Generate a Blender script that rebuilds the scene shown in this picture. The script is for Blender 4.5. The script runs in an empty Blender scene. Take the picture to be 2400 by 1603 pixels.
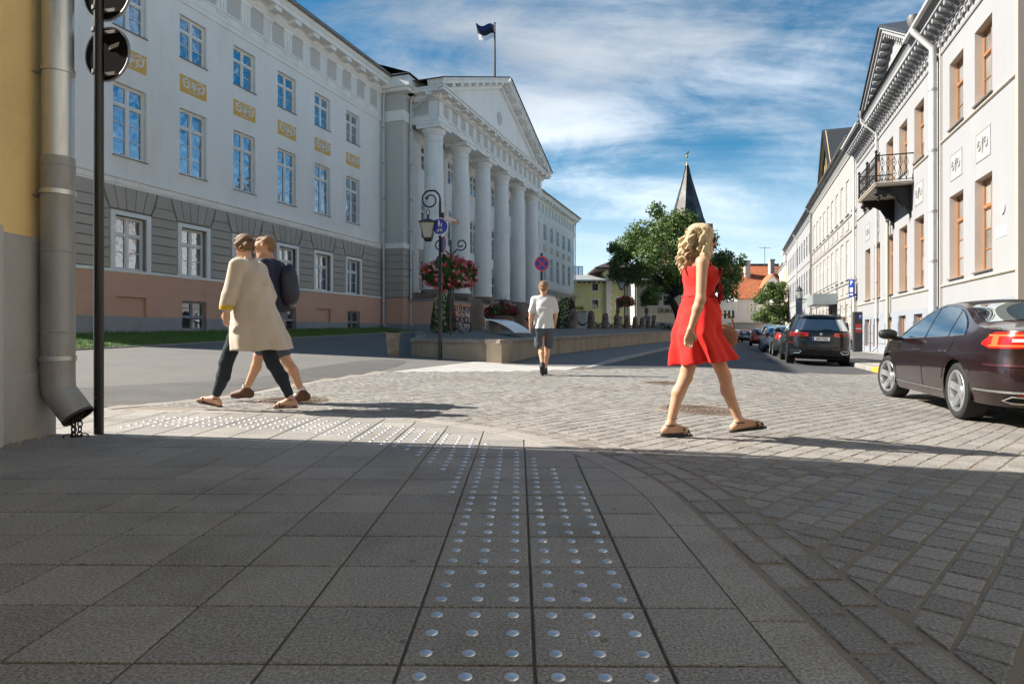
import bpy, bmesh, math, random
import numpy as np
from mathutils import Vector, Matrix

random.seed(7)
rng = np.random.default_rng(11)
scene = bpy.context.scene
col = scene.collection
PI = math.pi
R = math.radians

# ------------------------------------------------------------------ camera
CAM_H = 0.81
cam_data = bpy.data.cameras.new('camera')
cam = bpy.data.objects.new('camera', cam_data)
col.objects.link(cam)
cam.location = (0, 0, CAM_H)
cam.rotation_euler = (R(90), 0, 0)
cam_data.sensor_width = 36.0
cam_data.lens = 22.4
cam_data.shift_y = -0.0077
cam_data.clip_start = 0.05
cam_data.clip_end = 3000
scene.camera = cam

# ------------------------------------------------------------------ light
SUN_ELEV = R(38.0)
SUN_DIR = Vector((-0.985, 0.172, 0)).normalized()          # horizontal direction towards the sun
sun_vec = Vector((SUN_DIR.x * math.cos(SUN_ELEV), SUN_DIR.y * math.cos(SUN_ELEV), math.sin(SUN_ELEV)))
sl = bpy.data.lights.new('sun', 'SUN')
sl.energy = 2.85
sl.angle = R(0.55)
sl.color = (1.0, 0.93, 0.83)
so = bpy.data.objects.new('sun', sl)
col.objects.link(so)
so.location = (-30, 10, 40)
so.rotation_euler = sun_vec.to_track_quat('Z', 'Y').to_euler()

world = bpy.data.worlds.new('World')
scene.world = world
world.use_nodes = True


SKY_OFF = (7.4, 26.6)


def build_world():
    nt = world.node_tree
    N, L = nt.nodes, nt.links
    N.clear()
    out = N.new('ShaderNodeOutputWorld')
    bg = N.new('ShaderNodeBackground')
    bg.inputs['Strength'].default_value = 0.15
    sky = N.new('ShaderNodeTexSky')
    sky.sky_type = 'NISHITA'
    sky.sun_disc = False
    sky.sun_elevation = SUN_ELEV
    sky.sun_rotation = math.atan2(SUN_DIR.x, SUN_DIR.y)
    sky.altitude = 60
    sky.air_density = 1.0
    sky.dust_density = 0.6
    sky.ozone_density = 3.2
    tc = N.new('ShaderNodeTexCoord')
    sep = N.new('ShaderNodeSeparateXYZ')
    L.new(tc.outputs['Generated'], sep.inputs[0])

    def m(op, a, b=None, c=None, clamp=False):
        n = N.new('ShaderNodeMath'); n.operation = op; n.use_clamp = clamp
        for i, x in enumerate((a, b, c)):
            if x is None: continue
            if isinstance(x, (int, float)): n.inputs[i].default_value = x
            else: L.new(x, n.inputs[i])
        return n.outputs[0]
    zc = m('MAXIMUM', sep.outputs['Z'], 0.0)
    den = m('ADD', zc, 0.42)
    cx = m('DIVIDE', sep.outputs['X'], den)
    cy = m('DIVIDE', sep.outputs['Y'], den)

    def layer(rot, sx, sy, scale, detail, rough, dist, off):
        cmb = N.new('ShaderNodeCombineXYZ')
        L.new(cx, cmb.inputs[0]); L.new(cy, cmb.inputs[1]); cmb.inputs[2].default_value = off
        mp = N.new('ShaderNodeMapping')
        mp.inputs['Rotation'].default_value = (0, 0, rot)
        mp.inputs['Scale'].default_value = (sx, sy, 1)
        L.new(cmb.outputs[0], mp.inputs[0])
        no = N.new('ShaderNodeTexNoise')
        no.inputs['Scale'].default_value = scale
        no.inputs['Detail'].default_value = detail
        no.inputs['Roughness'].default_value = rough
        no.inputs['Distortion'].default_value = dist
        L.new(mp.outputs[0], no.inputs['Vector'])
        return no.outputs['Fac']
    wisps = layer(R(62), 0.6, 2.0, 2.3, 9, 0.62, 0.8, SKY_OFF[0])
    puffs = layer(R(40), 0.8, 1.3, 4.2, 9, 0.66, 0.45, 7.7)
    broad = layer(R(75), 0.5, 1.5, 1.1, 4, 0.5, 0.35, SKY_OFF[1])
    mix1 = m('ADD', m('MULTIPLY', wisps, 0.30), m('ADD', m('MULTIPLY', puffs, 0.22), m('MULTIPLY', broad, 0.60)))
    mr = N.new('ShaderNodeMapRange'); mr.interpolation_type = 'SMOOTHSTEP'
    L.new(mix1, mr.inputs['Value'])
    mr.inputs['From Min'].default_value = 0.555
    mr.inputs['From Max'].default_value = 0.75
    mr.inputs['To Max'].default_value = 0.85
    # thin veil near the horizon
    veil = N.new('ShaderNodeMapRange'); veil.interpolation_type = 'SMOOTHSTEP'
    L.new(zc, veil.inputs['Value'])
    veil.inputs['From Min'].default_value = 0.33
    veil.inputs['From Max'].default_value = 0.0
    veil.inputs['To Min'].default_value = 0.0
    veil.inputs['To Max'].default_value = 0.85
    # cloud brightness: denser clouds turn greyer
    grey = layer(R(40), 0.8, 0.9, 0.9, 4, 0.55, 0.2, 12.0)
    gr = N.new('ShaderNodeMapRange')
    L.new(grey, gr.inputs['Value'])
    gr.inputs['From Min'].default_value = 0.42; gr.inputs['From Max'].default_value = 0.62
    gr.inputs['To Min'].default_value = 1.05; gr.inputs['To Max'].default_value = 0.42
    ccol = N.new('ShaderNodeMixRGB'); ccol.blend_type = 'MULTIPLY'; ccol.inputs[0].default_value = 1
    ccol.inputs[1].default_value = (2.05, 2.2, 2.36, 1)
    L.new(gr.outputs[0], ccol.inputs[2])
    hs = N.new('ShaderNodeHueSaturation')
    hs.inputs['Saturation'].default_value = 1.75
    hs.inputs['Hue'].default_value = 0.485
    hs.inputs['Value'].default_value = 0.205
    L.new(sky.outputs[0], hs.inputs['Color'])
    mx = N.new('ShaderNodeMixRGB')
    L.new(mr.outputs[0], mx.inputs[0]); L.new(hs.outputs[0], mx.inputs[1]); L.new(ccol.outputs[0], mx.inputs[2])
    mv = N.new('ShaderNodeMixRGB')
    L.new(veil.outputs[0], mv.inputs[0]); L.new(mx.outputs[0], mv.inputs[1]); mv.inputs[2].default_value = (1.9, 2.25, 2.5, 1)
    L.new(mv.outputs[0], bg.inputs['Color'])
    L.new(bg.outputs[0], out.inputs[0])


build_world()

scene.view_settings.view_transform = 'Standard'
scene.view_settings.look = 'None'
scene.view_settings.gamma = 1.0
scene.view_settings.exposure = 1.92
scene.view_settings.use_curve_mapping = False
scene.render.engine = 'CYCLES'
scene.cycles.use_denoising = True
scene.cycles.max_bounces = 4
scene.cycles.diffuse_bounces = 3
scene.cycles.use_adaptive_sampling = True
scene.cycles.adaptive_threshold = 0.02
world.cycles.sampling_method = 'MANUAL'
world.cycles.sample_map_resolution = 512
scene.cycles.glossy_bounces = 2
scene.cycles.transmission_bounces = 4
scene.cycles.sample_clamp_indirect = 6
scene.cycles.caustics_reflective = False
scene.cycles.caustics_refractive = False

# ------------------------------------------------------------------ street frame
TH = R(19.2)
SN, CS = math.sin(TH), math.cos(TH)
STREET_ROT = PI / 2 - TH        # local x runs up the street, local y to its left


def uv(x, y):
    return x * SN + y * CS, x * CS - y * SN


def W(u, v):
    return u * SN + v * CS, u * CS - v * SN


def sstep(a, b, t):
    t = min(1.0, max(0.0, (t - a) / (b - a)))
    return t * t * (3 - 2 * t)


def g(x, y):
    """height of the walking surface"""
    u, v = uv(x, y)
    z = -0.21 * sstep(-1.0, 3.2, v) * sstep(2.5, 9.0, u) - 0.05 * sstep(10, 26, u) * sstep(-1, 3, v)
    a = min(1.0, max(0.06, 0.41 + 0.031 * (u - 12.1)))
    w = min(1.25, max(0.0, (-4.3 - v) / 12.2))
    w = w * w / (w + 0.05) if w > 0 else 0
    return z + a * w


def gs(u, v):
    return g(*W(u, v))


# ------------------------------------------------------------------ mesh helpers
class MB:
    def __init__(self, tf=None):
        self.v = []; self.f = []; self.tf = tf

    def add(self, verts, faces):
        o = len(self.v)
        if self.tf: verts = [self.tf(*p) for p in verts]
        self.v.extend(verts)
        self.f.extend([tuple(i + o for i in f) for f in faces])
        return self

    def box(self, x0, x1, y0, y1, z0, z1):
        self.add([(x0, y0, z0), (x1, y0, z0), (x1, y1, z0), (x0, y1, z0), (x0, y0, z1), (x1, y0, z1), (x1, y1, z1), (x0, y1, z1)],
                 [(0, 3, 2, 1), (4, 5, 6, 7), (0, 1, 5, 4), (1, 2, 6, 5), (2, 3, 7, 6), (3, 0, 4, 7)])
        return self

    def quad(self, a, b, c, d):
        return self.add([a, b, c, d], [(0, 1, 2, 3)])

    def prism(self, poly, h0, h1, plane='xy'):
        """polygon extruded along the remaining axis"""
        n = len(poly)

        def pt(p, h):
            if plane == 'xy': return (p[0], p[1], h)
            if plane == 'xz': return (p[0], h, p[1])
            return (h, p[0], p[1])
        vs = [pt(p, h0) for p in poly] + [pt(p, h1) for p in poly]
        fs = [tuple(range(n))[::-1], tuple(range(n, 2 * n))] + [(i, (i + 1) % n, n + (i + 1) % n, n + i) for i in range(n)]
        return self.add(vs, fs)

    def tube(self, path, r, n=8, closed=False, caps=True):
        pts = [Vector(p) for p in path]
        m_ = len(pts)
        rs = r if isinstance(r, (list, tuple)) else [r] * m_
        verts = []; faces = []
        prev = None
        for i, p in enumerate(pts):
            if closed: d = pts[(i + 1) % m_] - pts[i - 1]
            else: d = pts[min(i + 1, m_ - 1)] - pts[max(i - 1, 0)]
            if d.length < 1e-9: d = Vector((0, 0, 1))
            d.normalize()
            if prev is None:
                a = d.orthogonal().normalized()
            else:
                a = prev - d * prev.dot(d)
                if a.length < 1e-6: a = d.orthogonal()
                a.normalize()
            prev = a
            b = d.cross(a)
            for k in range(n):
                t = 2 * PI * k / n
                verts.append(tuple(p + (a * math.cos(t) + b * math.sin(t)) * rs[i]))
        for i in range(m_ if closed else m_ - 1):
            j = (i + 1) % m_
            for k in range(n):
                k2 = (k + 1) % n
                faces.append((i * n + k, i * n + k2, j * n + k2, j * n + k))
        if caps and not closed:
            faces.append(tuple(range(n))[::-1]); faces.append(tuple(range((m_ - 1) * n, m_ * n)))
        return self.add(verts, faces)

    def lathe(self, prof, n=24, c=(0, 0, 0), axis='z', a0=0, a1=2 * PI, caps=False):
        full = abs(a1 - a0 - 2 * PI) < 1e-6
        cols = n if full else n + 1
        verts = []; faces = []
        for (r, h) in prof:
            for k in range(cols):
                t = a0 + (a1 - a0) * k / n
                x, y = r * math.cos(t), r * math.sin(t)
                if axis == 'z': p = (c[0] + x, c[1] + y, c[2] + h)
                elif axis == 'y': p = (c[0] + x, c[1] + h, c[2] + y)
                else: p = (c[0] + h, c[1] + x, c[2] + y)
                verts.append(p)
        for i in range(len(prof) - 1):
            for k in range(n):
                k2 = (k + 1) % cols
                faces.append((i * cols + k, i * cols + k2, (i + 1) * cols + k2, (i + 1) * cols + k))
        if full and caps:
            if prof[0][0] > 1e-6: faces.append(tuple(range(cols))[::-1])
            if prof[-1][0] > 1e-6: faces.append(tuple(range((len(prof) - 1) * cols, len(prof) * cols)))
        return self.add(verts, faces)

    def mesh(self, name, m=None, smooth=False, fix=True, bevel=0, angle=35):
        me = bpy.data.meshes.new(name)
        me.from_pydata(self.v, [], self.f)
        if fix or bevel:
            bm = bmesh.new(); bm.from_mesh(me)
            if smooth: bmesh.ops.remove_doubles(bm, verts=bm.verts, dist=1e-6)
            bmesh.ops.recalc_face_normals(bm, faces=bm.faces)
            if bevel:
                es = [e for e in bm.edges if len(e.link_faces) == 2 and e.calc_face_angle(0) > 0.6]
                bmesh.ops.bevel(bm, geom=es, offset=bevel, segments=1, affect='EDGES', clamp_overlap=True)
            bm.to_mesh(me); bm.free()
        if smooth:
            for p in me.polygons: p.use_smooth = True
            try: me.set_sharp_from_angle(angle=R(angle))
            except Exception: pass
        if m: me.materials.append(m)
        return me

    def build(self, name, m, parent=None, smooth=False, loc=(0, 0, 0), rot=(0, 0, 0), bevel=0, fix=True, angle=35):
        return link(name, self.mesh(name, m, smooth, fix, bevel, angle), parent, loc, rot)


def link(name, me, parent=None, loc=(0, 0, 0), rot=(0, 0, 0), scale=None):
    o = bpy.data.objects.new(name, me)
    col.objects.link(o)
    o.location = loc; o.rotation_euler = rot
    if scale: o.scale = scale
    if parent: o.parent = parent
    return o


def tag(o, label=None, cat=None, group=None, kind=None):
    if label: o['label'] = label
    if cat: o['category'] = cat
    if group: o['group'] = group
    if kind: o['kind'] = kind
    return o


def thing(name, label, cat, loc=(0, 0, 0), rotz=0.0, group=None):
    o = bpy.data.objects.new(name, None)
    o.empty_display_size = 0.2
    col.objects.link(o)
    o.location = loc; o.rotation_euler = (0, 0, rotz)
    return tag(o, label, cat, group)


def copy_tree(o, parent=None):
    c = o.copy(); col.objects.link(c)
    if parent is not None: c.parent = parent
    for ch in list(o.children): copy_tree(ch, c)
    return c


# ------------------------------------------------------------------ materials
MATS = {}


def mat(name, c, rough=0.65, var=0.12, scale=3.0, bump=0.0, bscale=40.0, metal=0.0, spec=0.5, fine=0.0, fscale=180.0,
        coat=0.0, obj_var=0.0, island=0.0, emit=None, stain=None, stain_amt=0.0, stain_scale=0.6, stretch=None, spots=None, sheen=0.0):
    if name in MATS: return MATS[name]
    m = bpy.data.materials.new(name)
    m.use_nodes = True
    nt = m.node_tree; N = nt.nodes; L = nt.links
    b = N['Principled BSDF']
    b.inputs['Roughness'].default_value = rough
    b.inputs['Metallic'].default_value = metal
    b.inputs['Specular IOR Level'].default_value = spec
    if coat: b.inputs['Coat Weight'].default_value = coat; b.inputs['Coat Roughness'].default_value = 0.03
    if sheen: b.inputs['Sheen Weight'].default_value = sheen
    geo = N.new('ShaderNodeNewGeometry')
    vec = geo.outputs['Position']
    if stretch:
        mp = N.new('ShaderNodeMapping'); mp.inputs['Scale'].default_value = stretch
        L.new(vec, mp.inputs[0]); vec = mp.outputs[0]

    def noise(sc, det=3, ro=0.6):
        n = N.new('ShaderNodeTexNoise'); n.inputs['Scale'].default_value = sc
        n.inputs['Detail'].default_value = det; n.inputs['Roughness'].default_value = ro
        L.new(vec, n.inputs['Vector']); return n.outputs['Fac']

    def mathn(op, a, b_):
        n = N.new('ShaderNodeMath'); n.operation = op
        for i, x in enumerate((a, b_)):
            if isinstance(x, (int, float)): n.inputs[i].default_value = x
            else: L.new(x, n.inputs[i])
        return n.outputs[0]
    # brightness factor
    f = None

    def addf(x):
        nonlocal f
        f = x if f is None else mathn('ADD', f, x)
    if var: addf(mathn('MULTIPLY', mathn('SUBTRACT', noise(scale), 0.5), var * 3.0))
    if fine: addf(mathn('MULTIPLY', mathn('SUBTRACT', noise(fscale, 2, 0.7), 0.5), fine * 3.0))
    if obj_var:
        oi = N.new('ShaderNodeObjectInfo')
        addf(mathn('MULTIPLY', mathn('SUBTRACT', oi.outputs['Random'], 0.5), obj_var * 2))
    if island:
        addf(mathn('MULTIPLY', mathn('SUBTRACT', geo.outputs['Random Per Island'], 0.5), island * 2))
    base = N.new('ShaderNodeRGB'); base.outputs[0].default_value = (*c, 1)
    colr = base.outputs[0]
    if stain is not None:
        mr = N.new('ShaderNodeMapRange'); mr.interpolation_type = 'SMOOTHSTEP'
        L.new(noise(stain_scale, 4, 0.65), mr.inputs['Value'])
        mr.inputs['From Min'].default_value = 0.45; mr.inputs['From Max'].default_value = 0.72
        mr.inputs['To Max'].default_value = stain_amt
        mx = N.new('ShaderNodeMixRGB'); L.new(mr.outputs[0], mx.inputs[0]); L.new(colr, mx.inputs[1])
        mx.inputs[2].default_value = (*stain, 1); colr = mx.outputs[0]
    if spots:
        vo = N.new('ShaderNodeTexVoronoi'); vo.inputs['Scale'].default_value = spots[0]; L.new(vec, vo.inputs['Vector'])
        lt = mathn('LESS_THAN', mathn('ADD', vo.outputs['Distance'], mathn('MULTIPLY', noise(90), 0.05)), spots[1] + 0.025)
        mx = N.new('ShaderNodeMixRGB'); L.new(mathn('MULTIPLY', lt, spots[2]), mx.inputs[0]); L.new(colr, mx.inputs[1]); mx.inputs[2].default_value = (0.05, 0.045, 0.04, 1); colr = mx.outputs[0]
    if f is not None:
        k = mathn('MAXIMUM', mathn('ADD', f, 1.0), 0.1)
        mul = N.new('ShaderNodeMixRGB'); mul.blend_type = 'MULTIPLY'; mul.inputs[0].default_value = 1
        L.new(colr, mul.inputs[1]); L.new(k, mul.inputs[2]); colr = mul.outputs[0]
    L.new(colr, b.inputs['Base Color'])
    if bump:
        bn = N.new('ShaderNodeBump'); bn.inputs['Strength'].default_value = 1.0; bn.inputs['Distance'].default_value = bump
        L.new(noise(bscale, 3, 0.65), bn.inputs['Height']); L.new(bn.outputs[0], b.inputs['Normal'])
    if emit:
        b.inputs['Emission Color'].default_value = (*emit[:3], 1); b.inputs['Emission Strength'].default_value = emit[3]
    MATS[name] = m
    return m


def glass_mat(name, c, refl=0.4, rough=0.02, tint=(0.9, 0.95, 1.0), wav=0.0):
    """window glass: a dark room behind a reflecting pane"""
    if name in MATS: return MATS[name]
    m = bpy.data.materials.new(name); m.use_nodes = True
    nt = m.node_tree; N = nt.nodes; L = nt.links
    out = N['Material Output']; N.remove(N['Principled BSDF'])
    d = N.new('ShaderNodeBsdfDiffuse')
    geo = N.new('ShaderNodeNewGeometry')
    no = N.new('ShaderNodeTexNoise'); no.inputs['Scale'].default_value = 1.1; no.inputs['Detail'].default_value = 2
    L.new(geo.outputs['Position'], no.inputs['Vector'])
    oi = N.new('ShaderNodeObjectInfo'); pw = N.new('ShaderNodeMath'); pw.operation = 'POWER'; L.new(oi.outputs['Random'], pw.inputs[0]); pw.inputs[1].default_value = 3.0
    av = N.new('ShaderNodeMath'); av.operation = 'MULTIPLY_ADD'; L.new(pw.outputs[0], av.inputs[0]); av.inputs[1].default_value = 0.9; L.new(no.outputs['Fac'], av.inputs[2])
    mx = N.new('ShaderNodeMixRGB'); L.new(av.outputs[0], mx.inputs[0])
    mx.inputs[1].default_value = (*[x * 0.3 for x in c], 1); mx.inputs[2].default_value = (*[x * 2.4 for x in c], 1)
    L.new(mx.outputs[0], d.inputs[0])
    gl = N.new('ShaderNodeBsdfGlossy'); gl.inputs['Color'].default_value = (*tint, 1); gl.inputs['Roughness'].default_value = rough
    if wav:
        n2 = N.new('ShaderNodeTexNoise'); n2.inputs['Scale'].default_value = 2.3; n2.inputs['Detail'].default_value = 1
        L.new(geo.outputs['Position'], n2.inputs['Vector'])
        bn = N.new('ShaderNodeBump'); bn.inputs['Distance'].default_value = wav; L.new(n2.outputs['Fac'], bn.inputs['Height'])
        L.new(bn.outputs[0], gl.inputs['Normal'])
    fr = N.new('ShaderNodeFresnel'); fr.inputs[0].default_value = 1.5
    ad = N.new('ShaderNodeMath'); ad.operation = 'ADD'; ad.use_clamp = True; L.new(fr.outputs[0], ad.inputs[0]); ad.inputs[1].default_value = refl
    ms = N.new('ShaderNodeMixShader'); L.new(ad.outputs[0], ms.inputs[0]); L.new(d.outputs[0], ms.inputs[1]); L.new(gl.outputs[0], ms.inputs[2])
    L.new(ms.outputs[0], out.inputs[0])
    MATS[name] = m
    return m


M_ASPH = mat('asphalt', (0.085, 0.082, 0.08), 0.85, 0.10, 0.7, 0.004, 220, fine=0.22, fscale=140, stain=(0.13, 0.125, 0.12), stain_amt=0.7, stain_scale=0.35)
M_ASPH_OLD = mat('worn_asphalt', (0.145, 0.139, 0.131), 0.88, 0.10, 0.9, 0.004, 200, fine=0.2, fscale=120, stain=(0.125, 0.12, 0.113), stain_amt=0.6, stain_scale=0.5)
M_ROAD = mat('road_asphalt', (0.062, 0.063, 0.066), 0.8, 0.08, 0.5, 0.003, 220, fine=0.18, fscale=160, stain=(0.10, 0.10, 0.10), stain_amt=0.6, stain_scale=0.3)
M_TILE = mat('granite_tile', (0.285, 0.268, 0.246), 0.72, 0.13, 1.7, 0.0018, 200, fine=0.95, fscale=115, obj_var=0.11, spots=(5.5, 0.075, 0.45), stain=(0.185, 0.168, 0.148), stain_amt=0.85, stain_scale=1.1)
M_TILE_PALE = mat('pale_tile', (0.44, 0.425, 0.40), 0.7, 0.10, 3, 0.0012, 300, fine=0.15, fscale=250, obj_var=0.06)
M_KERB = mat('granite_kerb', (0.32, 0.30, 0.272), 0.75, 0.12, 2, 0.0015, 200, fine=0.9, fscale=115, obj_var=0.05, stain=(0.16, 0.14, 0.12), stain_amt=0.5, stain_scale=1.4)
M_COB = mat('granite_sett', (0.238, 0.226, 0.210), 0.75, 0.14, 2.2, 0.004, 90, fine=0.85, fscale=105, obj_var=0.17, island=0.17, stain=(0.18, 0.16, 0.138), stain_amt=0.65, stain_scale=0.6)
M_BED = mat('joint_sand', (0.245, 0.205, 0.165), 0.95, 0.15, 3, 0.003, 200, fine=0.25, fscale=150, stain=(0.21, 0.19, 0.15), stain_amt=0.7, stain_scale=1.2)
M_GROUT = mat('tile_grout', (0.125, 0.105, 0.085), 0.95, 0.1, 4, 0.002, 200, fine=0.2)
M_STUD = mat('steel_stud', (0.62, 0.65, 0.68), 0.52, 0.15, 25, metal=1.0, obj_var=0.12)
M_GRASS = mat('grass', (0.07, 0.13, 0.022), 0.9, 0.25, 2.5, 0.02, 60, fine=0.3, fscale=60)
M_SOIL = mat('soil', (0.06, 0.05, 0.04), 0.95, 0.2, 6, 0.01, 50)
# ------------------------------------------------------------------ ground
def grid_sheet(name, xs, ys, zf, m, parent=None, keep=None):
    nx, ny = len(xs), len(ys)
    vs = [(x, y, zf(x, y)) for y in ys for x in xs]
    fs = []
    for j in range(ny - 1):
        for i in range(nx - 1):
            if keep and not keep(0.5 * (xs[i] + xs[i + 1]), 0.5 * (ys[j] + ys[j + 1])): continue
            a = j * nx + i
            fs.append((a, a + 1, a + nx + 1, a + nx))
    mb = MB(); mb.v = vs; mb.f = fs
    o = mb.build(name, m, parent, smooth=True, fix=False, angle=180)
    return o


def spaced(a, b, near, far, k=1.12):
    out = [0.0]; d = near
    while out[-1] < b: out.append(out[-1] + d); d = min(d * k, far)
    neg = [0.0]; d = near
    while neg[-1] > a: neg.append(neg[-1] - d); d = min(d * k, far)
    return sorted(set(neg + out))


xs = spaced(-900, 900, 0.6, 60, 1.09)
ys = [y + 8 for y in spaced(-60, 1500, 0.6, 60, 1.09)]
ground = grid_sheet('ground', xs, ys, lambda x, y: g(x, y) - 0.055 if uv(x, y)[1] > -22 else g(x, y) - 0.055, M_ASPH)
tag(ground, kind='structure')

# --- sheets in street coordinates (u up the street, v to the right of its middle)
def street_sheet(name, us, vs_, zf, m, keep=None, kind='structure', parent=None):
    nu, nv = len(us), len(vs_)
    mb = MB()
    for u in us:
        for v in vs_:
            x, y = W(u, v); mb.v.append((x, y, zf(u, v)))
    for i in range(nu - 1):
        for j in range(nv - 1):
            if keep and not keep(0.5 * (us[i] + us[i + 1]), 0.5 * (vs_[j] + vs_[j + 1])): continue
            a = i * nv + j
            mb.f.append((a, a + nv, a + nv + 1, a + 1))
    o = mb.build(name, m, parent, smooth=True, fix=False, angle=180)
    if kind: tag(o, kind=kind)
    return o


def lin(a, b, n): return [a + (b - a) * i / n for i in range(n + 1)]


# boundaries of the cobbled crossing (world x, y)
ARC_C = (-2.85, 3.0)
KERB_IN, KERB_OUT = 3.52, 3.68


def left_x(y):
    pts = [(0, -4.6), (6.6, -4.25), (8.0, -3.42), (10.2, -3.1), (12.75, -2.45), (30, -2.4)]
    for (y0, x0), (y1, x1) in zip(pts, pts[1:]):
        if y <= y1: return x0 + (x1 - x0) * (y - y0) / (y1 - y0)
    return -2.4


def far_y(x):
    pts = [(-6, 11.3), (-2.45, 12.75), (1.74, 14.5), (8.5, 16.2), (16, 18.6)]
    for (x0, y0), (x1, y1) in zip(pts, pts[1:]):
        if x <= x1: return y0 + (y1 - y0) * (x - x0) / (x1 - x0)
    return 18.6


def in_walk(x, y, r):
    """inside the near pavement, out to radius r of its rounded corner"""
    if y < ARC_C[1]: return x < ARC_C[0] + r
    if x < ARC_C[0]: return y < ARC_C[1] + r
    return (x - ARC_C[0]) ** 2 + (y - ARC_C[1]) ** 2 < r * r


# worn asphalt yard (left) and road (right); both 1 to 2 cm below the stones
yard = grid_sheet('yard', lin(-46, 1.5, 120), lin(6.0, 42, 100), lambda x, y: g(x, y) - 0.012, M_ASPH_OLD,
                  keep=lambda x, y: (x < left_x(y) + 0.15 or y > far_y(x) - 0.3) and uv(x, y)[1] > -16.8 and uv(x, y)[1] < -5.5 or (y < 13 and x < left_x(y) + 0.15))
tag(yard, kind='structure')


def blob(name, pts, z_off, m, n=90):
    """a sheet with a smooth closed outline lying on the ground"""
    P = []
    k = len(pts)
    for i in range(k):
        p0, p1, p2, p3 = (Vector(pts[(i + j - 1) % k]) for j in range(4))
        for s in range(max(3, n // k)):
            t = s / max(3, n // k)
            P.append(0.5 * ((2 * p1) + (p2 - p0) * t + (2 * p0 - 5 * p1 + 4 * p2 - p3) * t * t + (3 * p1 - p0 - 3 * p2 + p3) * t ** 3))
    c = sum(P, Vector((0, 0))) / len(P)
    mb = MB(); rings = 8
    mb.v.append((c.x, c.y, g(c.x, c.y) + z_off))
    for r_ in range(1, rings + 1):
        for p in P:
            q = c + (p - c) * (r_ / rings); mb.v.append((q.x, q.y, g(q.x, q.y) + z_off))
    m_ = len(P)
    for i in range(m_): mb.f.append((0, 1 + i, 1 + (i + 1) % m_))
    for r_ in range(rings - 1):
        for i in range(m_):
            a = 1 + r_ * m_; b = a + m_; j = (i + 1) % m_
            mb.f.append((a + i, b + i, b + j, a + j))
    return mb.build(name, m, None, smooth=True, fix=False, angle=180)


patch = blob('dark_yard_patch', [(-7.5, 6.9), (-4.6, 6.85), (-3.75, 8.0), (-3.35, 10.2), (-2.75, 12.6), (-2.7, 16.2), (-3.6, 16.4), (-4.2, 13.6), (-4.4, 10.8), (-5.0, 8.7), (-6.2, 7.7)], -0.007, M_ASPH)  # darker sheet lying on the worn yard
tag(patch, kind='structure')

road = street_sheet('road', [14 + i * 0.8 for i in range(40)] + [46 + i * 3 for i in range(30)], lin(-3.3, 3.72, 12), lambda u, v: gs(u, v) - 0.008, M_ROAD,
                    keep=lambda u, v: W(u, v)[1] > far_y(W(u, v)[0]) - 0.9)
tag(road, kind='structure')

# cobble bed
bed = grid_sheet('sett_paving', lin(-4.6, 16, 92), lin(0.2, 19, 90), lambda x, y: g(x, y) - 0.0045, M_BED,
                 keep=lambda x, y: (not in_walk(x, y, KERB_OUT - 0.25)) and x > left_x(y) - 0.25 and y < far_y(x) + 0.25)
tag(bed, kind='structure')

# near pavement bed
pave = grid_sheet('pavement', lin(-5.6, 0.85, 30), lin(-3.0, 6.7, 40), lambda x, y: g(x, y) - 0.0068, M_GROUT,
                  keep=lambda x, y: in_walk(x, y, KERB_IN + 0.12))
tag(pave, kind='structure')


def clip(poly, nx, ny, d):
    """keep the side nx*x+ny*y <= d"""
    out = []
    for i in range(len(poly)):
        p, q = poly[i], poly[(i + 1) % len(poly)]
        a = nx * p[0] + ny * p[1] - d; b = nx * q[0] + ny * q[1] - d
        if a <= 0: out.append(p)
        if (a < 0 < b) or (b < 0 < a):
            t = a / (a - b); out.append((p[0] + (q[0] - p[0]) * t, p[1] + (q[1] - p[1]) * t))
    return out


def area(poly):
    return 0.5 * abs(sum(poly[i][0] * poly[(i + 1) % len(poly)][1] - poly[(i + 1) % len(poly)][0] * poly[i][1] for i in range(len(poly))))


def stone(mb, poly, dz=0.0, h=0.045, ch=0.006, drop=0.004, jit=0.0):
    """one paving stone with eased edges, following the ground"""
    n = len(poly)
    cx = sum(p[0] for p in poly) / n; cy = sum(p[1] for p in poly) / n

    def ins(p, d):
        v = Vector((p[0] - cx, p[1] - cy)); L_ = v.length
        return (cx + v.x * (1 - d / max(L_, 1e-4)), cy + v.y * (1 - d / max(L_, 1e-4)))
    top = [ins(p, ch * 1.4) for p in poly]
    z = lambda p: g(p[0], p[1]) + dz
    vs = [(p[0], p[1], z(p)) for p in top] + [(p[0], p[1], z(p) - drop) for p in poly] + [(p[0], p[1], z(p) - h) for p in poly]
    fs = [tuple(range(n))] + [(i + n, (i + 1) % n + n, (i + 1) % n, i) for i in range(n)] + [(i + 2 * n, (i + 1) % n + 2 * n, (i + 1) % n + n, i + n) for i in range(n)]
    mb.add(vs, fs)


def ccw(poly):
    s = sum(poly[i][0] * poly[(i + 1) % len(poly)][1] - poly[(i + 1) % len(poly)][0] * poly[i][1] for i in range(len(poly)))
    return poly if s > 0 else poly[::-1]


# --- pavement tiles with steel studs
PIT = 0.3305; YAW = -R(0.65)
cY, sY = math.cos(YAW), math.sin(YAW)
TX, TY = 0.037, 1.5624 - 3 * PIT


def tile_w(a, b): return (a * cY - b * sY, a * sY + b * cY)


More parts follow.
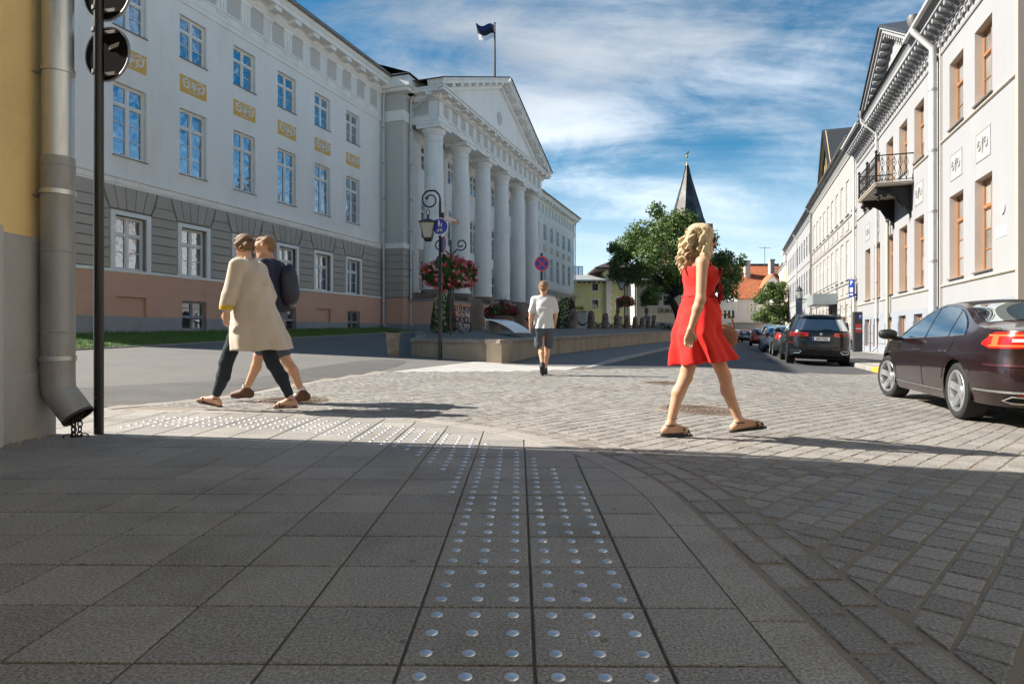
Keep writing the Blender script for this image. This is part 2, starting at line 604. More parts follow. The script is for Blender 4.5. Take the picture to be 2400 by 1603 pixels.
# the kerb arc as half planes
arc_planes = [(1, 0, ARC_C[0] + KERB_IN - 0.004)]
for k in range(0, 25):
    t = R(90 * k / 24)
    nx, ny = math.cos(t), math.sin(t)
    arc_planes.append((nx, ny, nx * ARC_C[0] + ny * ARC_C[1] + KERB_IN - 0.004))
stud_mb = MB(); stud_mb.lathe([(0.0185, -0.002), (0.0178, 0.0012), (0.0135, 0.0034), (0.0075, 0.0052), (0.0, 0.006)], 14)
stud_me = stud_mb.mesh('tactile_stud', M_STUD, smooth=True, angle=60)
n_stud = 0
for r_ in range(-3, 22):
    for c_ in range(-16, 3):
        a0, b0 = TX + c_ * PIT, TY + r_ * PIT
        j = 0.0048
        poly = [tile_w(a0 + j, b0 + j), tile_w(a0 + PIT - j, b0 + j), tile_w(a0 + PIT - j, b0 + PIT - j), tile_w(a0 + j, b0 + PIT - j)]
        if max(p[0] for p in poly) < -5.2: continue
        if max(p[1] for p in poly) < 5.0 and max(p[0] for p in poly) < -3.75: continue
        for (nx, ny, d) in arc_planes:
            poly = clip(poly, nx, ny, d)
            if len(poly) < 3: break
        if len(poly) < 3 or area(poly) < 0.0015: continue
        poly = ccw(poly)
        cx = sum(p[0] for p in poly) / len(poly); cy = sum(p[1] for p in poly) / len(poly)
        mb = MB()
        stone(mb, poly, random.uniform(-0.001, 0.001), h=0.04, ch=0.003, drop=0.0022)
        mb.v = [(x - cx, y - cy, z) for (x, y, z) in mb.v]
        t_ = mb.build('paving_tile', M_TILE, pave, loc=(cx, cy, 0), fix=False)
        for i in range(3):
            for k in range(3):
                sx, sy_ = tile_w(a0 + (i + 0.5) * PIT / 3, b0 + (k + 0.5) * PIT / 3)
                dx, dy = sx - ARC_C[0], sy_ - ARC_C[1]
                if sy_ < 2.65: ok = -0.30 < sx - 0.012 * sy_ < 0.39
                else:
                    d = math.hypot(dx, max(dy, 0.0)); ok = 2.545 < d < 3.225 and sx > -3.4
                if ok and in_walk(sx, sy_, KERB_IN - 0.03):
                    link('tactile_stud', stud_me, t_, (sx - cx, sy_ - cy, g(sx, sy_) - 0.0005)); n_stud += 1

# --- kerb stones: straight then round the corner
def arc_poly(r0, r1, s0, s1, n=5, gap=0.004):
    """polygon between arc lengths s0, s1 measured from y=ARC_C.y (negative = straight part)"""
    def at(r, s):
        if s < 0: return (ARC_C[0] + r, ARC_C[1] + s)
        q = 0.5 * (KERB_IN + KERB_OUT); t = s / q
        if t > PI / 2: return (ARC_C[0] - (s - q * PI / 2), ARC_C[1] + r)
        return (ARC_C[0] + r * math.cos(t), ARC_C[1] + r * math.sin(t))
    ss = lin(s0 + gap, s1 - gap, n)
    return [at(r1, s) for s in ss] + [at(r0, s) for s in ss[::-1]]


s = -3.0
while s < 7.2:
    ln = 0.9 if s < 0 else 0.62
    poly = ccw(arc_poly(KERB_IN, KERB_OUT, s, s + ln))
    mb = MB(); stone(mb, poly, 0.001, h=0.05, ch=0.003, drop=0.003)
    mb.build('kerb_stone', M_KERB, pave, fix=False)
    s += ln

# --- setts
big = []      # (distance, polygon, dz)
r0 = KERB_OUT + 0.03
for row in range(2):
    ra, rb = r0 + row * 0.128, r0 + row * 0.128 + 0.108
    s = -2.9 + row * 0.07
    while s < 6.2:
        ln = random.uniform(0.17, 0.24)
        big.append((arc_poly(ra, rb, s, s + ln, 2, random.uniform(0.008, 0.014)), random.uniform(-0.003, 0.003)))
        s += ln
R_FIELD = r0 + 0.128 * 2 + 0.008
ROWP = 0.129
dA = (math.cos(R(46)), math.sin(R(46))); dB = (-dA[1], dA[0])
for row in range(-110, 130):
    a = -30 + random.uniform(0, 0.2)
    row_j = random.uniform(-0.006, 0.006)
    while a < 30:
        ln = random.uniform(0.115, 0.17)
        b = row * ROWP + row_j
        cx = dA[0] * (a + ln / 2) + dB[0] * b; cy = dA[1] * (a + ln / 2) + dB[1] * b
        if -4.5 < cx < 15.5 and 0.6 < cy < 18.5 and abs(cx) < 1.1 * cy + 1.8 and left_x(cy) - 0.1 < cx and cy < far_y(cx) + 0.05 and not in_walk(cx, cy, R_FIELD - 0.05):
            hw = ROWP / 2 - random.uniform(0.006, 0.0105); hl = ln / 2 - random.uniform(0.0035, 0.006)
            poly = []
            for (p, q) in ((-1, -1), (1, -1), (1, 1), (-1, 1)):
                pa = p * hl + random.uniform(-0.0035, 0.0035); pb = q * hw + random.uniform(-0.003, 0.003)
                poly.append((cx + dA[0] * pa + dB[0] * pb, cy + dA[1] * pa + dB[1] * pb))
            if in_walk(cx, cy, R_FIELD + 0.2):
                if cy < ARC_C[1]: nx, ny = 1, 0
                else:
                    nx, ny = cx - ARC_C[0], cy - ARC_C[1]
                    if cx < ARC_C[0]: nx = 0
                    l_ = math.hypot(nx, ny); nx /= l_; ny /= l_
                poly = clip(poly, -nx, -ny, -(nx * ARC_C[0] + ny * ARC_C[1] + R_FIELD))
            if len(poly) >= 3 and area(poly) > 0.0025:
                big.append((poly, random.uniform(-0.0018, 0.0018)))
        a += ln
HOLES = [(2.05, 6.95, 0.42), (2.55, 10.6, 0.36), (-2.65, 7.75, 0.40)]     # manhole covers
big2 = []
for poly, dz in big:
    cx = sum(p[0] for p in poly) / len(poly); cy = sum(p[1] for p in poly) / len(poly)
    if any(math.hypot(cx - hx, cy - hy) < hr + 0.07 for hx, hy, hr in HOLES): continue
    vis = 1.3 < cy and abs(cx) < 0.83 * cy + 0.05
    big2.append(((cx * cx + cy * cy) + (0 if vis else 1e4), ccw(poly), dz, cx, cy))
big2.sort(key=lambda t: t[0])
rest = MB()
for i, (d, poly, dz, cx, cy) in enumerate(big2):
    if i < 300:
        mb = MB(); stone(mb, poly, dz, ch=0.0055, drop=0.0035)
        mb.v = [(x - cx, y - cy, z) for (x, y, z) in mb.v]
        mb.build('sett', M_COB, bed, loc=(cx, cy, 0), fix=False)
    else:
        stone(rest, poly, dz, ch=0.0055, drop=0.0035)
tag(rest.build('setts', M_COB, bed, fix=False), kind='stuff')

# edge stones between the yard and the setts
pts = [(-4.25, 6.66), (-3.42, 8.0), (-3.1, 10.2), (-2.45, 12.75)]
for (a, b) in zip(pts, pts[1:]):
    d = Vector(b) - Vector(a); n_ = max(1, round(d.length / 0.55)); d_ = d / n_; nn = Vector((-d.y, d.x)).normalized() * 0.14
    for i in range(n_):
        p = Vector(a) + d_ * (i + 0.008); q = Vector(a) + d_ * (i + 0.992)
        mb = MB(); stone(mb, ccw([tuple(p), tuple(q), tuple(q + nn), tuple(p + nn)]), 0.002, ch=0.004, drop=0.003)
        mb.build('edge_stone', M_KERB, bed, fix=False)

# manhole covers
M_IRON = mat('cast_iron', (0.17, 0.13, 0.10), 0.6, 0.2, 8, 0.001, 100, metal=0.2, stain=(0.26, 0.17, 0.11), stain_amt=0.5, stain_scale=5)
for (hx, hy, hr), lab in zip(HOLES, ('round iron manhole cover in the setts behind the woman in red', 'small round iron manhole cover farther up the cobbled crossing', 'round iron manhole cover at the heels of the walking couple')):
    t_ = thing('manhole_cover', lab, 'manhole cover', (hx, hy, g(hx, hy)), 0, 'manhole covers in the crossing')
    zo = lambda x, y: g(hx + x, hy + y) - g(hx, hy)
    e = 0.3
    t_.rotation_euler = (math.atan2(g(hx, hy + e) - g(hx, hy - e), 2 * e), -math.atan2(g(hx + e, hy) - g(hx - e, hy), 2 * e), 0)
    mb = MB(); mb.lathe([(hr * 0.84, -0.02), (hr * 0.84, 0.003), (hr * 0.97, 0.004), (hr, 0.0), (hr, -0.02)], 48); mb.build('frame', M_IRON, t_, smooth=True)
    mb = MB(); mb.lathe([(hr * 0.82, -0.02), (hr * 0.82, -0.001), (0, -0.001)], 48)
    for ring, cnt in ((0.14, 6), (0.3, 12), (0.46, 18), (0.6, 26), (0.73, 32)):
        for k in range(cnt):
            t = 2 * PI * (k + (0.5 if cnt % 4 else 0)) / cnt; x, y = hr * ring * math.cos(t), hr * ring * math.sin(t)
            c, s_ = math.cos(t), math.sin(t); w_, l_ = 0.011, 0.02
            mb.prism([(x + c * p - s_ * q, y + s_ * p + c * q) for p, q in ((-w_, -l_), (w_, -l_), (w_, l_), (-w_, l_))], -0.001, 0.005)
    mb.build('cover', M_IRON, t_)
    # stone collar around
    mb = MB(); mb.lathe([(hr + 0.005, -0.02), (hr + 0.008, -0.004), (hr + 0.09, -0.006), (hr + 0.09, -0.02)], 40); mb.build('collar', M_BED, t_, smooth=True)

# --- pale tiled patch at the far side of the crossing
far_walk = grid_sheet('far_pavement', lin(-2.9, 2.6, 44), lin(12.0, 20.0, 64), lambda x, y: g(x, y) - 0.010, M_GROUT,
                      keep=lambda x, y: y > far_y(x) + 0.0 and uv(x, y)[1] < -3.3 and y < 12.9 + 2.7 * (x + 2.6) and (uv(x, y)[1] > -5.9 or uv(x, y)[0] < 17.5))
tag(far_walk, kind='structure')
for i in range(-16, 40):
    for j in range(-12, 40):
        u0, v0 = 12.0 + j * 0.33, -9.5 + i * 0.33
        poly = [W(u0 + 0.004, v0 + 0.004), W(u0 + 0.326, v0 + 0.004), W(u0 + 0.326, v0 + 0.326), W(u0 + 0.004, v0 + 0.326)]
        cx = sum(p[0] for p in poly) / 4; cy = sum(p[1] for p in poly) / 4
        if not (cy > far_y(cx) + 0.1 and v0 + 0.3 < -3.35 and cy < 12.9 + 2.7 * (cx + 2.6) and cx > -2.7): continue
        if u0 > 16.2 + 0.6 * max(0, (-5.8 - v0)) : continue
        if u0 > 15.6 and v0 > -5.6: continue
        mb = MB(); stone(mb, ccw(poly), 0.0, h=0.03, ch=0.003, drop=0.002)
        mb.v = [(x - cx, y - cy, z) for (x, y, z) in mb.v]
        mb.build('paving_tile', M_TILE_PALE, far_walk, loc=(cx, cy, 0), fix=False)

# --- left pavement of the street along the retaining wall, kerb, right pavement
M_WALKASPH = mat('pavement_asphalt', (0.15, 0.145, 0.14), 0.85, 0.1, 0.8, 0.003, 200, fine=0.2, fscale=140)
M_WALKCONC = mat('pavement_slab', (0.36, 0.34, 0.31), 0.85, 0.1, 0.8, 0.002, 200, fine=0.12, fscale=140)
us = [15.4 + i * 0.8 for i in range(40)] + [48 + i * 3 for i in range(22)]
lw = street_sheet('street_pavement', us, lin(-5.7, -3.42, 6), lambda u, v: gs(u, v) + 0.0 + 0.07 * sstep(15.4, 19, u), M_WALKASPH)
u = 15.3
while u < 70:
    ln = 1.0 if u < 45 else 2.4
    mb = MB()
    for (uu) in (u + 0.006, u + ln - 0.006):
        up = 0.07 * sstep(15.4, 19, uu) + 0.004
        for v_, dz in ((-3.45, up), (-3.30, up), (-3.27, up - 0.02), (-3.26, -0.05), (-3.45, -0.05)):
            x, y = W(uu, v_); mb.v.append((x, y, gs(uu, v_) + dz))
    mb.f = [(i, (i + 1) % 5, 5 + (i + 1) % 5, 5 + i) for i in range(5)] + [(0, 1, 2, 3, 4), (5, 6, 7, 8, 9)]
    mb.build('kerb_stone', M_KERB, lw)
    u += ln
M_YELLOW = mat('yellow_paint', (0.75, 0.45, 0.03), 0.6, 0.12, 9, stain=(0.4, 0.3, 0.15), stain_amt=0.4, stain_scale=6)
rus = [17.5 + i * 0.8 for i in range(40)] + [50 + i * 3 for i in range(24)]
rw = street_sheet('street_pavement', rus, [3.9, 4.6, 5.0, 5.8, 6.5, 7.05], lambda u, v: gs(u, v) + 0.12, M_WALKASPH)
# paler slab strips that cross the asphalt of the right pavement
for (v0, v1) in ((3.9, 4.55), (6.35, 7.05)):
    u = 17.6
    while u < 60:
        ln = 0.8
        mb = MB()
        for uu in (u + 0.008, u + ln - 0.008):
            for v_ in (v0 + 0.01, v1 - 0.01):
                x, y = W(uu, v_); mb.v.append((x, y, gs(uu, v_) + 0.126))
        mb.f = [(0, 1, 3, 2)]
        mb.build('pavement_slab', M_WALKCONC, rw, fix=False)
        u += ln
u = 17.6; k = 0
while u < 90:
    ln = 1.0 if u < 45 else 2.4
    mb = MB()
    for uu in (u + 0.006, u + ln - 0.006):
        for v_, dz in ((3.9, 0.124), (3.76, 0.124), (3.73, 0.10), (3.72, -0.05), (3.9, -0.05)):
            x, y = W(uu, v_); mb.v.append((x, y, gs(uu, v_) + dz))
    mb.f = [(i, (i + 1) % 5, 5 + (i + 1) % 5, 5 + i) for i in range(5)] + [(0, 1, 2, 3, 4), (5, 6, 7, 8, 9)]
    mb.build('kerb_stone', M_YELLOW if k in (1, 2) else M_KERB, rw)
    u += ln; k += 1

# --- grass bank at the foot of the facade
def base_z(u): return 0.80 + 0.0177 * (u - 14.6)


def grass_z(u, v):
    t = min(1, max(0, (-16.5 - v) / 3.3))
    return gs(u, -16.5) * (1 - t) + (base_z(u) + 0.03) * t + 0.02 * math.sin(u * 3.1 + v * 5) * 0.5


bank = street_sheet('grass_bank', lin(4, 33.6, 74), lin(-19.95, -16.5, 14), grass_z, M_GRASS)
gb = MB()
for i in range(26000):
    u = random.uniform(9.5, 33.5); v = random.uniform(-19.8, -16.48)
    x, y = W(u, v); z = grass_z(u, v); h = random.uniform(0.03, 0.085) * (1.6 if v < -19.5 else 1)
    a = random.uniform(0, PI); w_ = 0.008 + 0.006 * random.random(); lx, ly = random.uniform(-.04, .04), random.uniform(-.04, .04)
    gb.v += [(x - w_ * math.cos(a), y - w_ * math.sin(a), z - 0.01), (x + w_ * math.cos(a), y + w_ * math.sin(a), z - 0.01), (x + lx, y + ly, z + h)]
    n_ = len(gb.v); gb.f.append((n_ - 3, n_ - 2, n_ - 1))
M_BLADE = mat('grass_blade', (0.10, 0.19, 0.03), 0.7, 0.25, 1.2, island=0.25)
tag(gb.build('grass', M_BLADE, None, fix=False), 'short green grass on the bank below the university wing', 'grass', kind='stuff')
u = 4.0
while u < 33.4:
    mb = MB()
    for uu in (u + 0.005, u + 0.995):
        for v_, dz in ((-16.54, 0.03), (-16.46, 0.03), (-16.46, -0.05), (-16.54, -0.05)):
            x, y = W(uu, v_); mb.v.append((x, y, gs(uu, -16.5) + dz))
    mb.f = [(0, 1, 5, 4), (1, 2, 6, 5), (3, 0, 4, 7), (0, 1, 2, 3), (4, 5, 6, 7)]
    mb.build('edge_stone', M_KERB, bank)
    u += 1.0
# ------------------------------------------------------------------ architecture helpers
M_WALL = mat('grey_white_stucco', (0.88, 0.845, 0.80), 0.85, 0.05, 0.7, 0.0012, 90, fine=0.03, fscale=60, stain=(0.72, 0.67, 0.61), stain_amt=0.45, stain_scale=0.6, stretch=(1, 1, 0.3))
M_WHITE = mat('white_plaster', (0.90, 0.875, 0.835), 0.75, 0.03, 1.0, 0.0008, 90, stain=(0.56, 0.53, 0.48), stain_amt=0.35, stain_scale=1.0, stretch=(1, 1, 0.5))
M_FRIEZE = mat('frieze_grey', (0.58, 0.55, 0.51), 0.85, 0.05, 1.5)
M_RUST = mat('rusticated_stone', (0.44, 0.395, 0.345), 0.88, 0.07, 1.2, 0.002, 120, fine=0.06, fscale=90, obj_var=0.035)
M_JOINT = mat('rustication_joint', (0.27, 0.24, 0.215), 0.9, 0.08, 2)
M_SALMON = mat('salmon_plinth', (0.66, 0.39, 0.285), 0.88, 0.05, 1.0, 0.0015, 100, fine=0.04, fscale=80, stain=(0.52, 0.31, 0.23), stain_amt=0.5, stain_scale=0.7)
M_BASE = mat('blue_grey_base', (0.34, 0.345, 0.365), 0.9, 0.07, 1.5, 0.001, 100, stain=(0.25, 0.24, 0.23), stain_amt=0.5, stain_scale=1.1)
M_FRAME = mat('white_window_paint', (0.80, 0.79, 0.76), 0.5, 0.04, 4)
M_PANE = glass_mat('window_pane', (0.045, 0.055, 0.07), 0.44, 0.015, (0.78, 0.86, 0.96), 0.02)
M_CURT = mat('net_curtain', (0.62, 0.64, 0.66), 0.9, 0.05, 6)
M_PANE_D = glass_mat('cellar_pane', (0.03, 0.03, 0.032), 0.12, 0.02)
M_OCHRE = mat('ochre_relief_ground', (0.78, 0.46, 0.11), 0.8, 0.06, 6)
M_ROOF = mat('dark_sheet_roof', (0.055, 0.058, 0.062), 0.5, 0.15, 2, metal=0.2)
M_SILL = mat('sheet_metal_sill', (0.22, 0.21, 0.20), 0.5, 0.1, 5, metal=0.4)
M_PIPE = mat('painted_downpipe', (0.60, 0.60, 0.59), 0.45, 0.05, 3, stain=(0.45, 0.43, 0.40), stain_amt=0.4, stain_scale=2)
M_PIPE_D = mat('downpipe_joint', (0.36, 0.35, 0.34), 0.5, 0.05, 3)


def facade_tf(sgn): return lambda a, n, z: (a, sgn * n, z)


def wall_grid(mb, a0, a1, z0, z1, holes, depth, n=0.0, rev=None):
    """front skin with rectangular openings and their reveals; holes = (a0,a1,z0,z1)"""
    A = sorted({a0, a1} | {h[i] for h in holes for i in (0, 1) if a0 < h[i] < a1})
    Z = sorted({z0, z1} | {h[i] for h in holes for i in (2, 3) if z0 < h[i] < z1})
    for i in range(len(A) - 1):
        for j in range(len(Z) - 1):
            ca, cz = (A[i] + A[i + 1]) / 2, (Z[j] + Z[j + 1]) / 2
            if any(h[0] < ca < h[1] and h[2] < cz < h[3] for h in holes): continue
            mb.quad((A[i], n, Z[j]), (A[i + 1], n, Z[j]), (A[i + 1], n, Z[j + 1]), (A[i], n, Z[j + 1]))
    for (p, q, r, s) in holes:
        d = n - depth; mb = rev or mb
        mb.quad((p, n, r), (p, d, r), (p, d, s), (p, n, s)); mb.quad((q, n, r), (q, n, s), (q, d, s), (q, d, r))
        mb.quad((p, n, s), (p, d, s), (q, d, s), (q, n, s)); mb.quad((p, n, r), (q, n, r), (q, d, r), (p, d, r))


WCACHE = {}


def window(root, sgn, a, n, z, w, h, transom, rows_low, fm, pm, cols=2, fw=0.065, mull=0.10, tb=0.08, bar=0.028, name='window', top_rows=1, panes=True):
    """casement window whose frame sits in the opening at outward position n (front of frame)"""
    key = (sgn, round(w, 3), round(h, 3), transom, rows_low, fm.name, pm.name, cols, fw, mull, top_rows)
    if key not in WCACHE:
        tf = facade_tf(sgn)
        mb = MB(tf)
        d0, d1 = -0.075, 0.0
        mb.box(0, fw, d0, d1, 0, h); mb.box(w - fw, w, d0, d1, 0, h)
        mb.box(fw, w - fw, d0, d1, 0, fw); mb.box(fw, w - fw, d0, d1, h - fw, h)
        zt = h * transom if transom else None
        inner = w - 2 * fw
        cw = (inner - mull * (cols - 1)) / cols
        for c in range(1, cols):
            x = fw + c * cw + (c - 1) * mull
            mb.box(x, x + mull, d0 - 0.002, d1 + 0.012, fw, h - fw)
        if zt: mb.box(fw, w - fw, d0 - 0.001, d1 + 0.02, zt - tb / 2, zt + tb / 2)
        pl = []
        for c in range(cols):
            x0 = fw + c * (cw + mull); x1 = x0 + cw
            zl0, zl1 = fw, (zt - tb / 2 if zt else h - fw)
            sash = 0.035
            for (q0, q1, nr) in ((zl0, zl1, rows_low),) + (((zt + tb / 2, h - fw, top_rows),) if zt else ()):
                mb.box(x0, x0 + sash, d0 + 0.005, d1 - 0.012, q0, q1); mb.box(x1 - sash, x1, d0 + 0.005, d1 - 0.012, q0, q1)
                mb.box(x0 + sash, x1 - sash, d0 + 0.005, d1 - 0.012, q0, q0 + sash); mb.box(x0 + sash, x1 - sash, d0 + 0.005, d1 - 0.012, q1 - sash, q1)
                zz0, zz1 = q0 + sash, q1 - sash
                hh = (zz1 - zz0 - bar * (nr - 1)) / nr
                for r_ in range(nr):
                    p0 = zz0 + r_ * (hh + bar)
                    if r_: mb.box(x0 + sash, x1 - sash, d0 + 0.01, d1 - 0.022, p0 - bar, p0)
                    pl.append((x0 + sash, p0, x1 - x0 - 2 * sash, hh))
        fme = mb.mesh(name, fm)
        pms = []
        pc = {}
        for (px, pz, pw, ph) in pl:
            k2 = (round(pw, 3), round(ph, 3))
            if k2 not in pc:
                m2 = MB(tf); m2.box(0, pw, -0.052, -0.046, 0, ph); pc[k2] = m2.mesh('pane', pm)
            pms.append((px, pz, pc[k2]))
        WCACHE[key] = (fme, pms)
    fme, pms = WCACHE[key]
    o = link(name, fme, root, (a, sgn * n, z))
    for (px, pz, me) in pms: link('pane', me, o, (px, 0, pz))
    return o


def profile_run(mb, prof, a0, a1):
    """extrude an (n, z) profile along a"""
    n = len(prof)
    mb.add([(a0, p[0], p[1]) for p in prof] + [(a1, p[0], p[1]) for p in prof],
           [tuple(range(n)), tuple(range(n, 2 * n))[::-1]] + [(i, (i + 1) % n, n + (i + 1) % n, n + i) for i in range(n)])


def pipe_seg(root, pts, r, m=None, joints=(), name='downpipe', n=12):
    mb = MB(); mb.tube(pts, r, n)
    o = mb.build(name, m or M_PIPE, root, smooth=True)
    for (p, q) in joints:
        mb = MB(); mb.tube([p, q], r * 1.13, n); mb.build('pipe_joint', M_PIPE_D, o, smooth=True)
    return o


def text_mesh(s, size, depth, m, align='CENTER', bold=0.0):
    cu = bpy.data.curves.new('lettering', 'FONT')
    cu.body = s; cu.size = size; cu.extrude = depth; cu.align_x = align; cu.align_y = 'CENTER'; cu.offset = bold
    tmp = bpy.data.objects.new('tmp', cu); col.objects.link(tmp)
    dg = bpy.context.evaluated_depsgraph_get(); dg.update()
    me = bpy.data.meshes.new_from_object(tmp.evaluated_get(dg))
    bpy.data.objects.remove(tmp); bpy.data.curves.remove(cu)
    me.materials.clear(); me.materials.append(m)
    return me


# ------------------------------------------------------------------ university building (left of the street)
# local frame: x = u - U0, outward n = towards the street, z absolute
U0, VW = 22.0, -19.9
x_, y_ = W(U0, VW)
uni = thing('university_building', 'long pale classical building with six white columns, pediment and salmon plinth', 'building', (x_, y_, 0), STREET_ROT)
S = -1
TF = facade_tf(S)


def umb(): return MB(lambda u, n, z: (u - U0, S * n, z))


BAYS = [16.62 + 2.755 * k for k in range(0, 6)]
LEFT_END, CORNER = 13.55, 33.5
BW = 1.30
f2 = [(b - BW / 2, b + BW / 2, 6.93, 9.43) for b in BAYS]
f3 = [(b - BW / 2, b + BW / 2, 11.36, 13.0) for b in BAYS]
f1 = [(b - 0.62, b + 0.62, 3.02, 4.88) for b in BAYS]
cel = [(b - 0.60, b + 0.60, 0.95, 2.08) for i, b in enumerate(BAYS) if i in (1, 3, 5)]
nic = [(b - 0.60, b + 0.60, 1.38, 2.10) for i, b in enumerate(BAYS) if i in (0, 2, 4)]


def wing(u0, u1, bays, cells, niches, detail=True):
    h2 = [(b - BW / 2, b + BW / 2, 6.93, 9.43) for b in bays]
    h3 = [(b - BW / 2, b + BW / 2, 11.36, 13.0) for b in bays]
    h1 = [(b - 0.62, b + 0.62, 3.02, 4.88) for b in bays]
    mb = umb(); wall_grid(mb, u0, u1, 6.10, 13.46, h2 + h3, 0.24)
    mb.build('wall', M_WALL, uni)
    # joint-coloured backing of the rusticated floor
    mb = umb(); wall_grid(mb, u0, u1, 2.95, 5.90, h1, 0.20, n=-0.01)
    mb.build('rustication_backing', M_JOINT, uni)
    # plinth
    mb = umb(); wall_grid(mb, u0, u1, 1.42, 2.92, [(c[0], c[1], max(c[2], 1.42), c[3]) for c in cells + niches], 0.18, n=0.06)
    for c in niches: mb.quad((c[0], -0.06, c[2]), (c[1], -0.06, c[2]), (c[1], -0.06, c[3]), (c[0], -0.06, c[3]))
    mb.build('plinth', M_SALMON, uni)
    mb = umb(); wall_grid(mb, u0, u1, 0.3, 1.42, [(c[0], c[1], c[2], 1.42) for c in cells], 0.18, n=0.062)
    mb.build('plinth_base', M_BASE, uni)
    # bands
    mb = umb(); profile_run(mb, [(-0.02, 2.92), (0.09, 2.92), (0.11, 2.95), (0.11, 3.01), (0.05, 3.04), (-0.02, 3.04)], u0, u1); mb.build('sill_band', M_WHITE, uni)
    mb = umb(); profile_run(mb, [(-0.02, 5.88), (0.05, 5.88), (0.05, 5.93), (0.085, 5.95), (0.085, 6.11), (0.15, 6.14), (0.15, 6.18), (-0.02, 6.22)], u0, u1); mb.build('string_course', M_WHITE, uni)
    # rustication blocks: seven courses in each pier, then fan stones over the windows
    edges = [u0] + [e for b in bays for e in (b - 0.80, b + 0.80)] + [u1]
    zc = [3.055 + i * (5.03 - 3.055) / 6 for i in range(7)]
    gp = 0.028
    for i in range(0, len(edges), 2):
        p, q = edges[i], edges[i + 1]
        if q - p < 0.15: continue
        for k in range(6):
            mb = umb(); mb.box(p + (gp / 2 if i else 0), q - (gp / 2 if i < len(edges) - 2 else 0), -0.012, 0.055, zc[k] + gp / 2, zc[k + 1] - gp / 2)
            mb.build('rustication_block', M_RUST, uni, bevel=0.012 if detail else 0)
        # cap block with slanted ends
        s0 = 0.20 if i else 0; s1 = 0.20 if i < len(edges) - 2 else 0
        mb = umb(); z0, z1 = 5.03 + gp / 2, 5.38
        mb.prism([(p + (gp / 2 if i else 0), z0), (q - gp / 2, z0), (q - gp / 2 - s1 * 0.9, z1), (p + gp / 2 + s0 * 0.9, z1)], -0.012, 0.055, 'xz') if True else None
        mb.build('rustication_block', M_RUST, uni)
    for b in bays:
        # five radiating fan stones over each window
        zb, zt = 5.03 + gp / 2, 5.88
        for k in range(5):
            a0, a1 = b - 0.80 + 0.32 * k, b - 0.80 + 0.32 * (k + 1)
            t0, t1 = b + (a0 - b) * 1.36, b + (a1 - b) * 1.36
            mb = umb(); mb.prism([(a0 + gp / 2, zb + 0.06), (a1 - gp / 2, zb + 0.06), (t1 - gp / 2, zt), (t0 + gp / 2, zt)], -0.012, 0.052, 'xz')
            mb.build('voussoir', M_RUST, uni)
    # lintel strip blocks between the fans
    for i in range(len(bays) + 1):
        p = u0 if i == 0 else bays[i - 1] + 0.80 * 1.36 + gp / 2
        q = u1 if i == len(bays) else bays[i] - 0.80 * 1.36 - gp / 2
        pl = p if i == 0 else bays[i - 1] + 1.0
        qr = q if i == len(bays) else bays[i] - 1.0
        if q - p < 0.1: continue
        mb = umb(); mb.prism([(pl, 5.38 + gp), (qr, 5.38 + gp), (q, 5.88), (p, 5.88)], -0.012, 0.05, 'xz'); mb.build('rustication_block', M_RUST, uni)
    for i, b in enumerate(bays):
        # ground floor window with white surround
        mb = umb()
        for (a0, a1, z0, z1) in ((b - 0.79, b - 0.62, 3.04, 5.03), (b + 0.62, b + 0.79, 3.04, 5.03), (b - 0.62, b + 0.62, 4.88, 5.03)): mb.box(a0, a1, -0.20, 0.075, z0, z1)
        if detail:
            for k in range(1, 6):
                for sd in (-1, 1): mb.box(*(sorted((b + sd * 0.78, b + sd * 0.83))), -0.01, 0.07, zc[k] - 0.012, zc[k] + 0.012)
        mb.build('window_surround', M_FRAME, uni)
        window(uni, S, b - 0.62 - U0, -0.16, 3.03, 1.24, 1.85, 0.66, 2, M_FRAME, M_PANE, fw=0.06)
        window(uni, S, b - BW / 2 - U0, -0.14, 6.93, BW, 2.50, 0.72, 3, M_FRAME, M_PANE)
        window(uni, S, b - BW / 2 - U0, -0.14, 11.36, BW, 1.64, 0.66, 2, M_FRAME, M_PANE)
        for z in (6.93, 11.36):
            mb = umb(); mb.box(b - BW / 2 - 0.04, b + BW / 2 + 0.04, -0.14, 0.06, z - 0.035, z - 0.01); mb.build('window_sill', M_SILL, uni)
            # dim room behind the glass
        for (z0, z1, w_) in ((6.95, 9.41, BW), (11.38, 12.98, BW), (3.04, 4.86, 1.24)):
            mb = umb(); mb.box(b - w_ / 2 + 0.01, b + w_ / 2 - 0.01, -0.40, -0.33, z0, z1); mb.build('room_blind', M_CURT, uni)
        # relief panel
        relief(uni, b - 0.65 - U0, 0.0, 10.06)
    for c in cells:
        window(uni, S, c[0] - U0, -0.08, c[2], c[1] - c[0], c[3] - c[2], 0.45, 1, mat('grey_cellar_frame', (0.30, 0.33, 0.37), 0.5), M_PANE_D, fw=0.05, mull=0.05, tb=0.06)
        mb = umb(); mb.box(c[0] - 0.15, c[1] + 0.15, 0.10, 0.42, 0.72, 0.90); mb.build('light_well_kerb', M_SOIL, uni)


REL = []


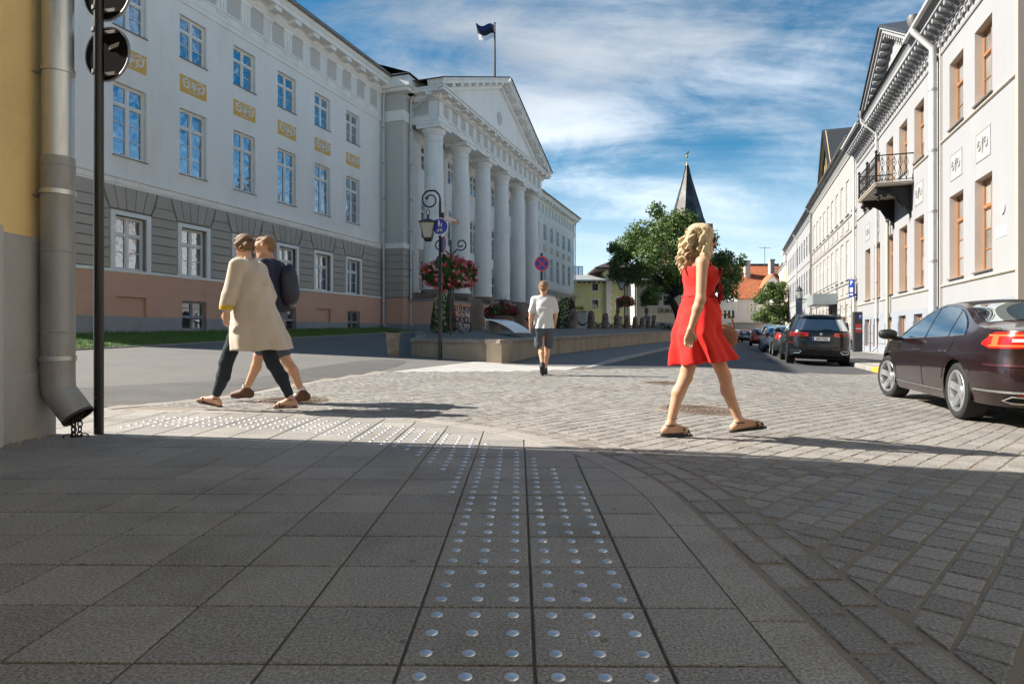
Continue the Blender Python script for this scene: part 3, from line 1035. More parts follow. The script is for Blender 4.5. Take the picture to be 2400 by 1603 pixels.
def relief(root, x, n, z):
    if not REL:
        mb = MB(TF); mb.box(0, 1.30, -0.02, 0.006, 0, 0.66); REL.append(mb.mesh('relief_panel', M_OCHRE))
        mb = MB(TF)
        for sd in (-1, 1):
            pts = []
            for i in range(40):
                t = i / 39; ang = 0.4 + t * 2 * PI * 1.35; rr = 0.05 + 0.17 * t
                pts.append((0.65 + sd * (0.34 + rr * math.cos(ang) * 0.95), 0.012, 0.36 + rr * math.sin(ang)))
            mb.tube(pts, [0.022 + 0.022 * math.sin(PI * i / 39) for i in range(40)], 5)
            for k in range(5):
                a = 0.5 + k * 0.9; c = (0.65 + sd * (0.34 + 0.2 * math.cos(a)), 0.015, 0.36 + 0.2 * math.sin(a))
                mb.tube([c, (c[0] + sd * 0.05 * math.cos(a + .6), 0.02, c[2] + 0.07 * math.sin(a + .6)), (c[0] + sd * 0.03 * math.cos(a + 1.5), 0.02, c[2] + 0.1 * math.sin(a + 1.5))], [0.03, 0.035, 0.006], 5)
        mb.tube([(0.65, 0.012, 0.12), (0.65, 0.02, 0.34), (0.65, 0.012, 0.58)], [0.012, 0.04, 0.01], 6)
        for k in (-1, 1): mb.tube([(0.65, 0.012, 0.2), (0.65 + k * 0.09, 0.02, 0.38), (0.65 + k * 0.06, 0.015, 0.55)], [0.012, 0.028, 0.008], 5)
        mb.tube([(0.45, 0.012, 0.08), (0.55, 0.02, 0.12), (0.65, 0.015, 0.07), (0.75, 0.02, 0.12), (0.85, 0.012, 0.08)], 0.018, 5)
        REL.append(mb.mesh('scroll_ornament', M_FRAME, smooth=True, angle=60))
    o = link('relief_panel', REL[0], root, (x, S * n, z)); link('scroll_ornament', REL[1], o)


def entablature(u0, u1, n0, spacing, first, count, top=True, over=0.0):
    """architrave, frieze with triglyphs, cornice with brackets; n0 = plane of the wall below"""
    mb = umb()
    profile_run(mb, [(n0 - 0.3, 13.46), (n0 + 0.05, 13.46), (n0 + 0.05, 13.66), (n0 + 0.075, 13.66), (n0 + 0.075, 13.98), (n0 + 0.12, 14.0), (n0 + 0.12, 14.07), (n0 - 0.3, 14.07)], u0, u1)
    mb.build('architrave', M_WHITE, uni)
    mb = umb(); mb.box(u0, u1, n0 - 0.3, n0 + 0.02, 14.07, 15.05); mb.build('frieze', M_FRIEZE, uni)
    for k in range(count):
        c = first + spacing * k
        mb = umb(); w_ = spacing * 0.21
        mb.box(c - w_, c + w_, n0 + 0.0, n0 + 0.055, 14.07, 15.03)
        for d in (-0.62, 0, 0.62): mb.box(c + d * w_ - w_ * 0.24, c + d * w_ + w_ * 0.24, n0 + 0.05, n0 + 0.085, 14.09, 14.93)
        mb.box(c - w_ - 0.03, c + w_ + 0.03, n0 + 0.0, n0 + 0.10, 14.94, 15.05)
        o = mb.build('triglyph', M_WHITE, uni)
        mb = umb(); mb.box(c - w_, c + w_, n0 + 0.07, n0 + 0.10, 13.90, 13.975)
        for d in range(6): mb.box(c - w_ + w_ * 2 * (d + 0.2) / 6, c - w_ + w_ * 2 * (d + 0.8) / 6, n0 + 0.07, n0 + 0.095, 13.83, 13.90)
        mb.build('guttae', M_WHITE, o)
    if not top: return
    mb = umb()
    profile_run(mb, [(n0 - 0.3, 15.05), (n0 + 0.10, 15.05), (n0 + 0.14, 15.12), (n0 + 0.22, 15.22), (n0 + 0.22, 15.42), (n0 + 0.30, 15.46), (n0 + 0.72, 15.46), (n0 + 0.72, 15.66), (n0 + 0.78, 15.70), (n0 + 0.84, 15.85), (n0 + 0.86, 15.92), (n0 - 0.3, 15.95)], u0, u1 + over)
    mb.build('cornice', M_WHITE, uni)
    for k in range(count):
        c = first + spacing * k
        mb = umb(); mb.box(c - spacing * 0.16, c + spacing * 0.16, n0 + 0.2, n0 + 0.66, 15.27, 15.458)
        mb.build('modillion', M_WHITE, uni)
    mb = umb(); mb.tube([(u0, n0 + 0.93, 15.93), (u1 + over, n0 + 0.93, 15.93)], 0.085, 8); mb.build('gutter', M_SILL, uni, smooth=True)


wing(LEFT_END, CORNER, BAYS, cel, nic)
entablature(LEFT_END, CORNER, 0.0, 2.755 / 2, 13.865 + 1.3775 - 1.3775 / 2 + 0.69, 14)
# roof of the left wing and gable end
mb = umb(); mb.quad((LEFT_END - 0.3, 0.95, 16.0), (CORNER + 3, 0.95, 16.0), (CORNER + 3, -9, 20.6), (LEFT_END - 0.3, -9, 20.6)); mb.quad((LEFT_END - 0.3, -9, 20.6), (CORNER + 3, -9, 20.6), (CORNER + 3, -19, 15.9), (LEFT_END - 0.3, -19, 15.9))
mb.add([(LEFT_END - 0.3, 0.95, 15.96), (CORNER + 3, 0.95, 15.96), (CORNER + 3, 0.95, 16.04), (LEFT_END - 0.3, 0.95, 16.04)], [(0, 1, 2, 3)])
mb.build('roof', M_ROOF, uni)
mb = umb(); mb.quad((LEFT_END, 0, 0.3), (LEFT_END, -18, 0.3), (LEFT_END, -18, 15.9), (LEFT_END, 0, 15.9)); mb.add([(LEFT_END, 0, 15.9), (LEFT_END, -18, 15.9), (LEFT_END, -9, 20.4)], [(0, 1, 2)])
mb.quad((LEFT_END, -18, 0.3), (82, -18, 0.3), (82, -18, 15.9), (LEFT_END, -18, 15.9)); mb.build('end_wall', M_WALL, uni)
# eyebrow dormer
mb = umb(); mb.lathe([(0.62, -1.6), (0.62, 0.05), (0.74, 0.05), (0.74, -1.6)], 20, (28.7, -0.9, 16.35), 'y', 0, PI)
mb.build('dormer', M_ROOF, uni, smooth=True)
mb = umb(); mb.lathe([(0.62, -0.02), (0.0, -0.02)], 20, (28.7, -0.9, 16.35), 'y', 0, PI); mb.build('dormer_glass', M_PANE_D, uni)

# --- central block behind the portico
VC = 1.4                      # it stands 1.4 m in front of the wings
CB0, CB1 = 33.5, 57.0
for side, ue in ((-1, CB0), (1, CB1)):
    def sidebox(z0, z1, m, name, ex):
        mb = umb(); mb.box(min(ue, ue - side * 1.2) - (ex if side < 0 else 0), max(ue, ue - side * 1.2) + (ex if side > 0 else 0), -0.4, VC + ex, z0, z1); mb.build(name, m, uni)
    sidebox(0.3, 1.42, M_BASE, 'plinth_base', 0.062)
    sidebox(1.42, 2.95, M_SALMON, 'plinth', 0.06)
    sidebox(2.95, 5.90, M_JOINT, 'rustication_backing', -0.01)
    sidebox(5.90, 6.2, M_WHITE, 'string_course', 0.09)
    sidebox(6.2, 13.46, M_FRIEZE, 'pier_wall', 0.0)
    sidebox(13.46, 14.07, M_WHITE, 'architrave', 0.07)
    sidebox(14.07, 15.1, M_FRIEZE, 'frieze', 0.02)
    for k in range(7):
        mb = umb(); z0 = 3.0 + k * 2.9 / 7
        mb.box(min(ue, ue - side * 1.2) - (0.05 if side < 0 else 0), max(ue, ue - side * 1.2) + (0.05 if side > 0 else 0), -0.3, VC + 0.05, z0 + 0.015, z0 + 2.9 / 7 - 0.015)
        mb.build('rustication_block', M_RUST, uni, bevel=0.012)
mb = umb(); mb.box(CB0 + 0.02, CB1 - 0.02, -0.5, VC - 0.001, 15.1, 15.9)
mb.build('attic', M_WHITE, uni)
# back wall of the portico with pilasters, doors and windows
COLU = [35.2 + 4.0 * k for k in range(6)]
VCOL = 2.6
mids = [(COLU[k] + COLU[k + 1]) / 2 for k in range(5)]
hb = [(m_ - 0.7, m_ + 0.7, 6.9, 9.4) for m_ in mids] + [(m_ - 0.7, m_ + 0.7, 11.3, 12.9) for m_ in mids]
mb = umb(); wall_grid(mb, CB0 + 1.2, CB1 - 1.2, 6.2, 13.46, hb, 0.2, n=1.05); mb.build('wall', M_WHITE, uni)
mb = umb(); wall_grid(mb, CB0 + 1.2, CB1 - 1.2, 2.9, 6.2, [(m_ - 0.7, m_ + 0.7, 3.3, 5.6) for m_ in mids], 0.2, n=1.07); mb.build('rustication_backing', M_RUST, uni)
for m_ in mids:
    window(uni, S, m_ - 0.7 - U0, 0.95, 6.9, 1.4, 2.5, 0.72, 3, M_FRAME, M_PANE)
    window(uni, S, m_ - 0.7 - U0, 0.95, 11.3, 1.4, 1.6, 0.66, 2, M_FRAME, M_PANE)
    window(uni, S, m_ - 0.7 - U0, 0.95, 3.3, 1.4, 2.3, 0.66, 2, M_FRAME, M_PANE)
for c in COLU:
    mb = umb(); mb.box(c - 0.5, c + 0.5, 1.0, 1.30, 3.4, 12.75); mb.box(c - 0.56, c + 0.56, 1.0, 1.36, 12.75, 12.9); mb.box(c - 0.62, c + 0.62, 1.0, 1.42, 12.9, 13.3); mb.box(c - 0.6, c + 0.6, 1.0, 1.40, 3.2, 3.5)
    mb.build('pilaster', M_WHITE, uni)
# stylobate: salmon base with text, granite blocks
mb = umb(); mb.box(34.1, 56.3, 0.9, 3.45, 0.4, 1.42); mb.build('plinth_base', M_BASE, uni)
mb = umb(); mb.box(34.12, 56.28, 0.9, 3.40, 1.42, 2.78); mb.build('plinth', M_SALMON, uni)
M_CAP = mat('plinth_cap', (0.30, 0.29, 0.285), 0.8, 0.1, 3)
mb = umb(); mb.box(34.05, 56.35, 0.9, 3.48, 2.78, 2.90); mb.build('plinth_cap', M_CAP, uni)
M_GRAN = mat('brown_granite', (0.20, 0.145, 0.115), 0.75, 0.2, 2.0, 0.003, 90, fine=0.2, fscale=90, stain=(0.28, 0.22, 0.18), stain_amt=0.6, stain_scale=1.5)
mb = umb(); mb.box(34.2, 56.2, 0.9, 2.0, 2.9, 3.3); mb.build('granite_step', M_GRAN, uni)
for c in COLU:
    mb = umb(); mb.box(c - 0.95, c + 0.95, 1.6, 3.55, 2.9, 3.22); mb.build('granite_block', M_GRAN, uni, bevel=0.02)
    mb = umb(); mb.lathe([(0.80, 3.22), (0.82, 3.30), (0.78, 3.48), (0.70, 3.50)], 32, (c, VCOL, 0)); mb.build('column_base', M_GRAN, uni, smooth=True)
# projecting pedestals in front of the middle columns
for c in COLU[2:5]:
    mb = umb(); mb.box(c - 0.85, c + 0.85, 3.4, 3.85, 0.5, 2.62); mb.build('pedestal', M_SALMON, uni)
    mb = umb(); mb.box(c - 0.92, c + 0.92, 3.4, 3.92, 2.62, 2.74); mb.build('pedestal_cap', M_CAP, uni)
# columns with slight swelling, necking ring, echinus, square abacus
prof = [(0.70, 3.50), (0.70, 3.56), (0.665, 3.64)]
for i in range(17):
    t = i / 16
    prof.append((0.655 - 0.115 * (t ** 1.7), 3.70 + t * 8.75))
prof += [(0.54, 12.45), (0.585, 12.48), (0.585, 12.56), (0.54, 12.60), (0.54, 12.82), (0.60, 12.86), (0.60, 12.92), (0.72, 13.12), (0.73, 13.18)]
colmb = MB(); colmb.lathe(prof, 40); col_me = colmb.mesh('column', M_WHITE, smooth=True, angle=30)
ab = MB(); ab.box(-0.80, 0.80, -0.80, 0.80, 13.18, 13.40); ab.box(-0.84, 0.84, -0.84, 0.84, 13.40, 13.46); ab_me = ab.mesh('abacus', M_WHITE)
for c in COLU:
    o = link('column', col_me, uni, (c - U0, S * VCOL, 0)); link('abacus', ab_me, o)
# portico entablature
PU0, PU1, PN = 34.45, 55.95, 3.25
def port_ent():
    mb = umb()
    for (e, z0, z1) in ((0.0, 13.46, 13.62), (0.03, 13.62, 13.86), (0.08, 13.86, 13.94)): mb.box(PU0 - e, PU1 + e, 0.5, PN + e, z0, z1)
    mb.build('architrave', M_WHITE, uni)
    mb = umb(); mb.box(PU0 + 0.02, PU1 - 0.02, 0.5, PN - 0.02, 13.94, 14.78); mb.build('frieze', M_FRIEZE, uni)
    cnt = 17; sp = (PU1 - PU0 - 0.7) / (cnt - 1)
    for k in range(cnt):
        c = PU0 + 0.35 + sp * k; w_ = 0.28
        mb = umb(); mb.box(c - w_, c + w_, PN - 0.03, PN + 0.035, 13.94, 14.76)
        for d in (-0.62, 0, 0.62): mb.box(c + d * w_ - w_ * .24, c + d * w_ + w_ * .24, PN + 0.03, PN + 0.06, 13.96, 14.66)
        o = mb.build('triglyph', M_WHITE, uni)
        mb = umb(); mb.box(c - w_, c + w_, PN + 0.03, PN + 0.10, 13.78, 13.85); mb.build('guttae', M_WHITE, o)
        mb = umb(); mb.box(c - 0.2, c + 0.2, PN + 0.1, PN + 0.62, 14.93, 15.098); mb.build('modillion', M_WHITE, uni)
    for n_ in (1.3, 2.9):
        mb = umb(); mb.box(PU0 - 0.035, PU0 + 0.03, n_ - 0.28, n_ + 0.28, 13.94, 14.76)
        for d in (-0.62, 0, 0.62): mb.box(PU0 - 0.06, PU0 - 0.03, n_ + d * .28 - .067, n_ + d * .28 + .067, 13.96, 14.66)
        mb.build('triglyph', M_WHITE, uni)
        mb = umb(); mb.box(PU0 - 0.62, PU0 - 0.1, n_ - 0.2, n_ + 0.2, 14.93, 15.098); mb.build('modillion', M_WHITE, uni)
    # horizontal cornice
    mb = umb()
    for (e, z0, z1) in ((0.10, 14.78, 14.86), (0.2, 14.86, 15.10), (0.68, 15.10, 15.26), (0.76, 15.26, 15.36)): mb.box(PU0 - e, PU1 + e, 0.0, PN + e, z0, z1)
    mb.build('cornice', M_WHITE, uni)
    # tympanum
    uc = (PU0 + PU1) / 2; hw = (PU1 - PU0) / 2 + 0.76; hz = 4.35
    mb = umb(); mb.prism([(uc - hw + 1.0, 15.36), (uc + hw - 1.0, 15.36), (uc, 15.36 + hz * (hw - 1.0) / hw)], PN - 0.5, PN - 0.1, 'xz'); mb.build('tympanum', M_WALL, uni)
    mb = umb(); mb.lathe([(0.0, 0.10), (0.42, 0.10), (0.5, 0.05), (0.5, 0.0)], 28, (uc, PN - 0.12, 17.1), 'y'); o = mb.build('oculus', M_FRIEZE, uni, smooth=True)
    # raking cornices: stacked slabs following the slope
    L_ = math.hypot(hw, hz); cs, sn = hw / L_, hz / L_
    for sd in (-1, 1):
        def rk(t, w):   # t along slope from eave, w perpendicular upward
            return (uc + sd * (hw - t * cs + w * sn), 15.36 + t * sn + w * cs)
        for nm, w0, w1, n1 in (('raking_bed', -0.36, -0.14, PN + 0.12), ('raking_corona', 0.02, 0.2, PN + 0.68), ('raking_cornice', 0.2, 0.34, PN + 0.78)):
            t0 = 0.0 if w0 > 0 else 1.2
            mb = umb(); p = [rk(t0, w0), rk(L_, w0), rk(L_, w1), rk(t0, w1)]
            # close at the ridge: clip to u = uc
            p[1] = (uc, p[1][1] + (uc - p[1][0]) * sd * -1 * hz / hw * 1.0) if False else p[1]
            mb.prism(p, PN - 0.3, n1, 'xz'); mb.build(nm, M_WHITE, uni)
        mb = umb(); mb.prism([rk(0.6, -0.14), rk(L_, -0.14), rk(L_, 0.02), rk(0.6, 0.02)], PN - 0.3, PN + 0.1, 'xz'); mb.build('raking_bed', M_FRIEZE, uni)
        k = 1.6
        while k < L_ - 0.3:
            mb = umb(); mb.prism([rk(k, -0.16), rk(k + 0.42, -0.16), rk(k + 0.42, 0.018), rk(k, 0.018)], PN + 0.05, PN + 0.60, 'xz'); mb.build('modillion', M_WHITE, uni)
            k += 1.32
        mb = umb(); p = [rk(-0.1, 0.34), rk(L_, 0.34), rk(L_, 0.40), rk(-0.1, 0.40)]
        mb.prism(p, -9.0, PN + 0.86, 'xz'); mb.build('roof', M_ROOF, uni)


port_ent()
# block roofs behind and their eaves on the camera side
mb = umb(); mb.box(CB0 - 0.35, CB0 + 1.5, -0.3, VC + 0.5, 15.1, 15.3); mb.box(CB0 - 0.5, CB0 + 1.5, -0.3, VC + 0.65, 15.3, 15.9); mb.build('cornice', M_WHITE, uni)
mb = umb(); mb.quad((CB0 - 0.7, VC + 0.8, 15.93), (CB1 + 0.7, VC + 0.8, 15.93), (CB1 + 0.7, -9, 20), (CB0 - 0.7, -9, 20)); mb.quad((CB0 - 0.7, VC + 0.8, 15.93), (CB0 - 0.7, -2, 16.1), (CB0 - 0.7, -2, 15.9), (CB0 - 0.7, VC + 0.8, 15.9)); mb.build('roof', M_ROOF, uni)
# lettering on the plinth
lt = link('lettering', text_mesh('TARTU ÜLIKOOL', 0.56, 0.01, mat('dark_lettering', (0.05, 0.035, 0.03), 0.6, 0), 'LEFT', 0.006), uni, (35.15 - U0, S * 3.415, 2.40), (R(90), 0, 0))
lt['label'] = 'dark capital letters TARTU ÜLIKOOL'
# --- right wing
RB = [60.0 + 2.755 * k for k in range(8)]
wing(CB1, 82.0, RB, [(b - .6, b + .6, 1.3, 2.1) for b in RB[::2]], [], detail=False)
entablature(CB1 + 0.3, 82.0, 0.0, 2.755 / 2, 58.2, 17)
mb = umb(); mb.quad((CB1, 0.95, 16.0), (82.6, 0.95, 16.0), (82.6, -9, 20.6), (CB1, -9, 20.6)); mb.build('roof', M_ROOF, uni)
mb = umb(); mb.quad((82, 0, 0.3), (82, -18, 0.3), (82, -18, 15.9), (82, 0, 15.9)); mb.build('end_wall', M_WALL, uni)
# --- downpipes
def dpipe(u, n, ztop, zbot, r=0.07):
    x, y = u - U0, S * n
    js = [((x, y, z), (x, y, z + 0.10)) for z in (13.0, 10.9, 8.8, 6.9, 4.6, 2.6)]
    o = pipe_seg(uni, [(x, y - 0.35 * 0 + S * 0.28, ztop), (x, y + S * 0.05, ztop - 0.5), (x, y, ztop - 0.9), (x, y, zbot + 0.15), (x, y + S * 0.12, zbot)], r, joints=js)
    mb = MB(); mb.lathe([(0.07, 0), (0.15, 0.2), (0.16, 0.42), (0.13, 0.42)], 12, (x, y + S * 0.28, ztop - 0.05)); mb.build('hopper', M_PIPE, o, smooth=True)


dpipe(33.28, 0.22, 15.65, 1.25)
dpipe(34.15, VC + 0.18, 15.35, 1.3)
pipe_seg(uni, [(PU0 - 0.7 - U0, S * (PN + 0.6), 15.3), (34.2 - U0, S * (VC + 0.2), 14.3)], 0.05)
dpipe(81.8, 0.2, 15.7, 1.5)
# flag pole on the ridge with a furled two-coloured flag in view
M_POLE = mat('dark_pole', (0.03, 0.03, 0.032), 0.5, 0.05)
fp = thing('flagpole', 'dark flagpole standing on the ridge above the pediment', 'flagpole', (*W(47.0, VW + 2.1), 19.3), STREET_ROT)
mb = MB(); mb.tube([(0, 0, 0), (0, 0, 5.95)], [0.10, 0.055], 10); mb.build('pole', M_POLE, fp, smooth=True)
mb = MB(); mb.lathe([(0.055, 5.95), (0.09, 6.0), (0.0, 6.1)], 10); mb.build('finial', M_POLE, fp, smooth=True)
M_FL = [mat('flag_blue', (0.005, 0.02, 0.10), 0.8, 0.05), mat('flag_black', (0.006, 0.006, 0.008), 0.8, 0.05), mat('flag_white', (0.75, 0.75, 0.78), 0.8, 0.03)]
fl = thing('flag', 'blue, black and white flag blown to the left of its pole', 'flag', (*W(47.0, VW + 2.1), 19.3), 0)
for k in range(3):
    mb = MB(); nu, nv = 22, 5
    for i in range(nu + 1):
        s_ = i / nu
        for j in range(nv + 1):
            t = (k + j / nv) / 3
            droop = -0.45 * s_ ** 1.5 * (0.2 + 0.8 * t) + 0.15 * s_
            mb.v.append((-0.06 - 1.45 * s_ * (1 - 0.18 * t), 0.22 * math.sin(5 * s_ + 2 * t) * s_ ** 0.6, 5.85 - 1.15 * t * (1 - 0.15 * s_) + droop + 0.16 * math.sin(6.5 * s_ + 1.2 * t)))
    for i in range(nu):
        for j in range(nv):
            a = i * (nv + 1) + j; mb.f.append((a, a + nv + 1, a + nv + 2, a + 1))
    mb.build('flag_stripe', M_FL[k], fl, smooth=True, angle=180)
# ------------------------------------------------------------------ yellow house on the left with its drainpipe
M_YEL = mat('yellow_stucco', (0.86, 0.64, 0.30), 0.9, 0.05, 1.2, 0.002, 70, fine=0.05, fscale=50, stain=(0.66, 0.46, 0.21), stain_amt=0.55, stain_scale=0.8)
M_PLINTH = mat('grey_plinth', (0.42, 0.41, 0.405), 0.9, 0.06, 1.2, 0.0015, 80, fine=0.05, fscale=60, stain=(0.26, 0.255, 0.25), stain_amt=0.5, stain_scale=1.0)
yh = thing('yellow_house', 'yellow rendered house with grey plinth at the left edge', 'house', (-3.72, 5.12, 0))
# local: x<0 inside, y<0 back along the pavement
mb = MB(); mb.box(-9, 0, -19, 0, 1.54, 10.8); mb.build('wall', M_YEL, yh)
mb = MB(); mb.box(-9.01, 0.02, -19, 0.02, 0.5, 1.53); mb.add([(0.02, -19, 1.53), (0.02, 0.02, 1.53), (0, 0.02, 1.56), (0, -19, 1.56)], [(0, 1, 2, 3)]); mb.build('plinth', M_PLINTH, yh)
mb = MB(); mb.box(-9.02, 0.035, -19, 0.03, -0.1, 0.5); mb.add([(0.035, -19, 0.5), (0.035, 0.03, 0.5), (0.02, 0.03, 0.515), (0.02, -19, 0.515)], [(0, 1, 2, 3)]); mb.build('plinth_foot', M_PLINTH, yh)
mb = MB(); mb.box(-0.2, 0.09, -8, -0.56, -0.1, 1.59); mb.build('plinth_pier', mat('grey_plinth_pale', (0.48, 0.475, 0.47), 0.9, 0.05, 1.5, 0.001, 80), yh, bevel=0.012)
mb = MB(); mb.box(-9.4, 0.4, -19.4, 0.4, 10.8, 11.1); mb.build('eaves', M_WHITE, yh)
mb = MB(); mb.prism([(-9.4, 11.1), (0.45, 11.1), (-4.5, 14)], -19.4, 0.4, 'xz'); mb.build('roof', M_ROOF, yh)
# crumbled footing
mb = MB()
for i in range(60):
    y = -3.2 + 3.2 * i / 60 + random.uniform(-.02, .02); r_ = random.uniform(0.008, 0.028)
    mb.lathe([(0, -r_ * .5), (r_, 0), (r_ * .6, r_ * .7), (0, r_ * .8)], 6, (0.05 + random.uniform(0, 0.05) + (0.05 if y < -0.56 else 0), y, 0.0))
mb.build('crumbled_footing', mat('crumbled_mortar', (0.30, 0.25, 0.19), 0.95, 0.2, 20, 0.004, 60), yh)
mb = MB(); mb.box(0.0, 0.03, -0.80, -0.77, 2.9, 3.0); mb.box(0, 0.03, -0.80, -0.77, 1.75, 1.85); mb.build('wall_bracket', M_SILL, yh)

M_ZINC = mat('galvanised_zinc', (0.55, 0.57, 0.58), 0.42, 0.10, 2.0, metal=0.85, stretch=(6, 6, 0.6), stain=(0.30, 0.31, 0.32), stain_amt=0.7, stain_scale=1.4)
M_ZINC2 = mat('painted_zinc', (0.33, 0.335, 0.34), 0.55, 0.06, 2.0, metal=0.25, stretch=(3, 3, 0.8), stain=(0.24, 0.13, 0.065), stain_amt=0.35, stain_scale=2.6)
dp = thing('drainpipe', 'wide grey zinc drainpipe with rust marks on the yellow house', 'drainpipe', (-3.585, 5.03, 0))
mb = MB(); mb.tube([(0, 0, 2.14), (0, 0, 4.6)], 0.108, 32); mb.build('upper_pipe', M_ZINC, dp, smooth=True)
def mitre(path, r, n=32): m_ = MB(); m_.tube(path, r, n); return m_
mb = mitre([(0, 0, 2.20), (0, 0, 2.195), (0, 0, 0.44), (0.008, 0, 0.37), (0.02, 0.0, 0.345), (0.165, 0.0, 0.155)], 0.117); mb.f = [f for f in mb.f if len(f) == 4]; mb.build('lower_pipe', M_ZINC2, dp, smooth=True)
d_ = Vector((0.145, 0, -0.19)).normalized()
mb = MB(); e = Vector((0.165, 0, 0.155)); mb.tube([tuple(e - d_ * 0.02), tuple(e - d_ * 0.0)], 0.119, 32, caps=False); mb.tube([tuple(e), tuple(e - d_ * 0.22)], 0.111, 32, caps=False); mb.build('pipe_mouth', mat('pipe_inside', (0.06, 0.055, 0.05), 0.8, 0.2, 8, metal=0.3), dp, smooth=True)
for z, m_ in ((1.46, M_ZINC2), (2.13, M_ZINC2), (0.83, M_ZINC2)):
    mb = MB(); mb.lathe([(0.1168, z - 0.012), (0.1195, z - 0.008), (0.1195, z + 0.008), (0.1168, z + 0.012)], 32); mb.build('pipe_seam', m_, dp, smooth=True)
for z in (2.88, 1.92, 0.62):
    rr = 0.110 if z > 2.14 else 0.119
    mb = MB(); mb.lathe([(rr, z - 0.02), (rr + 0.006, z - 0.018), (rr + 0.006, z + 0.018), (rr, z + 0.02)], 32)
    mb.box(-0.135 - 0.02, -rr, -0.02, 0.02, z - 0.02, z + 0.02); mb.tube([(-rr - 0.01, -0.03, z - 0.03), (-0.14, -0.10, z - 0.03)], 0.008, 8)
    mb.lathe([(0.0, 0.016), (0.014, 0.016), (0.014, 0.0)], 6, (-rr - 0.01, -0.02, z), 'y'); mb.build('clamp', M_ZINC, dp, smooth=True)
M_CHAIN = mat('dark_iron', (0.03, 0.028, 0.027), 0.6, 0.15, 12, metal=0.6)


def chain_links(path, size, r, name, m, parent=None, loc=(0, 0, 0)):
    """chain along a polyline: alternate links turned a quarter"""
    P = [Vector(p) for p in path]; seg = [0]
    for a, b in zip(P, P[1:]): seg.append(seg[-1] + (b - a).length)
    tot = seg[-1]; n_ = max(2, int(tot / (size * 0.72)))
    mb = MB()
    for k in range(n_ + 1):
        s_ = tot * k / n_; i = max(j for j in range(len(P) - 1) if seg[j] <= s_ + 1e-9) if s_ < tot else len(P) - 2
        t = (s_ - seg[i]) / max(seg[i + 1] - seg[i], 1e-9); c = P[i].lerp(P[i + 1], t); d = (P[i + 1] - P[i]).normalized()
        a = d.cross(Vector((0, 0, 1))); a = a.normalized() if a.length > 1e-3 else Vector((1, 0, 0)); b = d.cross(a)
        q = a if k % 2 else b
        mb.tube([tuple(c + d * (size / 2 * math.cos(t_)) + q * (size * 0.32 * math.sin(t_))) for t_ in [2 * PI * j / 10 for j in range(10)]], r, 5, closed=True)
    return mb.build(name, m, parent, smooth=True, loc=loc)


dch = thing('drain_chain', 'short black chain hanging out of the drainpipe mouth', 'chain', (-3.43, 4.99, 0.0))
for (dx, dy) in ((0, 0), (0.03, 0.02), (-0.02, 0.02)):
    chain_links([(dx * 1.2, dy, 0.19), (dx, dy, 0.02)], 0.055, 0.0055, 'chain_strand', M_CHAIN, dch)
chain_links([(-0.04, -0.02, 0.012), (0.06, 0.03, 0.012)], 0.055, 0.0055, 'chain_strand', M_CHAIN, dch)

# ------------------------------------------------------------------ near sign pole
M_BLACKP = mat('black_pole_paint', (0.008, 0.008, 0.009), 0.35, 0.1, 8, spec=0.5)
M_SIGNBACK = mat('sign_back', (0.010, 0.010, 0.011), 0.85, 0.1, 4, spec=0.1)
M_ALU = mat('aluminium_edge', (0.25, 0.25, 0.25), 0.5, 0.05, metal=0.5)
px_, py_ = -3.34, 5.15
sp = thing('sign_pole', 'tall black sign pole beside the drainpipe at the pavement edge', 'pole', (px_, py_, 0))
mb = MB(); mb.lathe([(0.036, -0.02), (0.036, 4.3), (0.0, 4.3)], 20); mb.build('pole', M_BLACKP, sp, smooth=True)
for z, ang in ((0.05, -1.6), (0.30, -1.6)):
    mb = MB(); mb.lathe([(0.0, 0.038), (0.006, 0.038), (0.006, 0.03)], 8, (0, 0, z), 'y'); mb.v = [(x, -y, zz) for x, y, zz in mb.v]; mb.build('bolt', M_ALU, sp)
for zc, r_, nm, lab in ((3.095, 0.222, 'round_sign', 'round road sign seen from its black back, lower of two on the pole'), (3.60, 0.235, 'round_sign', 'round road sign seen from its black back, cut by the top edge')):
    t_ = thing(nm, lab, 'road sign', (px_ + 0.03, py_ + 0.06, zc), R(-14))
    mb = MB(); mb.lathe([(0.0, -0.004), (r_ - 0.012, -0.004), (r_ - 0.012, 0.004), (0, 0.004)], 48, axis='y'); mb.build('plate', M_SIGNBACK, t_)
    mb = MB(); mb.lathe([(r_ - 0.012, -0.006), (r_ - 0.003, -0.008), (r_, -0.004), (r_, 0.012)], 48, axis='y'); mb.build('rim', M_ALU, t_, smooth=True)
    mb = MB(); mb.lathe([(0.0, 0.006), (r_ - 0.02, 0.006), (r_ - 0.02, 0.010), (0, 0.010)], 48, axis='y'); mb.build('face', mat('sign_face_red', (0.6, 0.03, 0.03), 0.4, 0.02), t_)
    for dz in ((0.17, -0.17) if zc < 3.3 else (-0.16,)):
        mb = MB(); mb.box(-0.10, 0.10, -0.022, -0.006, dz - 0.014, dz + 0.014); mb.lathe([(0.037, dz - 0.016), (0.043, dz - 0.016), (0.043, dz + 0.016), (0.037, dz + 0.016)], 18, (-0.03, -0.06, 0))
        mb.build('clamp', M_SILL, t_)
    if zc < 3.3:
        mb = MB(); mb.prism([(0.02, 0.03), (0.115, 0.05), (0.125, 0.085), (0.03, 0.065)], -0.0065, -0.0045, 'xz'); mb.build('sticker', mat('pale_sticker', (0.45, 0.44, 0.42), 0.6, 0.15, 60), t_)

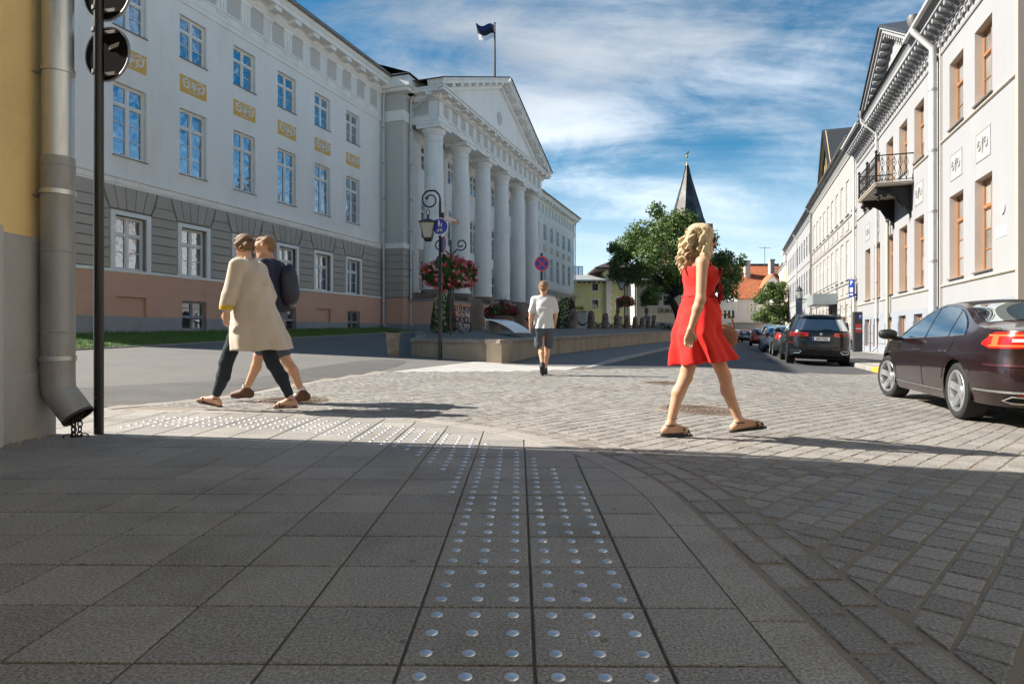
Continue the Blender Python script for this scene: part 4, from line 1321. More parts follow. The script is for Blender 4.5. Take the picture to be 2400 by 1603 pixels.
# ------------------------------------------------------------------ plaza with retaining wall
M_WALLC = mat('weathered_concrete', (0.36, 0.295, 0.22), 0.9, 0.10, 1.3, 0.004, 60, fine=0.10, fscale=70, stain=(0.17, 0.13, 0.095), stain_amt=0.75, stain_scale=0.9, stretch=(1.6, 1.6, 0.6))
M_COPE = mat('weathered_coping', (0.25, 0.21, 0.17), 0.92, 0.15, 3, 0.006, 40, fine=0.12, fscale=80, stain=(0.46, 0.43, 0.37), stain_amt=0.6, stain_scale=3.5)
M_PLAZA = mat('plaza_paving', (0.16, 0.145, 0.125), 0.9, 0.14, 1.2, 0.004, 60, fine=0.15, fscale=80)
WPATH = [(74.0, -5.76), (15.7, -5.76), (17.0, -9.1), (24.0, -12.6), (30.5, -16.1)]


def seg_dist(u, v):
    best = 1e9
    for (a, b) in zip(WPATH, WPATH[1:]):
        ax, ay, bx, by = *a, *b; dx, dy = bx - ax, by - ay
        t = max(0, min(1, ((u - ax) * dx + (v - ay) * dy) / (dx * dx + dy * dy)))
        best = min(best, math.hypot(u - ax - t * dx, v - ay - t * dy))
    return best


def zp(u, v):
    return 0.67 + 0.0093 * (u - 15.7) + 0.26 * sstep(0.3, 2.7, seg_dist(u, v))


def inside_plaza(u, v):
    if v > -5.9 or u > 74: return False
    # left of the slanted edges
    def side(a, b): return (b[0] - a[0]) * (v - a[1]) - (b[1] - a[1]) * (u - a[0])
    if side(WPATH[1], WPATH[2]) > -0.25: return False
    for a, b in zip(WPATH[2:], WPATH[3:]):
        if side(a, b) > -0.15: return False
    return v > -17.3 or (v > -20 and u > 33)


def inside2(u, v):
    if v > -5.9 or u > 100: return False
    p, q = WPATH[1], WPATH[2]
    t = (v - p[1]) / (q[1] - p[1])
    if 0 <= t <= 1: return u > p[0] + (q[0] - p[0]) * t + 0.2
    for p, q in zip(WPATH[2:], WPATH[3:]):
        t = (v - p[1]) / (q[1] - p[1])
        if 0 <= t <= 1: return u > p[0] + (q[0] - p[0]) * t + 0.2
    return u > 30.6 and v > -20


plaza = street_sheet('plaza', lin(15.8, 40, 88) + lin(42, 100, 29), lin(-20, -5.9, 56), lambda u, v: zp(u, v) - 0.004, M_PLAZA, keep=inside2)
rwall = thing('retaining_wall', 'low weathered concrete retaining wall with dark chipped coping round the plaza', 'wall', (*W(15.7, -5.76), 0), STREET_ROT)


def rl(u, v, z): return (u - 15.7, -(v + 5.76), z)


def wall_piece(a, b, nsub, height_f, base_f, thick=0.42):
    A, B = Vector(a), Vector(b); d = (B - A); nrm = Vector((d.y, -d.x)).normalized()
    # nrm must point into the plaza
    if not inside2(*((A + B) / 2 + nrm * 0.6)): nrm = -nrm
    mb = MB(); n_ = nsub
    for i in range(n_ + 1):
        p = A + d * (i / n_); q = p + nrm * thick
        zt = height_f(*p) - 0.10; zb = base_f(*p) - 0.08
        mb.v += [rl(p.x, p.y, zb), rl(p.x, p.y, zt), rl(q.x, q.y, zt), rl(q.x, q.y, zb)]
    for i in range(n_):
        o = i * 4
        for k in range(4): mb.f.append((o + k, o + (k + 1) % 4, o + 4 + (k + 1) % 4, o + 4 + k))
    mb.f += [(0, 1, 2, 3), tuple(n_ * 4 + k for k in range(4))]
    mb.build('wall_body', M_WALLC, rwall)
    # coping stones
    L_ = d.length; k = max(1, round(L_ / 1.25))
    for i in range(k):
        mb = MB(); sub = 8
        for j in range(sub + 1):
            t = (i + 0.006 + 0.988 * j / sub) / k; p = A + d * t - nrm * 0.05; q = p + nrm * (thick + 0.1)
            z = height_f(*(A + d * t)); ch = random.uniform(0.0, 0.018) if random.random() < 0.4 else 0
            mb.v += [rl(p.x, p.y, z - 0.105), rl(*(p + nrm * ch * 0.4), z - 0.02 - ch), rl(*(p + nrm * (0.03 + ch)), z), rl(q.x, q.y, z), rl(q.x, q.y, z - 0.105)]
        for j in range(sub):
            o = j * 5
            for m_ in range(5): mb.f.append((o + m_, o + (m_ + 1) % 5, o + 5 + (m_ + 1) % 5, o + 5 + m_))
        mb.f += [(0, 1, 2, 3, 4), tuple(sub * 5 + m_ for m_ in range(5))]
        mb.build('coping_stone', M_COPE, rwall)


hf = lambda u, v: 0.67 + 0.0093 * (u - 15.7)
wall_piece(WPATH[1], WPATH[0], 40, hf, lambda u, v: gs(u, -4.5))
wall_piece(WPATH[1], WPATH[2], 10, hf, lambda u, v: gs(u, v))
wall_piece(WPATH[2], WPATH[3], 14, lambda u, v: hf(u, v) + 0.0, lambda u, v: gs(u, v) - 0.1)
wall_piece(WPATH[3], WPATH[4], 10, lambda u, v: max(hf(u, v) + 0.02, gs(u, v) + 0.02), lambda u, v: gs(u, v) - 0.1)

# granite bollards with chains
M_BOLL = mat('red_brown_granite', (0.165, 0.12, 0.095), 0.8, 0.2, 3, 0.006, 60, fine=0.22, fscale=100, stain=(0.24, 0.19, 0.155), stain_amt=0.6, stain_scale=3)
def boll_mesh():
    mb = MB(); secs = [(0.215, 0.0), (0.212, 0.5), (0.205, 0.86), (0.19, 0.96), (0.15, 1.05), (0.09, 1.11), (0.0, 1.13)]
    k = 16
    for (r_, z) in secs[:-1]:
        for j in range(k):
            t = 2 * PI * (j + 0.5) / k; c, s_ = math.cos(t), math.sin(t)
            p = 5.0 if z < 0.9 else 3.0
            q = (abs(c) ** p + abs(s_) ** p) ** (-1 / p)
            mb.v.append((r_ * q * c, r_ * q * s_, z))
    mb.v.append((0, 0, 1.13)); n_ = len(secs) - 1
    for i in range(n_ - 1):
        for j in range(k): mb.f.append((i * k + j, i * k + (j + 1) % k, (i + 1) * k + (j + 1) % k, (i + 1) * k + j))
    for j in range(k): mb.f.append(((n_ - 1) * k + j, (n_ - 1) * k + (j + 1) % k, n_ * k))
    return mb.mesh('bollard', M_BOLL, smooth=True, angle=50)


bme = boll_mesh()
BOLU = [20.7 + 4.72 * k for k in range(12)]
ordn = ['nearest', 'second', 'third', 'fourth', 'fifth', 'sixth', 'seventh', 'eighth', 'ninth', 'tenth', 'eleventh', 'farthest']
for k, u in enumerate(BOLU):
    o = link('granite_bollard', bme, None, (*W(u, -8.5), zp(u, -8.5) - 0.01), (0, 0, STREET_ROT + random.uniform(-.05, .05)), (1, 1, random.uniform(0.97, 1.04)))
    tag(o, f'rounded brown granite bollard in the chained row on the plaza, {ordn[k]} from the corner' if k else 'rounded brown granite bollard nearest the corner of the retaining wall', 'bollard', 'granite bollards along the plaza')
for k in range(len(BOLU) - 1):
    u0, u1 = BOLU[k] + 0.2, BOLU[k + 1] - 0.2
    pth = []
    for i in range(13):
        t = i / 12; u = u0 + (u1 - u0) * t
        pth.append((*W(u, -8.5), zp(u, -8.5) + 0.72 - 0.5 * (1 - (2 * t - 1) ** 2)))
    o = chain_links(pth, 0.16, 0.02, 'bollard_chain', M_CHAIN)
    tag(o, f'sagging iron chain hung between the {ordn[k]} and {ordn[k + 1]} granite bollards', 'chain', 'chains between the bollards')

# ------------------------------------------------------------------ right row of buildings
M_RWALL = mat('bluish_white_stucco', (0.32, 0.322, 0.33), 0.85, 0.03, 0.8, 0.0012, 80, fine=0.02, fscale=60, stain=(0.37, 0.365, 0.36), stain_amt=0.35, stain_scale=0.5, stretch=(1, 1, 0.5))
M_RPL = mat('blue_grey_plinth', (0.28, 0.305, 0.345), 0.85, 0.04, 1.2, stain=(0.24, 0.255, 0.28), stain_amt=0.4, stain_scale=0.8)
M_REV = mat('bounce_lit_reveal', (0.62, 0.535, 0.455), 0.85, 0.03, 2)  # warm bounced light in the reveals is put into their colour
M_WOOD = mat('varnished_oak', (0.36, 0.17, 0.065), 0.45, 0.15, 5, stretch=(4, 4, 0.6), coat=0.2)
M_TRIM = mat('cream_trim', (0.50, 0.44, 0.36), 0.8, 0.04, 2)
M_RPANE = glass_mat('grey_pane', (0.16, 0.16, 0.155), 0.18, 0.03)
VR = 7.0
SR = 1
def rowroot(name, lab, u):
    return thing(name, lab, 'building', (*W(u, VR), 0), STREET_ROT)


rb = rowroot('balcony_house', 'white house with oak windows, pediment and black iron balcony on the right', 31.0)
RU0 = 31.0
def rmb(): return MB(lambda u, n, z: (u - RU0, n, z))   # n outward = towards the street = +local y


RC = [22.5, 24.93, 29.45, 32.0, 34.55, 37.35, 39.8]     # window axes
wz2 = [(c - 0.70, c + 0.70, 2.70, 5.50) for c in RC]
wz3 = [(c - 0.70, c + 0.70, 7.80, 10.05) for c in RC]
wz1 = [(c - 0.62, c + 0.62, 0.05 if i in (4,) else 0.15, 1.62) for i, c in enumerate(RC)]
E0, E1 = 20.05, 43.0
mb = rmb(); wall_grid(mb, E0, E1, 1.80, 11.25, wz2 + wz3, 0.30, rev=rmb()); mb.build('wall', M_RWALL, rb)
for h_ in wz2 + wz3:
    rv = rmb(); wall_grid(rmb(), *h_, [h_], 0.30, rev=rv); rv.build('window_reveal', M_REV, rb)
mb = rmb(); wall_grid(mb, E0, E1, -0.3, 1.80, wz1, 0.30, n=0.04); mb.build('plinth', M_RPL, rb)
mb = rmb(); mb.quad((E0, 0, -0.3), (E0, -11, -0.3), (E0, -11, 11.25), (E0, 0, 11.25)); mb.quad((E1, 0, -0.3), (E1, -11, -0.3), (E1, -11, 11.25), (E1, 0, 11.25)); mb.build('end_wall', M_TRIM, rb)
mb = rmb(); mb.box(E0 - 0.16, E0 + 0.02, -0.5, 0.05, -0.3, 11.2); mb.build('corner_pier', mat('corner_shade_tan', (0.42, 0.36, 0.30), 0.85, 0.06, 1.5), rb)  # shaded tone of the corner is put into its tan colour
for z in (2.50, 7.60):
    segs = [(E0 - 0.05, 26.55), (27.05, 34.0 if z < 3 else 30.2), ((34.6 if z < 3 else 34.2), 36.7), (37.1, E1)]
    for (a, b) in segs:
        mb = rmb(); profile_run(mb, [(-0.02, z - 0.04), (0.03, z - 0.03), (0.06, z), (0.06, z + 0.035), (-0.02, z + 0.06)], a, b); mb.build('string_course', M_TRIM, rb)
for i, c in enumerate(RC):
    window(rb, SR, c - 0.70 - RU0, -0.22, 2.70, 1.40, 2.80, 0.70, 3, M_WOOD, M_RPANE, fw=0.055, mull=0.075, tb=0.09)
    if 3 <= i <= 3:
        window(rb, SR, c - 0.70 - RU0, -0.22, 7.25, 1.40, 2.80, 0.72, 2, M_WOOD, M_RPANE, fw=0.055, mull=0.075, tb=0.09, name='balcony_door')
    else: window(rb, SR, c - 0.70 - RU0, -0.22, 7.80, 1.40, 2.25, 0.66, 2, M_WOOD, M_RPANE, fw=0.055, mull=0.075, tb=0.09)
    window(rb, SR, c - 0.62 - RU0, -0.10 if i != 4 else -0.16, wz1[i][2], 1.24, 1.62 - wz1[i][2], None, 1, M_WOOD, M_RPANE, fw=0.075, mull=0.06)
    for z in (2.70, 7.80):
        mb = rmb(); mb.box(c - 0.76, c + 0.76, -0.22, 0.07, z - 0.045, z - 0.008); mb.build('window_sill', M_SILL, rb)
    # relief panel between the floors
    if i in (0, 1, 2, 4, 5, 6):
        mb = rmb(); mb.box(c - 0.55, c + 0.55, -0.03, 0.008, 6.05, 6.85); o = mb.build('relief_panel', mat('pale_relief', (0.39, 0.39, 0.37), 0.8, 0.05, 5), rb)
        mb = rmb()
        for (p, q, r_, s_) in ((c - .60, c + .60, 6.85, 6.90), (c - .60, c + .60, 6.0, 6.05), (c - .60, c - .55, 6.05, 6.85), (c + .55, c + .60, 6.05, 6.85)): mb.box(p, q, -0.02, 0.018, r_, s_)
        mb.build('panel_frame', M_RWALL, o)
        mb = rmb()
        for sd in (-1, 1):
            mb.tube([(c + sd * (0.27 + (0.05 + 0.13 * t) * math.cos(9 * t)), 0.015, 6.45 + (0.05 + 0.13 * t) * math.sin(9 * t)) for t in [j / 22 for j in range(23)]], 0.025, 5)
        mb.tube([(c, 0.015, 6.2), (c, 0.03, 6.5), (c, 0.015, 6.7)], [0.02, 0.06, 0.02], 6)
        mb.build('scroll_ornament', M_RWALL, o, smooth=True)
# plinth joints as blocks (raised blocks between recessed lines)
for i in range(len(RC) + 1):
    p = E0 if i == 0 else RC[i - 1] + 0.64; q = E1 if i == len(RC) else RC[i] - 0.64
    for k in range(3):
        mb = rmb(); mb.box(p + 0.005, q - 0.005, 0.03, 0.075, -0.2 + 0.52 * k + 0.012, -0.2 + 0.52 * (k + 1) - 0.012); mb.build('plinth_block', M_RPL, rb, bevel=0.01)
# cornice with console brackets
def console_row(u0, u1, step=0.44):
    mb = rmb(); profile_run(mb, [(-0.2, 10.75), (0.04, 10.75), (0.06, 10.82), (0.04, 10.9), (-0.2, 10.9)], u0, u1); mb.build('frieze_moulding', M_RWALL, rb)
    mb = rmb(); profile_run(mb, [(-0.2, 11.1), (0.08, 11.1), (0.10, 11.2), (0.14, 11.22), (0.14, 11.3), (0.18, 11.3), (0.18, 11.62), (0.62, 11.66), (0.62, 11.82), (0.70, 11.95), (0.74, 12.0), (-0.2, 12.05)], u0, u1); mb.build('cornice', M_RWALL, rb)
    u = u0 + step / 2
    while u < u1:
        mb = rmb(); w_ = 0.085
        mb.prism([(0.17, 11.30), (0.24, 11.32), (0.34, 11.46), (0.56, 11.50), (0.58, 11.65), (0.17, 11.65)], u - w_, u + w_, 'yz')
        mb.build('console_bracket', M_RWALL, rb)
        mb = rmb(); mb.prism([(0.06, 10.95), (0.12, 10.98), (0.16, 11.22), (0.06, 11.22)], u - 0.05, u + 0.05, 'yz'); mb.build('dentil', M_RWALL, rb)
        u += step


# prism with plane 'yz' extrudes along x: give it the right argument order
console_row(E0 - 0.1, E1)
# pediment
pc, ph, pz0 = 32.9, 4.9, 12.05
mb = rmb(); mb.prism([(pc - ph + 0.5, pz0), (pc + ph - 0.5, pz0), (pc, pz0 + 2.25)], -0.1, 0.12, 'xz'); mb.build('tympanum', M_RWALL, rb)
mb = rmb(); mb.lathe([(0.55, 0.13), (0.0, 0.13)], 20, (pc, 0, pz0 + 0.35), 'y', 0, PI); mb.build('lunette_window', M_WOOD, rb)
mb = rmb(); mb.lathe([(0.58, 0.1), (0.66, 0.16), (0.72, 0.1)], 20, (pc, 0, pz0 + 0.35), 'y', 0, PI); mb.build('lunette_surround', M_RWALL, rb)
Lq = math.hypot(ph + 0.1, 2.55); c5, s5 = (ph + 0.1) / Lq, 2.55 / Lq
for sd in (-1, 1):
    def rk2(t, w): return (pc + sd * (ph + 0.1 - t * c5 + w * s5), pz0 + t * s5 + w * c5)
    for w0, w1, n1 in ((-0.28, -0.10, 0.2), (-0.10, 0.08, 0.62), (0.08, 0.2, 0.72)):
        mb = rmb(); mb.prism([rk2(0.3, w0), rk2(Lq, w0), rk2(Lq, w1), rk2(0.3, w1)], -0.1, n1, 'xz'); mb.build('raking_cornice', M_RWALL, rb)
    t = 0.9
    while t < Lq - 0.2:
        mb = rmb(); mb.prism([rk2(t, -0.26), rk2(t + 0.17, -0.26), rk2(t + 0.17, -0.102), rk2(t, -0.102)], 0.15, 0.56, 'xz'); mb.build('console_bracket', M_RWALL, rb); t += 0.44
    mb = rmb(); mb.prism([rk2(0.1, 0.2), rk2(Lq, 0.2), rk2(Lq, 0.27), rk2(0.1, 0.27)], -6.0, 0.8, 'xz'); mb.build('roof', M_ROOF, rb)
mb = rmb(); mb.quad((E0 - 0.4, 0.82, 12.03), (E1 + 0.2, 0.82, 12.03), (E1 + 0.2, -6, 14.4), (E0 - 0.4, -6, 14.4)); mb.quad((E0 - 0.4, -6, 14.4), (E1 + 0.2, -6, 14.4), (E1 + 0.2, -12, 12), (E0 - 0.4, -12, 12)); mb.build('roof', M_ROOF, rb)
for (p, q) in ((E0 - 0.3, 28.0), (37.9, E1)):
    mb = rmb(); mb.tube([(p, 0.82, 12.0), (q, 0.82, 12.0)], 0.09, 8); mb.build('gutter', M_PIPE, rb, smooth=True)
# downpipes: big one, slim ones
def rpipe(u, r, ztop, zbot, n, offs=0.8, m=None, joints=True):
    js = [((u - RU0, n, z), (u - RU0, n, z + 0.09)) for z in (9.6, 7.4, 5.2, 3.4, 1.5)] if joints else []
    o = pipe_seg(rb, [(u - RU0, offs, ztop), (u - RU0, offs, ztop - 0.25), (u - RU0, n, ztop - 0.95), (u - RU0, n, ztop - 1.3), (u - RU0, n, zbot + 0.2), (u - RU0, n + 0.2, zbot)], r, m, joints=js, n=14)
    mb = MB(); mb.lathe([(r, -0.1), (r * 1.7, 0.12), (r * 1.7, 0.3), (r * 1.4, 0.3)], 14, (u - RU0, offs, ztop)); mb.build('hopper', M_SILL, o, smooth=True)


rpipe(26.8, 0.125, 12.1, -0.05, 0.20)
rpipe(37.0, 0.06, 12.0, -0.05, 0.10, m=M_PIPE)
mb = MB(); mb.tube([(34.3 - RU0, 0.14, 6.2), (34.3 - RU0, 0.14, 0.0)], 0.075, 12); mb.build('downpipe', M_TRIM, rb, smooth=True)
mb = MB(); mb.tube([(26.45 - RU0, 0.06, 11.0), (26.45 - RU0, 0.06, 1.5)], 0.03, 8); mb.build('cable_conduit', M_TRIM, rb, smooth=True)
# plaques by the corner
mb = rmb(); mb.lathe([(0.0, 0.03), (0.17, 0.03), (0.17, 0.0)], 24, (21.0, 0, 4.28), 'y'); mb.build('round_plaque', mat('grey_plaque', (0.42, 0.42, 0.42), 0.6, 0.2, 30), rb)
mb = rmb(); mb.box(20.75, 21.5, -0.01, 0.015, 3.5, 3.78); o = mb.build('name_plaque', mat('white_plaque', (0.70, 0.70, 0.70), 0.6), rb)
link('lettering', text_mesh('ÜLIKOOLI', 0.15, 0.003, mat('grey_lettering', (0.45, 0.45, 0.46), 0.6, 0)), o, (21.1 - RU0, 0.018, 3.64), (R(90), 0, PI))

# --- iron balcony (a part group of the house)
M_BIRON = mat('black_cast_iron', (0.018, 0.017, 0.017), 0.5, 0.2, 8, metal=0.5)
B0, B1, BN, BZ = 30.2, 34.1, 1.40, 7.10
mb = rmb(); mb.box(B0, B1, 0.0, BN, BZ - 0.07, BZ); mb.box(B0 - 0.04, B1 + 0.04, 0.0, BN + 0.04, BZ, BZ + 0.05); bal = mb.build('balcony_slab', M_TRIM, rb)
def baluster(fn):
    mb = MB()
    for sd in (-1, 1):
        mb.tube([fn(sd * (0.012 + 0.062 * math.sin(PI * t) ** 2), 0.10 + 0.46 * t) for t in [i / 10 for i in range(11)]], 0.011, 5)
        mb.tube([fn(sd * (0.012 + 0.062 * math.sin(PI * t) ** 2), 0.56 + 0.46 * t) for t in [i / 10 for i in range(11)]], 0.011, 5)
    mb.tube([fn(0, 0.02), fn(0, 1.1)], 0.009, 5)
    for z in (0.33, 0.56, 0.79): mb.tube([fn(-0.025, z), fn(0.025, z)], 0.022, 6)
    return mb.build('baluster', M_BIRON, bal)


k = int((B1 - B0) / 0.26)
for i in range(1, k):
    u = B0 + (B1 - B0) * i / k; baluster(lambda d, z: (u + d - RU0, BN - 0.03, BZ + 0.05 + z))
for ue in (B0 + 0.03, B1 - 0.03):
    for i in range(1, 6):
        n_ = 0.05 + (BN - 0.08) * i / 6; baluster(lambda d, z: (ue - RU0, n_ + d, BZ + 0.05 + z))
mb = rmb()
for z, r_ in ((BZ + 1.17, 0.028), (BZ + 0.13, 0.018)): mb.tube([(B0 + 0.03, 0.0, z), (B0 + 0.03, BN - 0.03, z), (B1 - 0.03, BN - 0.03, z), (B1 - 0.03, 0.0, z)], r_, 6)
mb.build('handrail', M_BIRON, bal)
for ue in (B0 + 0.03, (B0 + B1) / 2, B1 - 0.03):
    mb = rmb(); mb.box(ue - 0.035, ue + 0.035, BN - 0.065, BN + 0.005, BZ + 0.05, BZ + 1.22); mb.lathe([(0.05, 1.22), (0.03, 1.26), (0.065, 1.32), (0.05, 1.39), (0.0, 1.42)], 10, (ue, BN - 0.03, BZ)); mb.build('rail_post', M_BIRON, bal)
for ue in (B0 + 0.45, B1 - 0.45):
    pr = [(0.0, BZ - 0.08), (BN - 0.1, BZ - 0.08), (BN - 0.08, BZ - 0.28), (BN - 0.3, BZ - 0.38), (BN - 0.6, BZ - 0.40), (0.55, BZ - 0.55), (0.38, BZ - 0.85), (0.18, BZ - 1.0), (0.0, BZ - 1.45)]
    mb = rmb(); mb.prism(pr, ue - 0.09, ue + 0.09, 'yz'); o = mb.build('balcony_bracket', M_BIRON, bal, bevel=0.02)
    mb = rmb()
    for (n_, z, r_) in ((BN - 0.14, BZ - 0.33, 0.12), (BN - 0.2, BZ - 0.5, 0.08), (BN - 0.2, BZ - 0.62, 0.04), (BN - 0.42, BZ - 0.42, 0.09), (0.3, BZ - 0.9, 0.08)):
        mb.lathe([(0, -r_)] + [(r_ * math.sin(PI * j / 8), -r_ * math.cos(PI * j / 8)) for j in range(1, 8)] + [(0, r_)], 10, (ue, n_, z))
    for t0 in (0.0, 1.0): mb.tube([(ue + (t0 - .5) * 0.2, BN - 0.55 + 0.2 * (1 - t) * math.cos(8 * t), BZ - 0.26 + 0.12 * (1 - t) * math.sin(8 * t)) for t in [j / 20 for j in range(18)]], 0.022, 5)
    mb.build('cast_ornament', M_BIRON, o, smooth=True)

# --- further houses up the right side
def plain_house(name, lab, u0, u1, eave, floors, axes, wallm, basez, m_frame, roof_h=3.0, sill=True, detail=True, name_w='window'):
    root = thing(name, lab, 'building', (*W(u0, VR), 0), STREET_ROT)
    def pm(): return MB(lambda u, n, z: (u - u0, n, z))
    holes = [(c - w_ / 2, c + w_ / 2, z0, z1) for (z0, z1, w_) in floors for c in axes]
    mb = pm(); wall_grid(mb, u0, u1, -0.4, eave, holes, 0.16); mb.build('wall', wallm, root)
    mb = pm(); mb.quad((u0, 0, -0.4), (u0, -11, -0.4), (u0, -11, eave), (u0, 0, eave)); mb.quad((u1, 0, -0.4), (u1, -11, -0.4), (u1, -11, eave), (u1, 0, eave)); mb.build('end_wall', wallm, root)
    mb = pm(); mb.quad((u0, 0.5, eave + 0.25), (u1, 0.5, eave + 0.25), (u1, -6, eave + roof_h), (u0, -6, eave + roof_h)); mb.quad((u0, -6, eave + roof_h), (u1, -6, eave + roof_h), (u1, -12, eave), (u0, -12, eave)); mb.build('roof', M_ROOF, root)
    mb = pm(); profile_run(mb, [(-0.1, eave - 0.5), (0.06, eave - 0.5), (0.08, eave - 0.4), (0.3, eave), (0.45, eave + 0.05), (0.48, eave + 0.22), (-0.1, eave + 0.25)], u0, u1); mb.build('cornice', wallm, root)
    mb = pm(); mb.tube([(u0, 0.55, eave + 0.2), (u1, 0.55, eave + 0.2)], 0.08, 6); mb.build('gutter', M_SILL, root)
    for (z0, z1, w_) in floors:
        for c in axes:
            if detail: window(root, SR, c - w_ / 2 - u0, -0.06, z0, w_, z1 - z0, 0.68, 2, m_frame, M_PANE, fw=0.05, mull=0.07, tb=0.07)
            else:
                mb = pm(); mb.box(c - w_ / 2, c + w_ / 2, -0.14, -0.10, z0, z1); o = mb.build('window', M_PANE, root)
                mb = pm(); mb.box(c - 0.04, c + 0.04, -0.10, -0.06, z0, z1); mb.box(c - w_ / 2, c + w_ / 2, -0.10, -0.065, z0 + (z1 - z0) * .66, z0 + (z1 - z0) * .66 + 0.07); mb.build('window_bar', m_frame, o)
            if sill:
                mb = pm(); mb.box(c - w_ / 2 - 0.1, c + w_ / 2 + 0.1, -0.05, 0.09, z0 - 0.08, z0 - 0.01); mb.build('window_sill', wallm, root)
    return root, pm


M_RW2 = mat('warm_white_stucco', (0.36, 0.348, 0.33), 0.85, 0.04, 0.8, 0.001, 80, stain=(0.32, 0.305, 0.28), stain_amt=0.4, stain_scale=0.5)
ax2 = [44.2 + 2.28 * k for k in range(10)]
h2, pm2 = plain_house('corner_house', 'long warm white house with gabled dormer and string courses beyond the balcony house', 43.02, 66.4, 12.6, [(8.6, 10.8, 1.05), (4.4, 6.9, 1.1), (0.55, 2.75, 1.15)], ax2, M_RW2, 0, M_FRAME)
for z in (8.3, 7.3, 4.1, 3.2):
    mb = pm2(); profile_run(mb, [(-0.02, z - 0.06), (0.05, z - 0.04), (0.08, z + 0.05), (-0.02, z + 0.1)], 43.03, 66.4); mb.build('string_course', M_RW2, h2)
for i, c in enumerate(ax2):
    for z in (7.45, 3.35):
        mb = pm2(); mb.box(c - 0.6, c + 0.6, -0.02, 0.04, z + 0.08, z + 0.62); o = mb.build('relief_panel', M_RW2, h2)
for i in range(len(ax2) + 1):
    p = 43.05 if i == 0 else ax2[i - 1] + 0.6; q = 66.35 if i == len(ax2) else ax2[i] - 0.6
    for k in range(6):
        mb = pm2(); mb.box(p + 0.01, q - 0.01, -0.02, 0.04, -0.25 + 0.55 * k + 0.02, -0.25 + 0.55 * (k + 1) - 0.02); mb.build('rustication_block', M_RW2, h2)
mb = pm2(); mb.tube([(43.3 - 0, 0.14, 12.6), (43.3, 0.14, 0.05), (43.3, 0.3, -0.05)], 0.07, 10); mb.v = [(x, y, z) for x, y, z in mb.v]; mb.build('downpipe', M_PIPE, h2, smooth=True)
mb = pm2(); mb.tube([(66.2, 0.14, 12.6), (66.2, 0.14, 0.0)], 0.08, 10); mb.build('downpipe', M_SILL, h2, smooth=True)
# gabled dormer with pale timbers
dz = 12.85
mb = pm2(); mb.prism([(52.2, dz), (57.8, dz), (55.0, dz + 3.5)], -0.15, 0.12, 'xz'); mb.build('dormer_gable', mat('dark_gable', (0.07, 0.06, 0.05), 0.7, 0.1), h2)
for (a, b) in (((51.8, dz - 0.1), (55.0, dz + 3.75)), ((58.2, dz - 0.1), (55.0, dz + 3.75))):
    mb = pm2(); mb.tube([(a[0], 0.3, a[1]), (b[0], 0.3, b[1])], 0.13, 4); mb.build('barge_board', mat('ochre_timber', (0.60, 0.45, 0.24), 0.7, 0.08, 3), h2)
    mb = pm2(); mb.add([(a[0], 0.5, a[1] + 0.15), (b[0], 0.5, b[1] + 0.15), (b[0], -4, b[1] + 0.15), (a[0], -4, a[1] + 0.15)], [(0, 1, 2, 3)]); mb.build('dormer_roof', M_ROOF, h2)
for c in (54.0, 55.0, 56.0):
    mb = pm2(); mb.box(c - 0.08, c + 0.08, 0.1, 0.2, dz + 0.1, dz + 2.2 - abs(c - 55) * 0.9); mb.build('gable_timber', MATS['ochre_timber'], h2)
ax3 = [68.5 + 2.5 * k for k in range(11)]
h3, pm3 = plain_house('row_house', 'plain white three storey house with dark eaves farther up the right side', 66.42, 97.0, 12.4, [(8.7, 10.7, 1.0), (4.8, 7.2, 1.0), (1.0, 2.9, 1.0)], ax3, M_RWALL, 0, M_FRAME, sill=False, detail=False)
for z in (7.9, 4.2):
    mb = pm3(); profile_run(mb, [(-0.02, z - 0.06), (0.06, z), (-0.02, z + 0.08)], 66.42, 97.0); mb.build('string_course', M_RWALL, h3)
mb = pm3(); mb.tube([(81.0, 0.5, 12.4), (81, 0.12, 11.8), (81.0, 0.12, 0.0)], 0.07, 8); mb.build('downpipe', M_PIPE, h3)
# house with yellow strips, cornice tower and rounded balcony
M_PYEL = mat('pale_yellow_stucco', (0.66, 0.52, 0.27), 0.85, 0.05, 1)
h4, pm4 = plain_house('yellow_trim_house', 'small white and yellow house with a curved balcony far up the street', 97.1, 112.0, 10.6, [(6.4, 8.8, 1.1), (1.2, 3.2, 1.1)], [99.2, 102.4, 105.6, 108.8], M_WHITE, 0, M_FRAME, detail=False)
for c in (97.6, 100.8, 104.0, 107.2):
    mb = pm4(); mb.box(c - 0.4, c + 0.4, -0.02, 0.09, 0.2, 10.0); mb.build('yellow_pilaster', M_PYEL, h4)
mb = pm4(); mb.box(98.2, 103.5, 0.0, 1.9, 4.7, 5.1); mb.prism([(0.0, 3.1), (0.5, 3.4), (1.4, 4.3), (1.8, 4.7), (0, 4.7)], 98.6, 103.1, 'yz'); o = mb.build('balcony', M_WHITE, h4)
mb = pm4()
for i in range(12): mb.box(98.3 + i * 0.45, 98.5 + i * 0.45, 1.65, 1.85, 5.1, 5.9)
for i in range(4): mb.box(98.25, 98.42, 0.2 + i * 0.42, 0.4 + i * 0.42, 5.1, 5.9)
mb.box(98.2, 103.5, 1.6, 1.9, 5.9, 6.05); mb.box(98.2, 98.45, 0, 1.6, 5.9, 6.05); mb.build('balustrade', M_WHITE, o)
mb = pm4(); mb.box(97.2, 100.5, -2, 0.25, 10.6, 12.2); mb.box(97.0, 100.7, -2, 0.5, 12.2, 12.5); mb.box(97.5, 97.9, 0, 0.3, 12.5, 13.3); mb.box(99.8, 100.2, 0, 0.3, 12.5, 13.3); mb.build('parapet', M_WHITE, h4)
# ------------------------------------------------------------------ far scenery
M_BARK = mat('bark', (0.045, 0.035, 0.028), 0.95, 0.25, 4, 0.01, 20)


